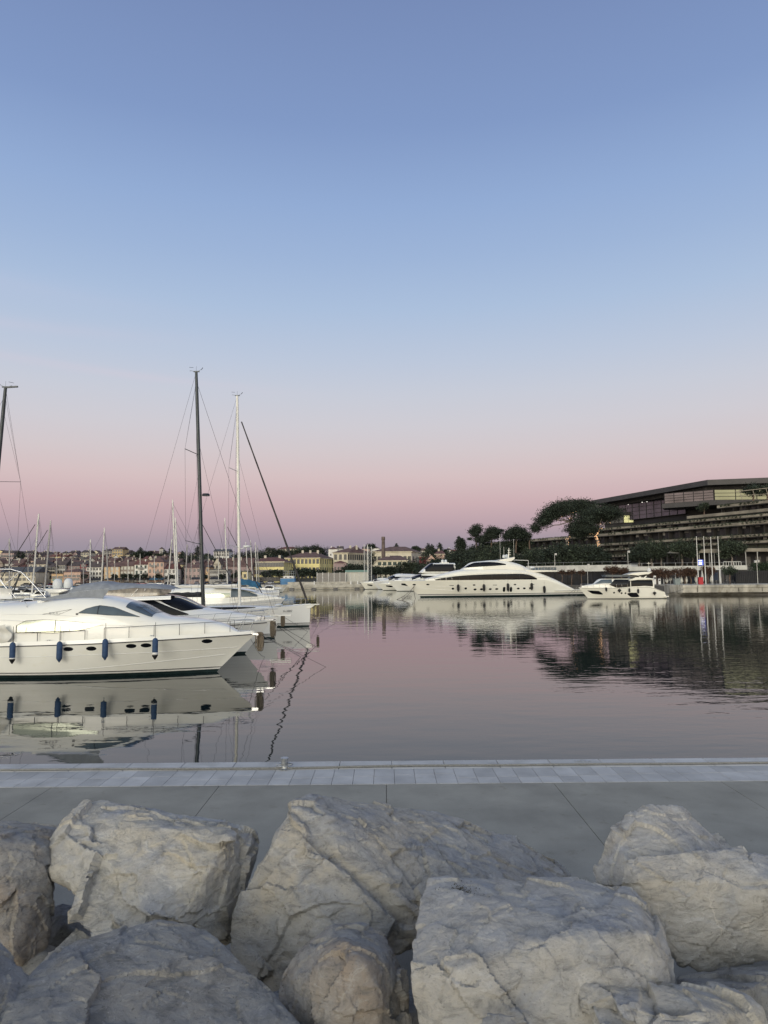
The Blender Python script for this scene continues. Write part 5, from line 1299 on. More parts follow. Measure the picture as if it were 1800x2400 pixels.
# the rubble goes on to both sides, beyond the frame
for i, (x, y, z, r) in enumerate(((5.6, 7.6, 2.0, 1.15), (5.2, 5.6, 2.1, 1.1), (7.6, 6.9, 2.1, 1.3), (7.2, 4.9, 2.2, 1.1), (9.7, 6.6, 2.0, 1.2), (-5.4, 7.4, 2.0, 1.1), (-4.9, 5.4, 2.1, 1.0), (-7.4, 6.8, 2.1, 1.3), (-6.8, 4.7, 2.2, 1.1), (-9.4, 6.4, 2.0, 1.2), (3.9, 4.1, 1.9, .9))):
    rr = random.Random(i + 90)
    rock([[W(x + r * rr.uniform(.75, 1.1) * sin(a) * cos(b_), y + r * rr.uniform(.7, 1) * sin(a) * sin(b_), z + r * .72 * cos(a)) for a in (.5, 1.1, 1.9, 2.6) for b_ in (0, 1.4, 2.6, 3.9, 5.1)]],
         'boulder', 'rock_white' if i % 2 else 'rock_tan', 'pale boulder in the rubble beyond the edge of the photo', 60 + i, .08, vox=.04, group='boulders beyond the frame')
# lichen tuft on the broad block
c = at(1079, 2090, 6.25); mb = MB(); rr = random.Random(3)
for i in range(420):
    a = rr.uniform(0, 2 * pi); d_ = abs(rr.gauss(0, .07)); p = c + Vector((d_ * cos(a) * 1.3, d_ * sin(a), rr.uniform(-.03, .035)))
    q = Vector((rr.gauss(0, 1), rr.gauss(0, 1), rr.gauss(0, 1))).normalized() * .012; s_ = Vector((rr.gauss(0, 1), rr.gauss(0, 1), rr.gauss(0, 1))).normalized() * .012
    mb.add([p, p + q, p + s_], [(0, 1, 2)])
M['lichen'] = mat('dark lichen', (.07, .065, .04), .95, var=.5, scale=20, island=.5)
tag(mb.build('lichen', 'lichen'), 'dark lichen tuft at the back left corner of the broad front boulder', 'lichen', kind='stuff')

# ================================================================== VEGETATION
def leaves(blobs, n, size, seed, name, m, parent, flat=.0, shell=.55, flatten=1.0):
    """thousands of small leaf-clump faces spread through ellipsoid blobs (cx,cy,cz,rx,ry,rz)"""
    r = np.random.default_rng(seed)
    vol = np.array([b[3] * b[4] * b[5] for b in blobs]) ** .7; cnt = np.maximum(8, (n * vol / vol.sum())).astype(int)
    P = []
    for b, c in zip(blobs, cnt):
        d = r.normal(size=(c, 3)); d /= np.linalg.norm(d, axis=1)[:, None]
        rad_ = (shell + (1 - shell) * r.random(c)) * (1 + .16 * r.normal(size=c)); low = r.random(c) < .25; rad_[low] *= r.random(low.sum())
        lump = 1 + .26 * np.sin(d[:, 0] * 7 + b[0]) * np.sin(d[:, 1] * 6 + b[1]) + .18 * np.sin(d[:, 2] * 9 + b[2] + d[:, 0] * 5)
        P.append(np.array(b[:3]) + d * (rad_ * lump)[:, None] * np.array(b[3:]))
    P = np.vstack(P); k = len(P)
    a = r.normal(size=(k, 3)); a[:, 2] *= flatten; a /= np.linalg.norm(a, axis=1)[:, None]
    b_ = np.cross(a, r.normal(size=(k, 3))); b_ /= np.linalg.norm(b_, axis=1)[:, None]
    s = size * r.uniform(.55, 1.35, k)[:, None]
    V = np.stack([P - a * s * .5, P + b_ * s * .4, P + a * s * .6, P - b_ * s * .35], 1).reshape(-1, 3)
    me = bpy.data.meshes.new(name); me.vertices.add(4 * k); me.vertices.foreach_set('co', V.ravel())
    me.loops.add(4 * k); me.loops.foreach_set('vertex_index', np.arange(4 * k)); me.polygons.add(k)
    me.polygons.foreach_set('loop_start', np.arange(0, 4 * k, 4)); me.polygons.foreach_set('loop_total', np.full(k, 4)); me.update(calc_edges=True)
    me.materials.append(M[m]); o = bpy.data.objects.new(name, me); COL.objects.link(o); o.parent = parent
    return o
def limb(mb, p, q, r0, r1, seed, wob=.08, n=6):
    rr = random.Random(seed); p = Vector(p); q = Vector(q); l = (q - p).length
    pts = [p + (q - p) * (i / n) + Vector((rr.uniform(-1, 1), rr.uniform(-1, 1), rr.uniform(-.4, .6))) * l * wob * (0 if i in (0,) else 1) for i in range(n + 1)]
    mb.tube(pts, [r0 + (r1 - r0) * i / n for i in range(n + 1)], 7); return pts
def round_tree(kind, label, base, R, Ht, trunk, m, n, size, seed, group=None, cat='tree', squash=.8, name='tree', bark='bark'):
    e = empty(name, base, 0, label, cat, group); rr = random.Random(seed)
    blobs = [(0, 0, Ht - R * squash, R * .72, R * .72, R * squash * .8)]
    for i in range(9):
        a = i * 2.4 + rr.uniform(0, 1); d = rr.uniform(.35, .75) * R; blobs.append((d * cos(a), d * sin(a), Ht - R * squash + rr.uniform(-.55, .45) * R * squash, R * rr.uniform(.28, .5), R * rr.uniform(.28, .5), R * rr.uniform(.2, .38)))
    mb = MB(); top = limb(mb, (0, 0, -.3), (rr.uniform(-.2, .2), rr.uniform(-.2, .2), Ht - R * squash * 1.2), R * .07 + .05, R * .045 + .03, seed, .03)[-1]
    for b in blobs[1:7]: limb(mb, top, (b[0] * .8, b[1] * .8, b[2]), R * .035 + .02, .02, seed + int(b[0] * 10), .06, 4)
    mb.build('trunk', bark, e, 60)
    leaves(blobs, n, size, seed, 'crown', m, e); return e
def cypress(label, base, R, Ht, n, size, seed, group=None, m='leaf', cat='tree'):
    e = empty('cypress', base, 0, label, cat, group)
    mb = MB(); mb.tube([(0, 0, -.3), (0, 0, Ht * .8)], [R * .18, .03], 6); mb.build('trunk', 'bark', e)
    K = 8; leaves([(.12 * R * sin(i * 2.1), .12 * R * cos(i * 1.7), Ht * (.1 + .86 * i / K), R * (1.0 * sin(pi * (.16 + .74 * i / K)) ** .8), R * sin(pi * (.16 + .74 * i / K)) ** .8, Ht / K * .8) for i in range(K + 1)], n, size, seed, 'crown', m, e); return e

# ================================================================== RIGHT SHORE
M['conc_band'] = mat('pale concrete fascia', (.23, .208, .17), .85, var=.3, scale=.25, bump=.02, bscale=2)
M['conc_dark'] = mat('dark concrete', (.026, .025, .027), .85, var=.35, scale=.3)
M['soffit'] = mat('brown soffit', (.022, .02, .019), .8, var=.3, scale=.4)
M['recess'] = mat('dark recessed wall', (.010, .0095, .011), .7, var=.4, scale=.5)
M['hotel_roof'] = mat('grey metal roof edge', (.045, .043, .046), .6, metal=.1, var=.15, scale=.4)
M['hotel_glass'] = mat('pink reflection curtain glass', (.12, .105, .125), .2, metal=.5, var=.25, scale=.15)  # mauve tint puts the pink sky reflection into the colour
M['hotel_glass_lit'] = mat('reflecting facade glass', (.21, .23, .18), .14, metal=.9, var=.12, scale=.1)  # same facade glass, with the pale glow reflection tinted into its colour
M['corner_glass'] = mat('yellow reflection corner glass', (.13, .135, .075), .2, metal=.8, var=.15, scale=.3)  # yellow of the reflected glow is put into the colour
M['room_glass'] = mat('room glass', (.02, .02, .022), .12, var=.5, scale=.3, spec=.3)
M['curtain'] = mat('grey curtain', (.10, .095, .09), .8, var=.3, scale=1)
M['curtain_pale'] = mat('pale curtain', (.27, .26, .24), .8, var=.2, scale=1)
M['pergola'] = mat('white pergola steel', (.62, .62, .60), .4, var=.05)
M['red'] = mat('red enamel', (.42, .025, .035), .45, var=.12, scale=2)
M['planter'] = mat('grey green planter', (.20, .235, .235), .7, var=.12)
M['parapet'] = mat('pale parapet', (.50, .50, .47), .8, var=.16, scale=.6)
M['shop'] = mat('dark shopfront glass', (.010, .012, .018), .3, var=.5, scale=.4, spec=.3)
M['shop_blue'] = mat('dark blue panel', (.012, .03, .065), .4, var=.2)
M['slats'] = mat('black timber slats', (.012, .014, .018), .7, var=.6, scale=2, stretch=(9, 1, .1))
M['lamp_glow'] = emit('warm fairy light', (1, .58, .28), 5)
M['screen_glow'] = emit('blue shop screen', (.10, .16, .7), .8)
M['spot_glow'] = emit('white spotlight', (1, .95, .85), 2.2)

# quay in front of the right promenade
q = empty('stone_quay', (px_x(1565, 178), 178, 0), 0, 'pale stained stone quay with an undercut dark base on the right side of the harbour', 'quay')
x1 = 140; mb = MB()
prof = [(0, 2.65), (-.15, 2.55), (-.15, 1.95), (0, 1.85), (.05, .75), (2.2, -.1)]
def qpt(px, y, dz=0): p = at(px, 1380, y); return (p.x - q.location.x, y - 178, dz)
front = [qpt(1528, 196), qpt(1545, 189), qpt(1570, 181.5), qpt(1600, 177), (x1, -2)]
for j in range(len(prof) - 1):
    for i in range(len(front) - 1):
        a, b_ = front[i], front[i + 1]; (d0, z0), (d1, z1) = prof[j], prof[j + 1]
        mb.add([(a[0], a[1] + d0, z0), (b_[0], b_[1] + d0, z0), (b_[0], b_[1] + d1, z1), (a[0], a[1] + d1, z1)], [(0, 1, 2, 3)])
mb.add([(p[0], p[1], 2.65) for p in front] + [(x1, 24, 2.65), (front[0][0] - 4, 24, 2.65)], [(0, 1, 2, 3, 4, 5)])
mb.build('quay_body', 'stainquay', q)
mb = MB(); 
for px in (1634, 1730, 1785, 1850): 
    p = qpt(px, 177); mb.box(p[0], p[0] + .12, p[1] - .19 - .0, p[1] + .1, .9, 2.5)
mb.build('expansion_joint', 'stripe', q)
p0, p1 = qpt(1618, 180), qpt(1772, 184)
st_ = empty('low_wall', (0, 0, 0), 0, 'long low concrete step wall on the right quay behind the bicycles', 'wall')
mb = MB(); z = 2.66; mb.prism([(gz(1600, 1380, z).x, 182, z), (gz(1772, 1380, z).x, 182, z), (gz(1772, 1380, z).x, 183, z + 1.1), (gz(1618, 1380, z).x, 183, z + 1.1)], (0, 5, 0)); mb.build('wall', 'stainquay', st_)

def onq(px, Y=181, z=2.65): p = at(px, 1370, Y); return Vector((p.x, Y, z))
# flagpoles
for i, (qb, yt, yb) in enumerate(((1637.5, 1259, 1371), (1654.5, 1259, 1370), (1671, 1260, 1370), (1688, 1259, 1370))):
    Y = 184 + i * .0; b_ = at(qb, yb, Y); t_ = at(qb - 5.2, yt, Y); hgt = t_.z - 2.65
    e = empty('flagpole', (b_.x, Y, 2.65), 0, ['leftmost of the four white flagpoles, behind the red bin', 'second white flagpole from the left on the right quay', 'third white flagpole from the left on the right quay', 'rightmost of the four white flagpoles'][i], 'flagpole', 'white flagpoles on the right quay')
    mb = MB(); mb.tube([(0, 0, 0), (0, 0, hgt * .5), (0, 0, hgt)], [.14, .11, .07], 8); mb.build('pole', 'pergola', e, 50)
    mb = MB(); mb.lathe([(0, 0), (.1, .0), (.12, .1), (.05, .18), (0, .2)], 8, X=Matrix.Translation((0, 0, hgt))); mb.build('finial', 'pergola', e, 50)
# red bin cabinet
e = empty('cabinet', onq(1642.5, 180), 0, 'red cabinet standing at the foot of the leftmost flagpole', 'cabinet')
mb = MB(); mb.box(-.52, .52, -.4, .4, .1, 1.75); mb.box(-.46, .46, -.36, .36, 0, .1); mb.build('body', 'red', e, fix=True, bevel=.04)
mb = MB(); mb.box(-.56, .56, -.44, .44, 1.752, 1.86); mb.build('lid', 'red', e, fix=True, bevel=.03)
e = empty('planter', onq(1587, 182), 0, 'grey green square planter box left of the red cabinet', 'planter')
mb = MB(); mb.prism([(-.75, -.6, 1.45), (.75, -.6, 1.45), (.62, -.6, 0), (-.62, -.6, 0)], (0, 1.2, 0)); mb.build('box', 'planter', e, fix=True, bevel=.04); mb = MB(); mb.box(-.82, .82, -.67, .67, 1.452, 1.56); mb.build('rim', 'planter', e)
for px, lab in ((1545.5, 'short white post on the quay nearest the stern of the compact yacht'), (1535, 'tall white service pedestal beside the stern of the compact yacht')):
    e = empty('service_pedestal', onq(px, 190, 2.65), 0, lab, 'pedestal'); hh = 1.5 if px > 1540 else 2.3
    mb = MB(); mb.box(-.28, .28, -.25, .25, 0, hh); mb.build('post', 'white_band', e, fix=True, bevel=.05); mb = MB(); mb.box(-.2, .2, -.27, -.24, hh * .6, hh * .85); mb.build('socket_panel', 'stripe', e)
# bicycles
def bicycle(base, rz, label):
    e = empty('bicycle', base, rz, label, 'bicycle', 'bicycles parked on the right quay')
    for x in (-.53, .53):
        mb = MB(); mb.tube([(x + .33 * cos(t), 0, .35 + .33 * sin(t)) for t in np.linspace(0, 2 * pi, 21)[:-1]], .035, 6, closed=True); wh = mb.build('wheel', 'rubber', e, 50)
        mb = MB()
        for k in range(6): mb.tube([(x, 0, .35), (x + .31 * cos(k * pi / 3), 0, .35 + .31 * sin(k * pi / 3))], .008, 4)
        mb.build('spokes', 'steel', wh)
    mb = MB()
    for a, b_ in (((-.53, .35), (-.1, .33)), ((-.1, .33), (-.2, .8)), ((-.2, .8), (.36, .82)), ((.36, .82), (-.1, .33)), ((.36, .82), (.53, .35)), ((-.53, .35), (-.2, .75)), ((.36, .82), (.33, 1.0))):
        mb.tube([(a[0], 0, a[1]), (b_[0], 0, b_[1])], .028, 6)
    mb.build('frame', 'stripe', e)
    mb = MB(); mb.tube([(.22, -.26, 1.02), (.33, -.1, 1.03), (.33, .1, 1.03), (.22, .26, 1.02)], .02, 6); mb.build('handlebar', 'steel', e)
    mb = MB(); mb.box(-.32, -.06, -.07, .07, .86, .92); mb.build('saddle', 'rubber', e, fix=True, bevel=.02)
for px, lab in ((1669, 'bicycle leftmost of those parked on the right quay'), (1681, 'bicycle second from the left on the right quay'), (1701, 'bicycle third from the left on the right quay'), (1716, 'rightmost bicycle parked on the right quay')):
    bicycle(onq(px, 180.5), RNG.uniform(-.25, .25), lab)
# lamp with floodlight at right
def lamp(px, Y, base_z, top_py, lab, heads=1, r=.09):
    b_ = at(px, 1370, Y); hgt = zat(px, top_py, Y) - base_z
    e = empty('street_lamp', (b_.x, Y, base_z), 0, lab, 'street lamp', 'lamp posts on the right shore')
    mb = MB(); mb.tube([(0, 0, 0), (0, 0, hgt)], [r, r * .7], 8); mb.build('pole', 'galv', e, 50)
    for k in range(heads):
        s_ = -1 if k % 2 else 1; mb = MB(); mb.box(s_ * .12, s_ * .62, -.25, .25, hgt - .55 - .1 * k, hgt + .05 - .1 * k); mb.build('lamp_head', 'mast_grey', e, fix=True, bevel=.04)
    return e
lamp(1776.5, 182, 2.65, 1313, 'grey lamp post with two floodlights at the far right of the quay', 2)
lamp(1378, 196, 2.3, 1322, 'slim grey lamp post left of the compact yacht', 1, .07)
lamp(1474, 204, 7.0, 1291, 'tall grey lamp post standing above the compact yacht', 1, .09)
lamp(1302, 215, 7.0, 1297, 'grey lamp post in front of the trees behind the superyacht stern', 1, .09)
# promenade above: wall with pale parapet, dark shopfronts beneath
def shopwall(name, label, pa, pb, Ya, Yb, ztop_py, band_py, m, kids=True):
    A_ = at(pa, 1350, Ya); B_ = at(pb, 1350, Yb); d = Vector((B_.x - A_.x, Yb - Ya, 0)); ln = d.length; e = empty(name, (A_.x, Ya, 0), atan2(d.y, d.x), label, 'wall')
    zt = zat(pa, ztop_py, Ya); zb = zat(pa, band_py, Ya)
    mb = MB(); mb.box(0, ln, -.4, 6, zb, zt); mb.build('parapet', 'parapet', e, fix=True, bevel=.05)
    mb = MB(); mb.box(0, ln, .4, 6, 2.2, zb - .003); mb.build('wall', m, e)
    for k in range(int(ln / 4)):
        if m == 'shop': mb = MB(); mb.box(1 + k * 4, 1.25 + k * 4, .2, .45, 2.3, zb - .003); mb.build('column', 'conc_dark', e)
    mb = MB(); mb.tube([(0, -.2, zt + .9), (ln, -.2, zt + .9)], .03, 5)
    for k in range(int(ln / 3)): mb.tube([(k * 3 + .5, -.2, zt), (k * 3 + .5, -.2, zt + .9)], .03, 5)
    mb.build('guard_rail', 'mast_grey', e); return e, zt, ln
sw, zt1, _ = shopwall('promenade_wall', 'dark shopfront wall with a pale parapet behind the superyacht stern', 1235, 1480, 226, 206, 1327, 1341, 'shop')
sw2, zt2, _ = shopwall('promenade_wall', 'dark glazed wall under a pale parapet behind the flagpoles', 1475, 1752, 205, 196, 1328, 1338, 'shop')
A_ = at(1725, 1350, 192.5); e = empty('slat_fence', (A_.x, 192.5, 0), 0, 'black vertical slat fence at the right behind the bicycles', 'fence')
mb = MB(); zt = zat(1725, 1338, 192.5); mb.box(0, 50, .0, .4, 2.3, zt); mb.build('panel', 'slats', e)
for k in range(70): mb = MB(); mb.box(k * .5, k * .5 + .22, -.12, -.003, 2.6, zt - .1); mb.build('slat', 'conc_dark', e)
# upper terrace land
mb = MB(); zu = zt1 - 1.0
mb.prism([(at(1235, 1350, 232).x, 232, 0), (at(1475, 1350, 211).x, 211, 0), (at(1752, 1350, 202).x, 202, 0), (260, 196, 0), (420, 420, 0), (at(1000, 1350, 420).x, 420, 0), (at(1050, 1350, 300).x, 300, 0)], (0, 0, zu))
tag(mb.build('upper_promenade', 'land'), kind='structure')
# blue sign, door frames and folded parasols
def frame(px0, px1, ptop, Y, lab):
    a = onq(px0, Y); b_ = onq(px1, Y); z = zat(px0, ptop, Y) - 2.65; e = empty('gate_frame', a, 0, lab, 'frame', 'white frames in front of the shops'); w_ = b_.x - a.x
    mb = MB(); mb.box(-.1, .1, -.1, .1, 0, z); mb.build('post', 'pergola', e); mb = MB(); mb.box(w_ - .1, w_ + .1, -.1, .1, 0, z); mb.build('post', 'pergola', e); mb = MB(); mb.box(-.1, w_ + .1, -.1, .1, z + .003, z + .22); mb.build('beam', 'pergola', e)
frame(1548, 1556, 1338, 194, 'narrow white frame leftmost in front of the shops'); frame(1584, 1593, 1337, 195, 'white door frame behind the grey planter'); frame(1634, 1690, 1336, 193, 'wide white frame behind the flagpoles')
for i, (px, t_, b_) in enumerate(((1563, 1347, 1367), (1598, 1349, 1365), (1609, 1346, 1368), (1632, 1337, 1364), (1647, 1336, 1367), (1668, 1347, 1366))):
    Y = 192; p = onq(px, Y); zt = zat(px, t_, Y) - 2.65
    e = empty('parasol', p, 0, ['folded cream parasol ' + s_ for s_ in ('leftmost in front of the shops', 'directly right of the grey planter', 'third from the left, under a brown tree', 'slim and grey, left of the red cabinet', 'tallest, right of the red cabinet', 'between the second and third flagpoles')][i], 'parasol', 'folded parasols in front of the shops')
    mb = MB(); mb.lathe([(.05, zt), (.12, zt * .93), (.34, zt * .55), (.42, zt * .32), (.3, zt * .22), (.22, zt * .15), (.05, .3)], 9); mb.build('canopy', 'canvas_white', e, 40)
    mb = MB(); mb.tube([(0, 0, 0), (0, 0, zt * .3)], .05, 6); mb.lathe([(.35, 0), (.35, .1), (0, .12)], 10); mb.build('pole', 'mast_grey', e)
for i, (px, py, w_, h_) in enumerate(((1571, 1357, .9, .8), (1692 - 14, 1350, 1.2, 2.3), (1627, 1358, 1.6, 1.8))):
    p = at(px, py, 194.5); e = empty('information_board', p, 0, ['pale notice board under the brown trees', 'dark blue shop panel between the third and fourth flagpoles', 'dark blue panel left of the leftmost flagpole'][i], 'board')
    mb = MB(); mb.box(-w_ / 2, w_ / 2, -.08, .08, -h_ / 2, h_ / 2); mb.build('panel', 'parapet' if i == 0 else 'shop_blue', e); mb = MB(); mb.box(-.06, .06, -.05, .05, 2.65 - p.z, -h_ / 2 - .003); mb.build('post', 'mast_grey', e)
e = empty('shop_screen', at(1642, 1316, 212), 0, 'bright blue and white lit shop screen behind the leftmost flagpole', 'screen')
mb = MB(); mb.box(-.75, .75, -.1, .1, -1.1, .5); mb.build('screen', 'screen_glow', e); mb = MB()
for dz in (-.9, -.45, .15): mb.box(-.6, .3, -.13, -.103, dz, dz + .22)
mb.build('bright_panel', 'spot_glow', e); mb = MB(); mb.box(-.85, .85, .103, .2, -5, .6); mb.build('back_panel', 'conc_dark', e)
# awnings and pavilions on the upper promenade
for i, (a, b_, yt, yb, Y) in enumerate(((1636, 1688, 1287, 1296, 216), (1745, 1860, 1285, 1293, 212))):
    p = at(a, yt, Y); w_ = at(b_, yt, Y).x - p.x; zt = p.z; zb = zat(a, yb, Y)
    e = empty('pavilion', (p.x, Y, zu), 0, ['pale canopied pavilion in the gap behind the flagpoles', 'long pale canopied pavilion at the right edge above the hedge'][i], 'pavilion')
    mb = MB(); mb.prism([(-.0, 0, zb - zu), (w_, 0, zb - zu), (w_ - (.8 if i == 0 else 0), 0, zt - zu), (.8 if i == 0 else 0, 0, zt - zu)], (0, 8, 0)); mb.build('canopy', 'conc_band', e, fix=True, bevel=.05)
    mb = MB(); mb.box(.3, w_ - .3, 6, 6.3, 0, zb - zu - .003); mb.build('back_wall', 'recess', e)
    for k in range(5): mb = MB(); x = .3 + k * (w_ - .6) / 4; mb.box(x - .1, x + .1, .1, .3, 0, zb - zu - .003); mb.build('post', 'mast_grey', e)
    if i:
        for k in range(3): mb = MB(); mb.box(3 + k * 3.2, 4.6 + k * 3.2, 5.8, 5.997, .3, 3.2); mb.build('window', 'curtain', e)
e = empty('gazebo', (at(1572, 1300, 216).x, 216, zu), 0, 'small pale peaked gazebo between two round trees on the upper promenade', 'gazebo')
z0 = zat(1572, 1297, 216) - zu; z1 = zat(1572, 1290, 216) - zu; mb = MB(); mb.add([(-2, -2, z0), (2, -2, z0), (2, 2, z0), (-2, 2, z0), (-.7, -.7, z0 + .5), (.7, -.7, z0 + .5), (.7, .7, z0 + .5), (-.7, .7, z0 + .5), (0, 0, z1 + .2)], [(0, 1, 5, 4), (1, 2, 6, 5), (2, 3, 7, 6), (3, 0, 4, 7), (4, 5, 8), (5, 6, 8), (6, 7, 8), (7, 4, 8)]); mb.build('roof', 'curtain_pale', e)
for x in (-1.8, 1.8):
    for y in (-1.8, 1.8): mb = MB(); mb.box(x - .08, x + .08, y - .08, y + .08, 0, z0); mb.build('post', 'conc_dark', e)
e = empty('railing', (at(1696, 1322, 206).x, 206, zu + .2), 0, 'pale post and rail barrier on the upper promenade right of the flagpoles', 'railing'); ln = at(1737, 1322, 206).x - at(1696, 1322, 206).x; hh = zat(1700, 1317, 206) - zu - .2
mb = MB(); mb.box(0, ln, -.06, .06, hh, hh + .14); mb.build('rail', 'parapet', e)
for k in range(8): mb = MB(); x = k * ln / 7; mb.box(x - .07, x + .07, -.06, .06, 0, hh - .003); mb.build('post', 'parapet', e)
e = empty('hedge', (at(1752, 1330, 194).x, 193.5, zat(1752, 1340, 194)), 0, 'dense clipped green hedge at the right edge above the dark wall', 'hedge')
leaves([(3 + k * 2.2, 1, 1.2, 1.9, 1.3, 1.35) for k in range(14)], 14000, .28, 5, 'foliage', 'leaf_hedge', e, shell=.8); mb = MB(); mb.box(.5, 32, .2, 1.8, -.2, .2); mb.build('trough', 'parapet', e)

# ------------------------------------------------------------------ terraced hotel
P0 = Vector((56, 375, 0)); P1 = Vector((124, 230, 0)); D_ = (P1 - P0).normalized(); AW = Vector((-D_.y, D_.x, 0))
hang = atan2(D_.y, D_.x)
ho = empty('terraced_hotel', (P0.x, P0.y, 0), hang, 'wide terraced hotel stepping up the hill at the right under a dark wing shaped roof', 'hotel')
def fac(px, py, v):
    """pixel -> (u, z) on the vertical plane v metres behind the facade line"""
    r = ray(px, py); o = P0 + AW * v; c = Vector((0, 0, CAMZ)); t = (o - c).dot(AW) / r.dot(AW); p = c + r * t; return (p - P0).dot(D_), p.z
def terrace(pa, pb, py_b, v, th, floor_h, depth=9, left_py=None, green=True, seed=0, bay=5.2, m='conc_band', lit=.5):
    """one storey: fascia band whose top edge passes (pb, py_b), dark recessed rooms under it"""
    rr = random.Random(seed)
    th *= .8; ub, z = fac(pb, py_b, v); ua, _ = fac(pa, left_py or py_b, v); ub += 18
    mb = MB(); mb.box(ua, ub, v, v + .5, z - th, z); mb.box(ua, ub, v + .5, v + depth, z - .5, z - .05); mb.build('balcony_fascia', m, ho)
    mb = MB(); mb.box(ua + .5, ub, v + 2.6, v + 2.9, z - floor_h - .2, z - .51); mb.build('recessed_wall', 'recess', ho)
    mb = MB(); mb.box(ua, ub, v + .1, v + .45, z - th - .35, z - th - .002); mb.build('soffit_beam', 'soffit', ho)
    k = ua + 1; zf = z - floor_h
    while k < ub - bay:
        a = rr.random()
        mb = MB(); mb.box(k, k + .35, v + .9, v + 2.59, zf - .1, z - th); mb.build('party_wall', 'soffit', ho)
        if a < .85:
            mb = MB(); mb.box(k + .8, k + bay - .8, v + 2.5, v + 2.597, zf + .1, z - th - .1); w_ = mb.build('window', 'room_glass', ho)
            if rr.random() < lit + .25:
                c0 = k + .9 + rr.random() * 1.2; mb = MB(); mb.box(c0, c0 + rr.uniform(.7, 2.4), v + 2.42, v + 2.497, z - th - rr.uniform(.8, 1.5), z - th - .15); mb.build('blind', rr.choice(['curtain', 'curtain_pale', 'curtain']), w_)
        k += bay
    if green:
        L2 = [(x, v + .25, z + .1, 1.6, .45, .28) for x in np.arange(ua + 2, ub, 2.4) if noise.noise(Vector((x * .13, seed * 3.3, 0))) > -.45]
        L2 += [(x, v - .05, z - .35, .9, .2, .5) for x in np.arange(ua + 2, ub, 1.7) if noise.noise(Vector((x * .2, seed * 5.1, 4))) > -.15]
        leaves(L2, 1400 + int((ub - ua) * 40), .3, seed, 'planting', 'leaf_mid', ho, shell=.3)
    return z
F_ = [  # left px, right px, top-edge py at the right frame edge, setback, fascia thickness, storey height
    (1255, 1800, 1285, 0, 1.0, 4.0, None), (1190, 1800, 1266, 2.5, .9, 3.6, None), (1169, 1800, 1250, 5, .95, 3.6, None), (1146, 1800, 1219, 10, 1.3, 4.4, 1270),
    (1360, 1800, 1203, 14, 1.0, 3.0, None), (1610, 1800, 1191, 17, 1.3, 3.0, None), (1681, 1800, 1172, 22, 1.2, 3.4, None)]
zs_ = []
for i, (pa, pb, y, v, th, fh, ly) in enumerate(F_):
    zs_.append(terrace(pa, pb, y, v, th, fh, seed=40 + i, left_py=ly or y + 30, green=i not in (5,)))
# building core and hillside so that nothing is hollow from the side
mb = MB()
for (pa, pb, y, v, th, fh, ly), z in zip(F_, zs_):
    ua = fac(pa, y + 30, v)[0] + 1.0; ub = fac(1800, y, v)[0] + 18; mb.box(ua + .5, ub - .1, v + 2.95, v + 16, z - fh - .3, z - .52)
mb.build('core', 'conc_dark', ho)
mb = MB(); mb.prism([tuple(P0 + D_ * -14 + AW * 4) , tuple(P0 + D_ * 185 + AW * 4), tuple(P0 + D_ * 185 + AW * 140), tuple(P0 + D_ * -14 + AW * 90)], (0, 0, 15))
tag(mb.build('terrain', 'hill'), kind='structure')
# roof block: world coordinates
ZR = 42.3
def col(px, py, z=ZR): return gz(px, py, z)
RA, RB, RC = col(1386, 1173), col(1658, 1124.5), col(1802, 1119); RD = RC + Vector((60, -12, 0))
iv = ho.matrix_world.inverted() if False else (Matrix.Translation((P0.x, P0.y, 0)) @ Matrix.Rotation(hang, 4, 'Z')).inverted()
Lc = lambda p, z=None: (lambda q: Vector((q.x, q.y, q.z if z is None else z)))(iv @ Vector(p))
def slab(pts, z0, z1, name, m, par=ho):
    mb = MB(); mb.prism([Lc(p, z0) for p in pts], (0, 0, z1 - z0)); return mb.build(name, m, par)
bk = [RD + Vector((10, 70, 0)), RA + Vector((60, 60, 0))]
slab([RA, RB, RC, RD] + bk, ZR - 2.1, ZR, 'roof', 'hotel_roof')
ins = lambda p, d: p + d
RA2, RB2, RC2, RD2 = RA + Vector((4, 4, 0)), RB + Vector((1.5, 6, 0)), RC + Vector((0, 6, 0)), RD + Vector((0, 6, 0))
slab([RA2 + Vector((2, 0, 0)), RB2, RC2, RD2] + [b - Vector((4, 6, 0)) for b in bk], ZR - 3.6, ZR - 2.11, 'roof_soffit', 'conc_dark')
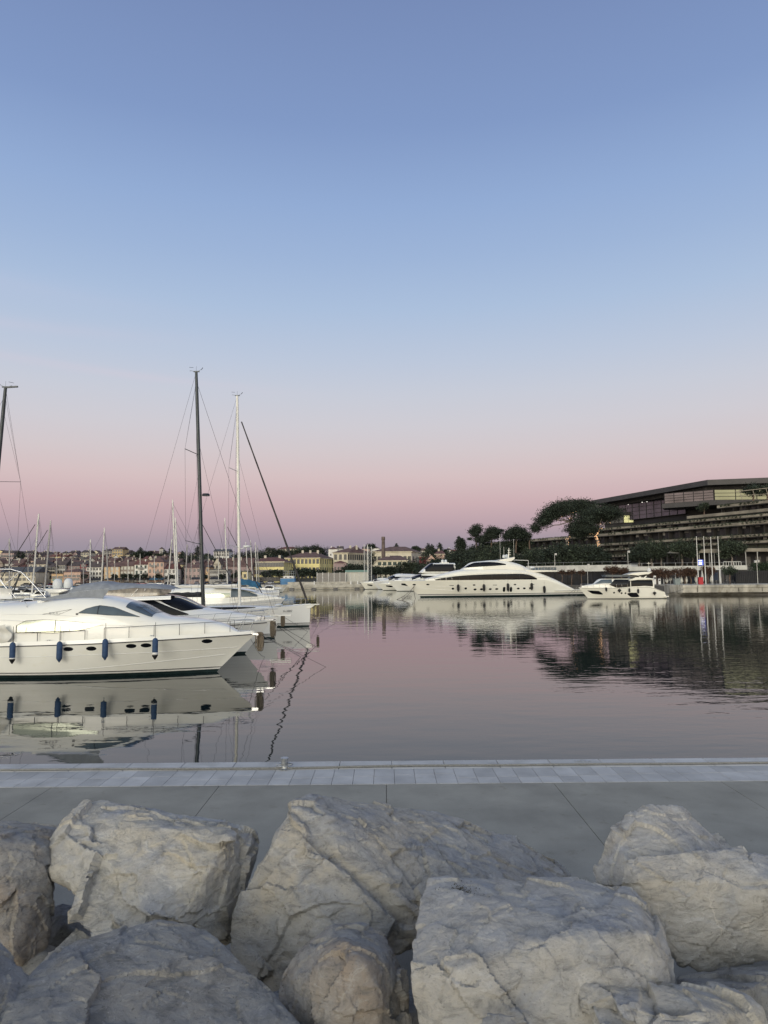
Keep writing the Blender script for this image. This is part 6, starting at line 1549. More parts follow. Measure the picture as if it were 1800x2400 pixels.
# glazed walls under the roof
def glass_wall(pa, pb, z0, z1, name, m, nx, nz_, inset=0, mull='conc_dark', r=.16):
    pa = Vector(pa); pb = Vector(pb); d = pb - pa; d.z = 0; n = Vector((d.y, -d.x, 0)).normalized()
    if n.y > 0: n = -n
    q0, q1 = Lc(pa, 0), Lc(pb, 0); nn = (Lc(pa + n, 0) - q0)
    mb = MB(); mb.add([q0 + Vector((0, 0, z0)), q1 + Vector((0, 0, z0)), q1 + Vector((0, 0, z1)), q0 + Vector((0, 0, z1)), q0 - nn * .2 + Vector((0, 0, z0)), q1 - nn * .2 + Vector((0, 0, z0)), q1 - nn * .2 + Vector((0, 0, z1)), q0 - nn * .2 + Vector((0, 0, z1))],
                     [(0, 1, 2, 3), (4, 7, 6, 5), (0, 4, 5, 1), (3, 2, 6, 7), (0, 3, 7, 4), (1, 5, 6, 2)])
    g = mb.build(name, m, ho)
    for i in range(nx + 1):
        p = q0 + (q1 - q0) * (i / nx) + nn * .08; mb = MB(); mb.bar(p + Vector((0, 0, z0)), p + Vector((0, 0, z1)), r * 1.6, r, up=(q1 - q0)); mb.build('mullion', mull, g)
    for j in range(nz_ + 1):
        z = z0 + (z1 - z0) * j / nz_; mb = MB(); mb.bar(q0 + nn * .1 + Vector((0, 0, z)), q1 + nn * .1 + Vector((0, 0, z)), r, r); mb.build('transom', mull, g)
    return g
# main long glass front, recessed, from px 1450 to 1607
t0 = (1452 - 1386) / (1658 - 1386)
wa = at(1450, 1190, (RA.y * .78 + RB.y * .22) + 7); wb = at(1606, 1170, (RA.y * .22 + RB.y * .78) + 9)
glass_wall(wa, wb, zat(1530, 1213, (wa.y + wb.y) / 2), ZR - 3.62, 'glass_front', 'hotel_glass', 9, 4)
fa = at(1416, 1190, RA.y + 4)
glass_wall(fa, wa, zat(1416, 1235, fa.y), ZR - 3.62, 'side_glass', 'recess', 4, 3)
# projecting bay with its brown base
ba, bb_, bc = at(1557, 1180, RB.y + 14.5), RB + Vector((3.4, 2.8, 0)), RC + Vector((2, 4, 0))
ba = Vector((at(1557, 1160, RB.y + 16).x, RB.y + 16, 0)); bb_ = Vector((at(1673, 1150, RB.y + 3.0).x, RB.y + 3.0, 0)); bc = Vector((at(1790, 1150, RB.y + 2).x + 14, RB.y + 2, 0))
zb0 = zat(1673, 1172, bb_.y); zb1 = zat(1673, 1136, bb_.y)
zb1 = min(zb1, ZR - 3.62)
glass_wall(ba, bb_ - Vector((.15, 0, 0)), zb0, zb1, 'bay_glass', 'hotel_glass', 5, 4)
glass_wall(bb_ + Vector((.15, 0, 0)), bc, zb0, zb1, 'bay_glass', 'hotel_glass_lit', 4, 3)
slab([ba + Vector((-1.4, -.8, 0)), bb_ + Vector((-.2, -1.2, 0)), bc + Vector((2, -1.2, 0)), bc + Vector((2, 12, 0)), ba + Vector((3, 8, 0))], zb0 - 2.0, zb0 - .1, 'bay_base', 'hotel_roof')
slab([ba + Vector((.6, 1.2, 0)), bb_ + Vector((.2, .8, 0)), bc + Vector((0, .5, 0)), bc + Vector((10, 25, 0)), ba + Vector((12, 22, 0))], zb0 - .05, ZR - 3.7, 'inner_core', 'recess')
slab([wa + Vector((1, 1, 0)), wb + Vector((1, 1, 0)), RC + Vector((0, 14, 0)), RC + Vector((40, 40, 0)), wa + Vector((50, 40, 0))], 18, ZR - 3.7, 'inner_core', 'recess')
# lower wing with a corner window, glow reflection tinted into its glass
la = at(1462, 1215, wa.y - 6); lb = at(1505, 1215, wa.y - 9)
zz0, zz1 = zat(1480, 1225, la.y), zat(1480, 1208, la.y)
glass_wall(la, lb, zz0, zz1, 'corner_window', 'corner_glass', 4, 2, r=.12)
lc = at(1532, 1212, wa.y - 2); glass_wall(lb + Vector((.1, .1, 0)), lc, zz0 + 1, zz1, 'side_glass', 'hotel_glass', 3, 2, r=.12)
lz = at(1418, 1215, wa.y + 2); glass_wall(lz, la - Vector((.2, 0, 0)), zz0, zz1, 'side_glass', 'curtain', 4, 1, r=.2)
slab([lz + Vector((0, -.6, 0)), la + Vector((0, -1, 0)), lb + Vector((.4, -1, 0)), lc + Vector((1, 0, 0)), lc + Vector((6, 12, 0)), lz + Vector((8, 12, 0))], zz1 + .02, zz1 + 1.4, 'wing_roof', 'soffit')
slab([lz + Vector((.3, .6, 0)), la + Vector((0, .6, 0)), lb + Vector((-.4, .6, 0)), lc + Vector((0, 1, 0)), lc + Vector((6, 12, 0)), lz + Vector((8, 12, 0))], zz0 - 5, zz1, 'wing_core', 'conc_dark')
# roof terrace furniture at the far right: pergola frame
e = empty('pergola', (at(1740, 1170, 236).x, 236, zat(1740, 1172, 236)), rad(-20), 'slanting white pergola frame among planting on the hotel terrace at the right edge', 'pergola')
for k in range(4): mb = MB(); mb.bar((k * 4, 0, 0), (k * 4 - .8, 0, 3.4), .16); mb.build('post', 'conc_band', e); 
mb = MB(); mb.bar((-2, 0, 2.9), (16, 0, 4.3), .2); mb.build('beam', 'conc_band', e); mb = MB(); mb.bar((-1, 0, 1.5), (15, 0, 1.9), .12); mb.build('rail', 'conc_band', e)
round_tree('', 'dark leafy tree on the hotel terrace by the white pergola', (at(1765, 1160, 240).x, 240, zat(1765, 1172, 240)), 3.6, 6.5, 1, 'leaf', 2600, .4, 61)
round_tree('', 'second dark tree right of the pergola tree, cut by the right edge', (at(1798, 1160, 238).x, 238, zat(1798, 1170, 238)), 3.0, 5.6, 1, 'leaf', 2000, .4, 62)
round_tree('', 'small bush growing on the hotel terrace under the glass bay', (at(1650, 1198, 262).x, 262, zat(1650, 1204, 262)), 2.6, 4.6, 1, 'leaf_mid', 1500, .35, 63, cat='bush')
# small lights under the roof
rr = random.Random(5)
for k in range(16):
    t = .12 + .62 * k / 16 + rr.uniform(-.015, .015); p = RA2 + (RB2 - RA2) * t + Vector((2 + rr.uniform(0, 5), 2 + rr.uniform(0, 5), 0)); mb = MB(); mb.box(-.14, .14, -.14, .14, -.2, 0); o = mb.build('spotlight', 'spot_glow', ho); o.location = Lc(p, ZR - 3.62)

# ------------------------------------------------------------------ umbrella pines on the hotel slope
def umbrella_pine(label, base, trunk_pts, blobs, n, size, seed, lights=(0, 0), tr=.55):
    e = empty('umbrella_pine', base, 0, label, 'pine tree'); rr = random.Random(seed)
    mb = MB(); K = len(trunk_pts); mb.tube(trunk_pts, [tr * (1 - .5 * i / (K - 1)) for i in range(K)], 9)
    top = Vector(trunk_pts[-1])
    for i, b in enumerate(blobs):
        s_ = Vector(trunk_pts[max(1, K - 2 + (i % 2))]); limb(mb, s_, (b[0] * .92, b[1] * .9, b[2] - b[5] * .4), tr * .38, .07, seed + i, .05, 6)
    mb.build('trunk', 'bark_pale', e, 60); leaves(blobs, n, size, seed, 'crown', 'leaf', e, shell=.5)
    if lights[0]:
        st = tag(empty('string_lights', base), 'warm fairy lights wound round the trunk of the ' + label.split(',')[0], 'string lights')
        for i in range(lights[0]):
            t = rr.random(); j = min(K - 2, int(t * (K - 1))); f = t * (K - 1) - j; p = Vector(trunk_pts[j]).lerp(Vector(trunk_pts[j + 1]), f)
            if rr.random() < .3 and i > 4: b = rr.choice(blobs); p = top.lerp(Vector((b[0], b[1], b[2] - b[5])), rr.random() * .8)
            a = rr.uniform(pi, 2 * pi); p = p + Vector((cos(a), sin(a), 0)) * tr * .95
            mb = MB(); R_ = .062; mb.lathe([(0, -R_), (R_, 0), (0, R_)], 5); o = mb.build('bulb', 'lamp_glow', st); o.location = p
    return e
def rel(base, px, py, dY=0): p = at(px, py, base.y + dY); return p - base
B1 = at(1333, 1279, 262); R1 = lambda px, py, r0, r1, r2=None, dY=0: (*rel(B1, px, py, dY), r0 * 1.08, (r2 or r0) * 1.2, r1 * 1.02)
umbrella_pine('large umbrella pine, its broad tilted crown standing highest against the sky', B1, [(0, 0, -2), (-.6, 0, 2.2), tuple(rel(B1, 1338, 1252)), tuple(rel(B1, 1336, 1222)), tuple(rel(B1, 1342, 1200))],
    [R1(1362, 1184, 4.8, 2.3), R1(1340, 1188, 5.5, 2.9, dY=2), R1(1320, 1192, 5.2, 2.9, dY=-2), R1(1304, 1198, 4.6, 2.7, dY=1), R1(1290, 1206, 3.8, 2.5), R1(1272, 1222, 3.4, 2.5, dY=-1), R1(1255, 1238, 2.2, 1.9), R1(1378, 1194, 4.2, 3.4, dY=3), R1(1283, 1214, 2.6, 2.0, dY=2)],
    48000, .36, 71, (46, 0), .62)
B2 = at(1405, 1288, 250); R2 = lambda px, py, r0, r1, dY=0: (*rel(B2, px, py, dY), r0 * 1.08, r0 * 1.2, r1 * 1.0)
umbrella_pine('second umbrella pine, in front of the dark hotel roof, its forked trunk wrapped in lights', B2, [(0, 0, -3), tuple(rel(B2, 1402, 1270)), tuple(rel(B2, 1396, 1256)), tuple(rel(B2, 1406, 1240))],
    [R2(1368, 1222, 5, 2.8), R2(1392, 1205, 5.2, 2.6, 2), R2(1415, 1200, 5.4, 2.2, -2), R2(1432, 1206, 4.2, 2.4), R2(1352, 1240, 4.2, 2.6, 1), R2(1380, 1240, 4, 2.2, -2), R2(1405, 1216, 4, 2.2, 3), R2(1360, 1252, 3.4, 1.8, 2)],
    40000, .36, 72, (90, 0), .5)
def stem_pine(label, px, py_base, Y, blobs, n, seed, size=.42):
    b = at(px, py_base, Y); e = empty('pine_tree', b, 0, label, 'pine tree')
    bl = [(*(at(x, y, Y + dy) - b), r0, r0, r1) for x, y, r0, r1, dy in blobs]; mb = MB()
    top = Vector(bl[0][:3]); limb(mb, (0, 0, -3), top, .42, .2, seed, .02)
    for i, q_ in enumerate(bl[1:]): limb(mb, top * (.55 + .4 * (i / len(bl))), q_[:3], .16, .05, seed + i + 1, .04, 4)
    mb.build('trunk', 'bark', e, 60); leaves(bl, n, size, seed, 'crown', 'leaf', e, shell=.4)
stem_pine('thin leaning pine standing alone left of the hotel, with tufted crown', 1116, 1292, 330, [(1117, 1239, 3.0, 2.1, 0), (1107, 1246, 2.4, 1.4, 1), (1114, 1253, 2.4, 1.4, -1), (1121, 1245, 2, 1.6, 0), (1101, 1263, 1.3, .7, 0), (1122, 1264, 2.6, 1.8, 1)], 8000, 73)
stem_pine('wide tufted pine just right of the thin leaning pine', 1148, 1290, 325, [(1155, 1245, 3.6, 2.6, 0), (1146, 1254, 3.4, 2.6, 1), (1166, 1246, 3, 1.6, -1), (1160, 1257, 3, 1.8, 0), (1130, 1266, 3.4, 2.2, 1), (1140, 1262, 3, 2, 0), (1172, 1243, 1.5, .8, 0)], 12000, 74)
stem_pine('broad dark pine above the left end of the hotel terraces', 1208, 1280, 318, [(1212, 1245, 4.2, 2.8, 0), (1198, 1252, 3.6, 2.4, 1), (1224, 1252, 3.2, 2.4, 0), (1188, 1257, 2.6, 1.8, -1), (1210, 1257, 4.5, 1.8, 1), (1229, 1256, 1.6, 1.5, 0)], 15000, 75)
stem_pine('small bushy pine between the broad dark pine and the large umbrella pine', 1241, 1272, 315, [(1241, 1254, 1.7, 1.6, 0), (1239, 1260, 1.8, 1.3, 0)], 900, 76, .35)
for px, yt, yb, Y, R, seed, lab in ((1077, 1258, 1296, 345, 2.4, 81, 'tallest dark cypress, standing alone left of the thin leaning pine'), (1085, 1262, 1296, 346, 1.9, 82, 'narrower cypress pressed against the right of the tallest one')):
    b = at(px, yb, Y); cypress(lab, b, R, zat(px, yt, Y) - b.z, 3500, .4, seed, 'cypresses left of the hotel')
for i, (px, yb, yt, Y, R, m) in enumerate(((1012, 1345, 1318, 300, 7.5, 'leaf'), (1040, 1345, 1301, 305, 8.5, 'leaf'), (1066, 1345, 1295, 312, 9, 'leaf_mid'), (1092, 1342, 1287, 300, 9, 'leaf'), (1122, 1340, 1281, 300, 9.5, 'leaf'), (1150, 1340, 1272, 290, 9, 'leaf_mid'), (1178, 1338, 1277, 288, 9, 'leaf'), (1060, 1350, 1318, 262, 5.5, 'leaf'), (1095, 1350, 1312, 258, 6, 'leaf'), (1130, 1345, 1308, 256, 6, 'leaf_mid'), (1165, 1345, 1305, 254, 6.5, 'leaf'), (1200, 1340, 1297, 252, 6.5, 'leaf'), (1235, 1340, 1301, 246, 6.5, 'leaf'),
                  (1262, 1338, 1281, 244, 6.5, 'leaf_mid'), (1288, 1336, 1276, 240, 7.5, 'leaf'), (1322, 1336, 1271, 238, 7.5, 'leaf'), (1355, 1334, 1272, 234, 7.5, 'leaf_mid'), (1382, 1334, 1276, 232, 5, 'leaf'), (1403, 1334, 1292, 228, 3.8, 'leaf'))):
    z = 6.2 if px > 1230 else 2.3; b = at(px, 1345, Y); b.z = z
    where = ['leftmost of the dark trees behind the superyacht', 'over the superyacht foredeck, left of the cypress', 'directly below the cypress pair', 'right of the cypress pair, low on the slope', 'below the thin leaning pine', 'below the wide tufted pine', 'under the left end of the hotel terraces', 'low front tree below the tallest cypress', 'low front tree below the thin leaning pine', 'low front tree left of the superyacht radar arch', 'low front tree behind the superyacht radar arch', 'just left of the lowest hotel terrace', 'right of the superyacht radar arch', 'left end of the big clump under the umbrella pine', 'second in the big clump under the umbrella pine', 'centre of the big clump, below the umbrella pine trunk', 'right of the umbrella pine trunk, in the big clump', 'below the light wrapped forked trunk', 'small, at the right end of the big clump'][i]
    round_tree('', 'round dark evergreen ' + where, b, R, zat(px, yt, Y) - z, 1, m, 9000, .5, 90 + i, 'round evergreens along the right shore', squash=.62)
for i, (px, yt, Y, R) in enumerate(((1104, 1276, 330, 6), (1128, 1270, 335, 6.5), (1144, 1266, 332, 6), (1168, 1264, 330, 6.5), (1190, 1262, 326, 6), (1212, 1260, 326, 5.5), (1228, 1262, 324, 4.5))):
    b = at(px, 1345, Y); b.z = 8; round_tree('', 'dark slope tree ' + ['under the thin leaning pine', 'between the thin leaning pine and the wide tufted one', 'under the left of the wide tufted pine', 'under the right of the wide tufted pine', 'under the left of the broad dark pine', 'under the broad dark pine', 'right of the broad dark pine trunk'][i], b, R, zat(px, yt, Y) - 8, 1, 'leaf' if i % 2 else 'leaf_mid', 5000, .5, 300 + i, 'trees on the slope under the three pines', squash=.7)
for i, (px, yb, yt, Y, R) in enumerate(((1499, 1325, 1273, 214, 3.9), (1527, 1322, 1263, 216, 4.8), (1550, 1322, 1272, 217, 3.2), (1600, 1322, 1264, 216, 3.9), (1624, 1322, 1271, 218, 3.0), (1716, 1322, 1261, 210, 4.1))):
    b = at(px, 1330, Y); b.z = zu; round_tree('', 'rounded dark tree ' + ['left of the tall lamp post group, above the compact yacht', 'with the widest crown, above the compact yacht hardtop', 'small, just left of the peaked gazebo', 'just right of the peaked gazebo', 'directly left of the flagpoles', 'alone to the right of the flagpoles'][i], b, R, zat(px, yt, Y) - zu, 1, 'leaf_mid' if i % 2 else 'leaf', 10000, .42, 120 + i, 'rounded trees on the upper promenade', squash=.78, bark='bark_pale')
for i, (px, yt, Y, R, m) in enumerate(((1434, 1323, 196, 2.3, 'leaf_red'), (1457, 1324, 196, 2.6, 'leaf_red'), (1540, 1329, 192, 2.7, 'leaf_red'), (1562, 1327, 192, 2.9, 'leaf_red'), (1606, 1324, 192, 3.1, 'leaf_red'), (1620, 1330, 191, 2.2, 'leaf_red'), (1660, 1325, 192, 2.4, 'leaf_red'), (1711, 1324, 188, 2.3, 'leaf_mid'), (1340, 1333, 205, 1.6, 'leaf_red'), (1364, 1333, 204, 1.6, 'leaf_red'), (1318, 1333, 206, 1.5, 'leaf_red'))):
    b = at(px, 1370, Y); b.z = 2.4; round_tree('', ('small brown leaved tree ' if m == 'leaf_red' else 'small green topped tree ') + ['left one of the pair over the compact yacht windscreen', 'right one of the pair over the compact yacht windscreen', 'behind the stern of the compact yacht', 'right of the leftmost white frame', 'with the widest crown, behind the grey planter', 'just left of the red cabinet', 'between the second and third flagpoles', 'over the bicycles', 'thin, above the superyacht stern deck', 'thin, between the superyacht and the slim lamp post', 'thinnest, behind the superyacht aft rail'][i], b, R, zat(px, yt, Y) - 2.4, 1, m, 1300 if i < 8 else 380, .3, 140 + i, 'small trees along the right quay', squash=.62)

# ================================================================== TOWN
PAL = {'cream': (.50, .46, .36), 'beige': (.40, .37, .31), 'grey': (.36, .35, .33), 'white': (.56, .55, .52), 'yellow': (.62, .51, .24), 'pale yellow': (.58, .50, .30), 'orange': (.47, .33, .20),
       'salmon': (.44, .31, .25), 'pink': (.34, .26, .245), 'crimson': (.25, .055, .07), 'taupe': (.22, .19, .165), 'mauve': (.27, .20, .20), 'ochre': (.42, .32, .17)}
for k, c in PAL.items(): M['w_' + k] = mat(k + ' plaster', tuple(min(.7, v * 1.2) for v in c), .9, var=.16, scale=.25, bump=.01, bscale=3, detail=8)
M['roof_tile'] = mat('red brown roof tiles', (.125, .075, .065), .9, var=.35, scale=.5, bump=.05, bscale=5)
M['roof_dark'] = mat('dark brown roof tiles', (.078, .06, .057), .9, var=.35, scale=.5, bump=.05, bscale=5)
M['roof_red'] = mat('red roof tiles', (.135, .055, .045), .9, var=.3, scale=.5, bump=.05, bscale=5)
M['roof_grey'] = mat('grey roof', (.075, .078, .085), .8, var=.25, scale=.4)
M['win_dark'] = mat('dark window', (.025, .025, .028), .3, var=.3, scale=1)
M['win_pale'] = mat('pale shutter', (.50, .49, .44), .7, var=.1)
M['win_green'] = mat('dark green shutter', (.03, .05, .045), .6, var=.2)
M['brick'] = mat('old brick', (.13, .10, .09), .9, var=.3, scale=.6)
M['tennis'] = mat('grey mesh fence', (.24, .225, .21), .8, var=.1, scale=2)
M['teal'] = mat('teal painted boards', (.16, .27, .25), .7, var=.15)
WINM = {}
def win_mesh(w_, h_, m):
    k = (w_, h_, m)
    if k not in WINM:
        mb = MB(); mb.box(-w_ / 2, w_ / 2, -.06, .05, 0, h_); me = bpy.data.meshes.new('window'); me.from_pydata(mb.v, [], mb.f); me.materials.append(M[m]); WINM[k] = me
    return WINM[k]
def add_win(par, x, y, z, w_, h_, m, rz=0):
    o = bpy.data.objects.new('window', win_mesh(round(w_, 2), round(h_, 2), m)); COL.objects.link(o); o.parent = par; o.location = (x, y, z); o.rotation_euler.z = rz; return o
def house(label, x0, x1, Y, zb, zt, depth, wall, roof='roof_tile', rtype='gable', rh=2.0, win=(3, 2), wsize=(1.0, 1.5), wm='win_dark', group=None, name='house', cat='house', rz=0, chim=1, ground=None, seed=0, over=.4, balcony=False):
    w_ = x1 - x0; cx = (x0 + x1) / 2; h_ = zt - zb; rr = random.Random(seed + int(cx * 10))
    e = empty(name, (cx, Y, zb), rz, label, cat, group)
    mb = MB(); mb.box(-w_ / 2, w_ / 2, 0, depth, -3, h_); mb.build('wall', 'w_' + wall, e)
    a, b_, o_ = w_ / 2 + over, depth, over
    mb = MB()
    if rtype == 'gable': v = [(-a, -o_, h_ - .1), (a, -o_, h_ - .1), (a, b_ + o_, h_ - .1), (-a, b_ + o_, h_ - .1), (-a, b_ / 2, h_ + rh), (a, b_ / 2, h_ + rh)]; f = [(0, 1, 5, 4), (2, 3, 4, 5), (0, 4, 3), (1, 2, 5), (0, 3, 2, 1)]
    elif rtype == 'front': v = [(-a, -o_, h_ - .1), (a, -o_, h_ - .1), (a, b_ + o_, h_ - .1), (-a, b_ + o_, h_ - .1), (0, -o_, h_ + rh), (0, b_ + o_, h_ + rh)]; f = [(0, 4, 5, 3), (1, 2, 5, 4), (3, 5, 2), (0, 3, 2, 1)]
    elif rtype == 'hip': i_ = min(a, b_ / 2 + o_) * .9; v = [(-a, -o_, h_ - .1), (a, -o_, h_ - .1), (a, b_ + o_, h_ - .1), (-a, b_ + o_, h_ - .1), (-a + i_, b_ / 2, h_ + rh), (a - i_, b_ / 2, h_ + rh)]; f = [(0, 1, 5, 4), (2, 3, 4, 5), (0, 4, 3), (1, 2, 5), (0, 3, 2, 1)]
    else: v = [(x, y, z) for x in (-a, a) for y in (-o_, b_ + o_) for z in (h_, h_ + .35)]; f = [(0, 1, 3, 2), (4, 6, 7, 5), (0, 4, 5, 1), (2, 3, 7, 6), (0, 2, 6, 4), (1, 5, 7, 3)]
    mb.add(v, f); r_ = mb.build('roof', roof, e)
    if rtype == 'front':
        mb = MB(); mb.add([(-w_ / 2, 0, h_ - .1), (w_ / 2, 0, h_ - .1), (0, 0, h_ + rh - .25)], [(0, 1, 2)]); mb.build('gable', 'w_' + wall, e)
    for k in range(chim):
        mb = MB(); cxx = rr.uniform(-.3, .3) * w_; mb.box(cxx - .25, cxx + .25, b_ * .35, b_ * .35 + .5, h_ + rh * .4, h_ + rh + .3); mb.box(cxx - .32, cxx + .32, b_ * .35 - .08, b_ * .35 + .58, h_ + rh + .303, h_ + rh + .45); mb.build('chimney', 'w_' + ('white' if wall == 'white' else 'beige'), r_)
    nx, nz_ = win
    for j in range(nz_):
        for i in range(nx):
            x = -w_ / 2 + w_ * (i + .5) / nx; z = h_ * (j + .5) / nz_ - wsize[1] * .45
            add_win(e, x, 0, z, wsize[0], wsize[1], wm)
            if balcony and (i + j) % 3 == 0:
                mb = MB(); mb.box(x - 1.1, x + 1.1, -1, -.003, z - .35, z - .15); mb.box(x - 1.1, x + 1.1, -1, -.95, z - .15, z + .75); mb.build('balcony', 'win_dark', e)
    if ground:
        mb = MB(); mb.box(-w_ / 2 + .4, w_ / 2 - .4, -.08, .1, .1, min(3, h_ * .3)); mb.build('shopfront', ground, e)
    return e
def phouse(label, p0, p1, pt, pb, Y, **k):
    """house whose front spans pixels p0..p1 and stands between rows pt (eaves) and pb (foot)"""
    return house(label, at(p0, 1350, Y).x, at(p1, 1350, Y).x, Y, max(LZ, zat((p0 + p1) / 2, pb, Y)), zat((p0 + p1) / 2, pt, Y), k.pop('depth', 10), **k)
# waterfront row, left to right
G = None
FR = [('long cream warehouse with a grey roof and triple windows at the far left', 0, 83, 1341, 1364, 335, dict(wall='cream', roof='roof_grey', rtype='gable', rh=2.6, win=(8, 2), wsize=(1.5, 1.3), depth=14, chim=0)),
      ('tall beige house with two chimneys behind the right end of the cream warehouse', 67, 110, 1322, 1362, 352, dict(wall='beige', roof='roof_dark', win=(4, 3), chim=2, rtype='hip', rh=3)),
      ('narrow grey house between the tall beige house and the orange building', 112, 128, 1328, 1358, 350, dict(wall='beige', roof='roof_dark', win=(3, 3), rh=1.6)),
      ('pale grey plastered house above the orange building', 128, 152, 1324, 1358, 352, dict(wall='grey', roof='roof_dark', win=(4, 3), rh=2.8)),
      ('low orange building with two wide dark windows', 121, 148, 1345, 1362, 338, dict(wall='orange', roof='roof_dark', rtype='flat', win=(2, 1), wsize=(2.4, 1.2), ground='teal', chim=0)),
      ('low pink building with four windows and a hipped roof', 149, 188.5, 1340, 1361, 336, dict(wall='salmon', roof='roof_tile', rtype='hip', rh=1.5, win=(4, 1), wsize=(1.6, 1.1), ground='tennis', chim=0)),
      ('mauve house with small square windows behind the low pink building', 153, 187, 1326, 1356, 354, dict(wall='mauve', roof='roof_dark', win=(5, 3), wsize=(.9, .9), rh=2.0)),
      ('narrow crimson house in the waterfront row', 188, 202, 1322, 1358, 352, dict(wall='crimson', roof='roof_dark', win=(2, 4), rh=1.4)),
      ('white and grey house between the crimson house and the orange one', 202, 238, 1329, 1360, 350, dict(wall='white', roof='roof_dark', win=(5, 3), wsize=(.9, 1.2), rh=2.4)),
      ('orange house with six white shuttered windows', 244, 280, 1328, 1361, 346, dict(wall='orange', roof='roof_tile', win=(3, 3), wsize=(1.3, 1.9), wm='win_pale', rh=2.4, depth=12)),
      ('taupe house with pale window surrounds right of the orange house', 281, 314, 1326, 1361, 347, dict(wall='taupe', roof='roof_tile', win=(4, 3), wsize=(1.1, 1.5), rh=2.4, wm='win_pale')),
      ('white house with a columned top floor and a balcony', 315, 346, 1323, 1361, 346, dict(wall='white', roof='roof_red', win=(3, 3), wsize=(1.0, 1.6), rh=2.2, balcony=True, wm='win_green')),
      ('salmon house with iron balconies in the waterfront row', 347, 383, 1317, 1361, 345, dict(wall='salmon', roof='roof_tile', rtype='hip', win=(4, 3), wsize=(1, 1.6), rh=2.6, balcony=True)),
      ('white house with a red roof right of the salmon one', 384, 411, 1333, 1361, 346, dict(wall='white', roof='roof_red', win=(3, 2), rh=2.6)),
      ('pinkish low house behind the dark mast', 432, 470, 1330, 1359, 352, dict(wall='pink', roof='roof_tile', win=(4, 2), rh=2.2)),
      ('small orange house right of the dark mast', 482, 490, 1329, 1358, 350, dict(wall='orange', roof='roof_dark', win=(1, 2), rh=1.0, chim=0)),
      ('grey white modern building with a wide terrace left of the white mast', 491, 530, 1336, 1358, 348, dict(wall='grey', roof='roof_grey', rtype='flat', win=(3, 2), wsize=(3, 1.2), chim=0)),
      ('beige gable ended house left of the white mast', 500, 517, 1322, 1350, 362, dict(wall='beige', roof='roof_tile', rtype='front', rh=3.4, win=(1, 2), chim=1)),
      ('long dark red roofed building behind the white mast', 516, 590, 1328, 1350, 366, dict(wall='mauve', roof='roof_tile', rh=4.6, win=(7, 1), chim=2, depth=14)),
      ('small yellow building right of the white mast', 567, 581, 1340, 1360, 350, dict(wall='pale yellow', roof='roof_grey', rtype='flat', win=(1, 1), wsize=(1.2, 1.8), chim=0)),
      ('tall narrow dark house left of the orange shuttered one', 236, 246, 1335, 1360, 352, dict(wall='taupe', roof='roof_dark', win=(1, 2), rh=1.4, chim=0))]
for i, (lab, a, b_, t, bt, Y, k) in enumerate(FR): phouse(lab, a, b_, t, bt, Y, seed=i, group='houses along the town waterfront', **k)
# yellow barracks and the factory buildings
def big(label, pc, Lw, pr, Rw, eave, base, ridge, Y, wall, roof, nf, ns, rows, ws, wz=0, cat='building', chim=2, wmm='win_dark', slant=.35):
    """corner building: front from pc to pr, its side face running back to pixel pr+Rw"""
    X0 = at(pc, 1350, Y).x; X1 = at(pr, 1350, Y).x; zb = LZ; zt = zat((pc + pr) / 2, eave, Y); dep = 26.0
    e = empty('building', (X0, Y, zb), 0, label, cat); h_ = zt - zb; w_ = X1 - X0
    sx = at(pr + Rw, 1350, Y + dep).x - X0                           # far right corner
    sh = sx - w_
    base_pts = [(0, 0), (w_, 0), (w_ + sh, dep), (sh, dep)]
    mb = MB(); mb.prism([(x, y, -2) for x, y in base_pts], (0, 0, h_ + 2)); mb.build('wall', 'w_' + wall, e)
    mb = MB(); mb.prism([(x + (-.5 if k_ in (0, 3) else .5), y + (-.5 if k_ < 2 else .5), h_ - .5) for k_, (x, y) in enumerate(base_pts)], (0, 0, .48)); mb.build('cornice', 'w_cream', e)
    rh = zat(pr, ridge, Y + dep / 2) - zt; i_ = min(w_ * .3, dep * .5)
    v = [(x + (-.7 if k_ in (0, 3) else .7), y + (-.7 if k_ < 2 else .7), h_) for k_, (x, y) in enumerate(base_pts)] + [(sh / 2 + i_, dep / 2, h_ + rh), (w_ + sh / 2 - i_, dep / 2, h_ + rh)]
    mb = MB(); mb.add(v, [(0, 1, 5, 4), (2, 3, 4, 5), (0, 4, 3), (1, 2, 5), (0, 3, 2, 1)]); r_ = mb.build('roof', roof, e)
    for k in range(chim): mb = MB(); x = w_ * (.3 + .45 * k / max(1, chim - 1)) + sh / 2; mb.box(x - .6, x + .6, dep * .4, dep * .4 + 1.2, h_ + rh * .55, h_ + rh + 1.0); mb.build('chimney', 'w_beige', r_)
    ang = atan2(dep, sh)
    for j in range(rows):
        z = h_ * (j + .42) / rows - ws[1] * .3
        for i in range(nf): add_win(e, w_ * (i + .5) / nf, 0, z, ws[0], ws[1], wmm)
        for i in range(ns): f = (i + .5) / ns; add_win(e, w_ + sh * f, dep * f, z, ws[0], ws[1], wmm, ang)
    return e
big('yellow building with a red hipped roof and rows of tall windows, behind the dark jib', 588, 0, 665, 20, 1316, 1350, 1306, 372, 'yellow', 'roof_red', 12, 4, 3, (1.4, 2.3))
big('longer yellow building with a brown roof right of the red hipped one', 668, 0, 749, 32, 1307, 1350, 1294, 402, 'yellow', 'roof_tile', 9, 6, 3, (1.5, 2.6), chim=3)
big('pale cream factory block with tall windows right of the yellow buildings', 781, 0, 815, 58, 1295, 1345, 1283, 425, 'cream', 'roof_tile', 3, 12, 3, (1.7, 3.2), chim=2)
big('cream factory hall with arched windows behind the brick chimney', 874, 0, 965, 24, 1292, 1345, 1281, 440, 'cream', 'roof_tile', 9, 3, 2, (2.0, 3.2), chim=0)
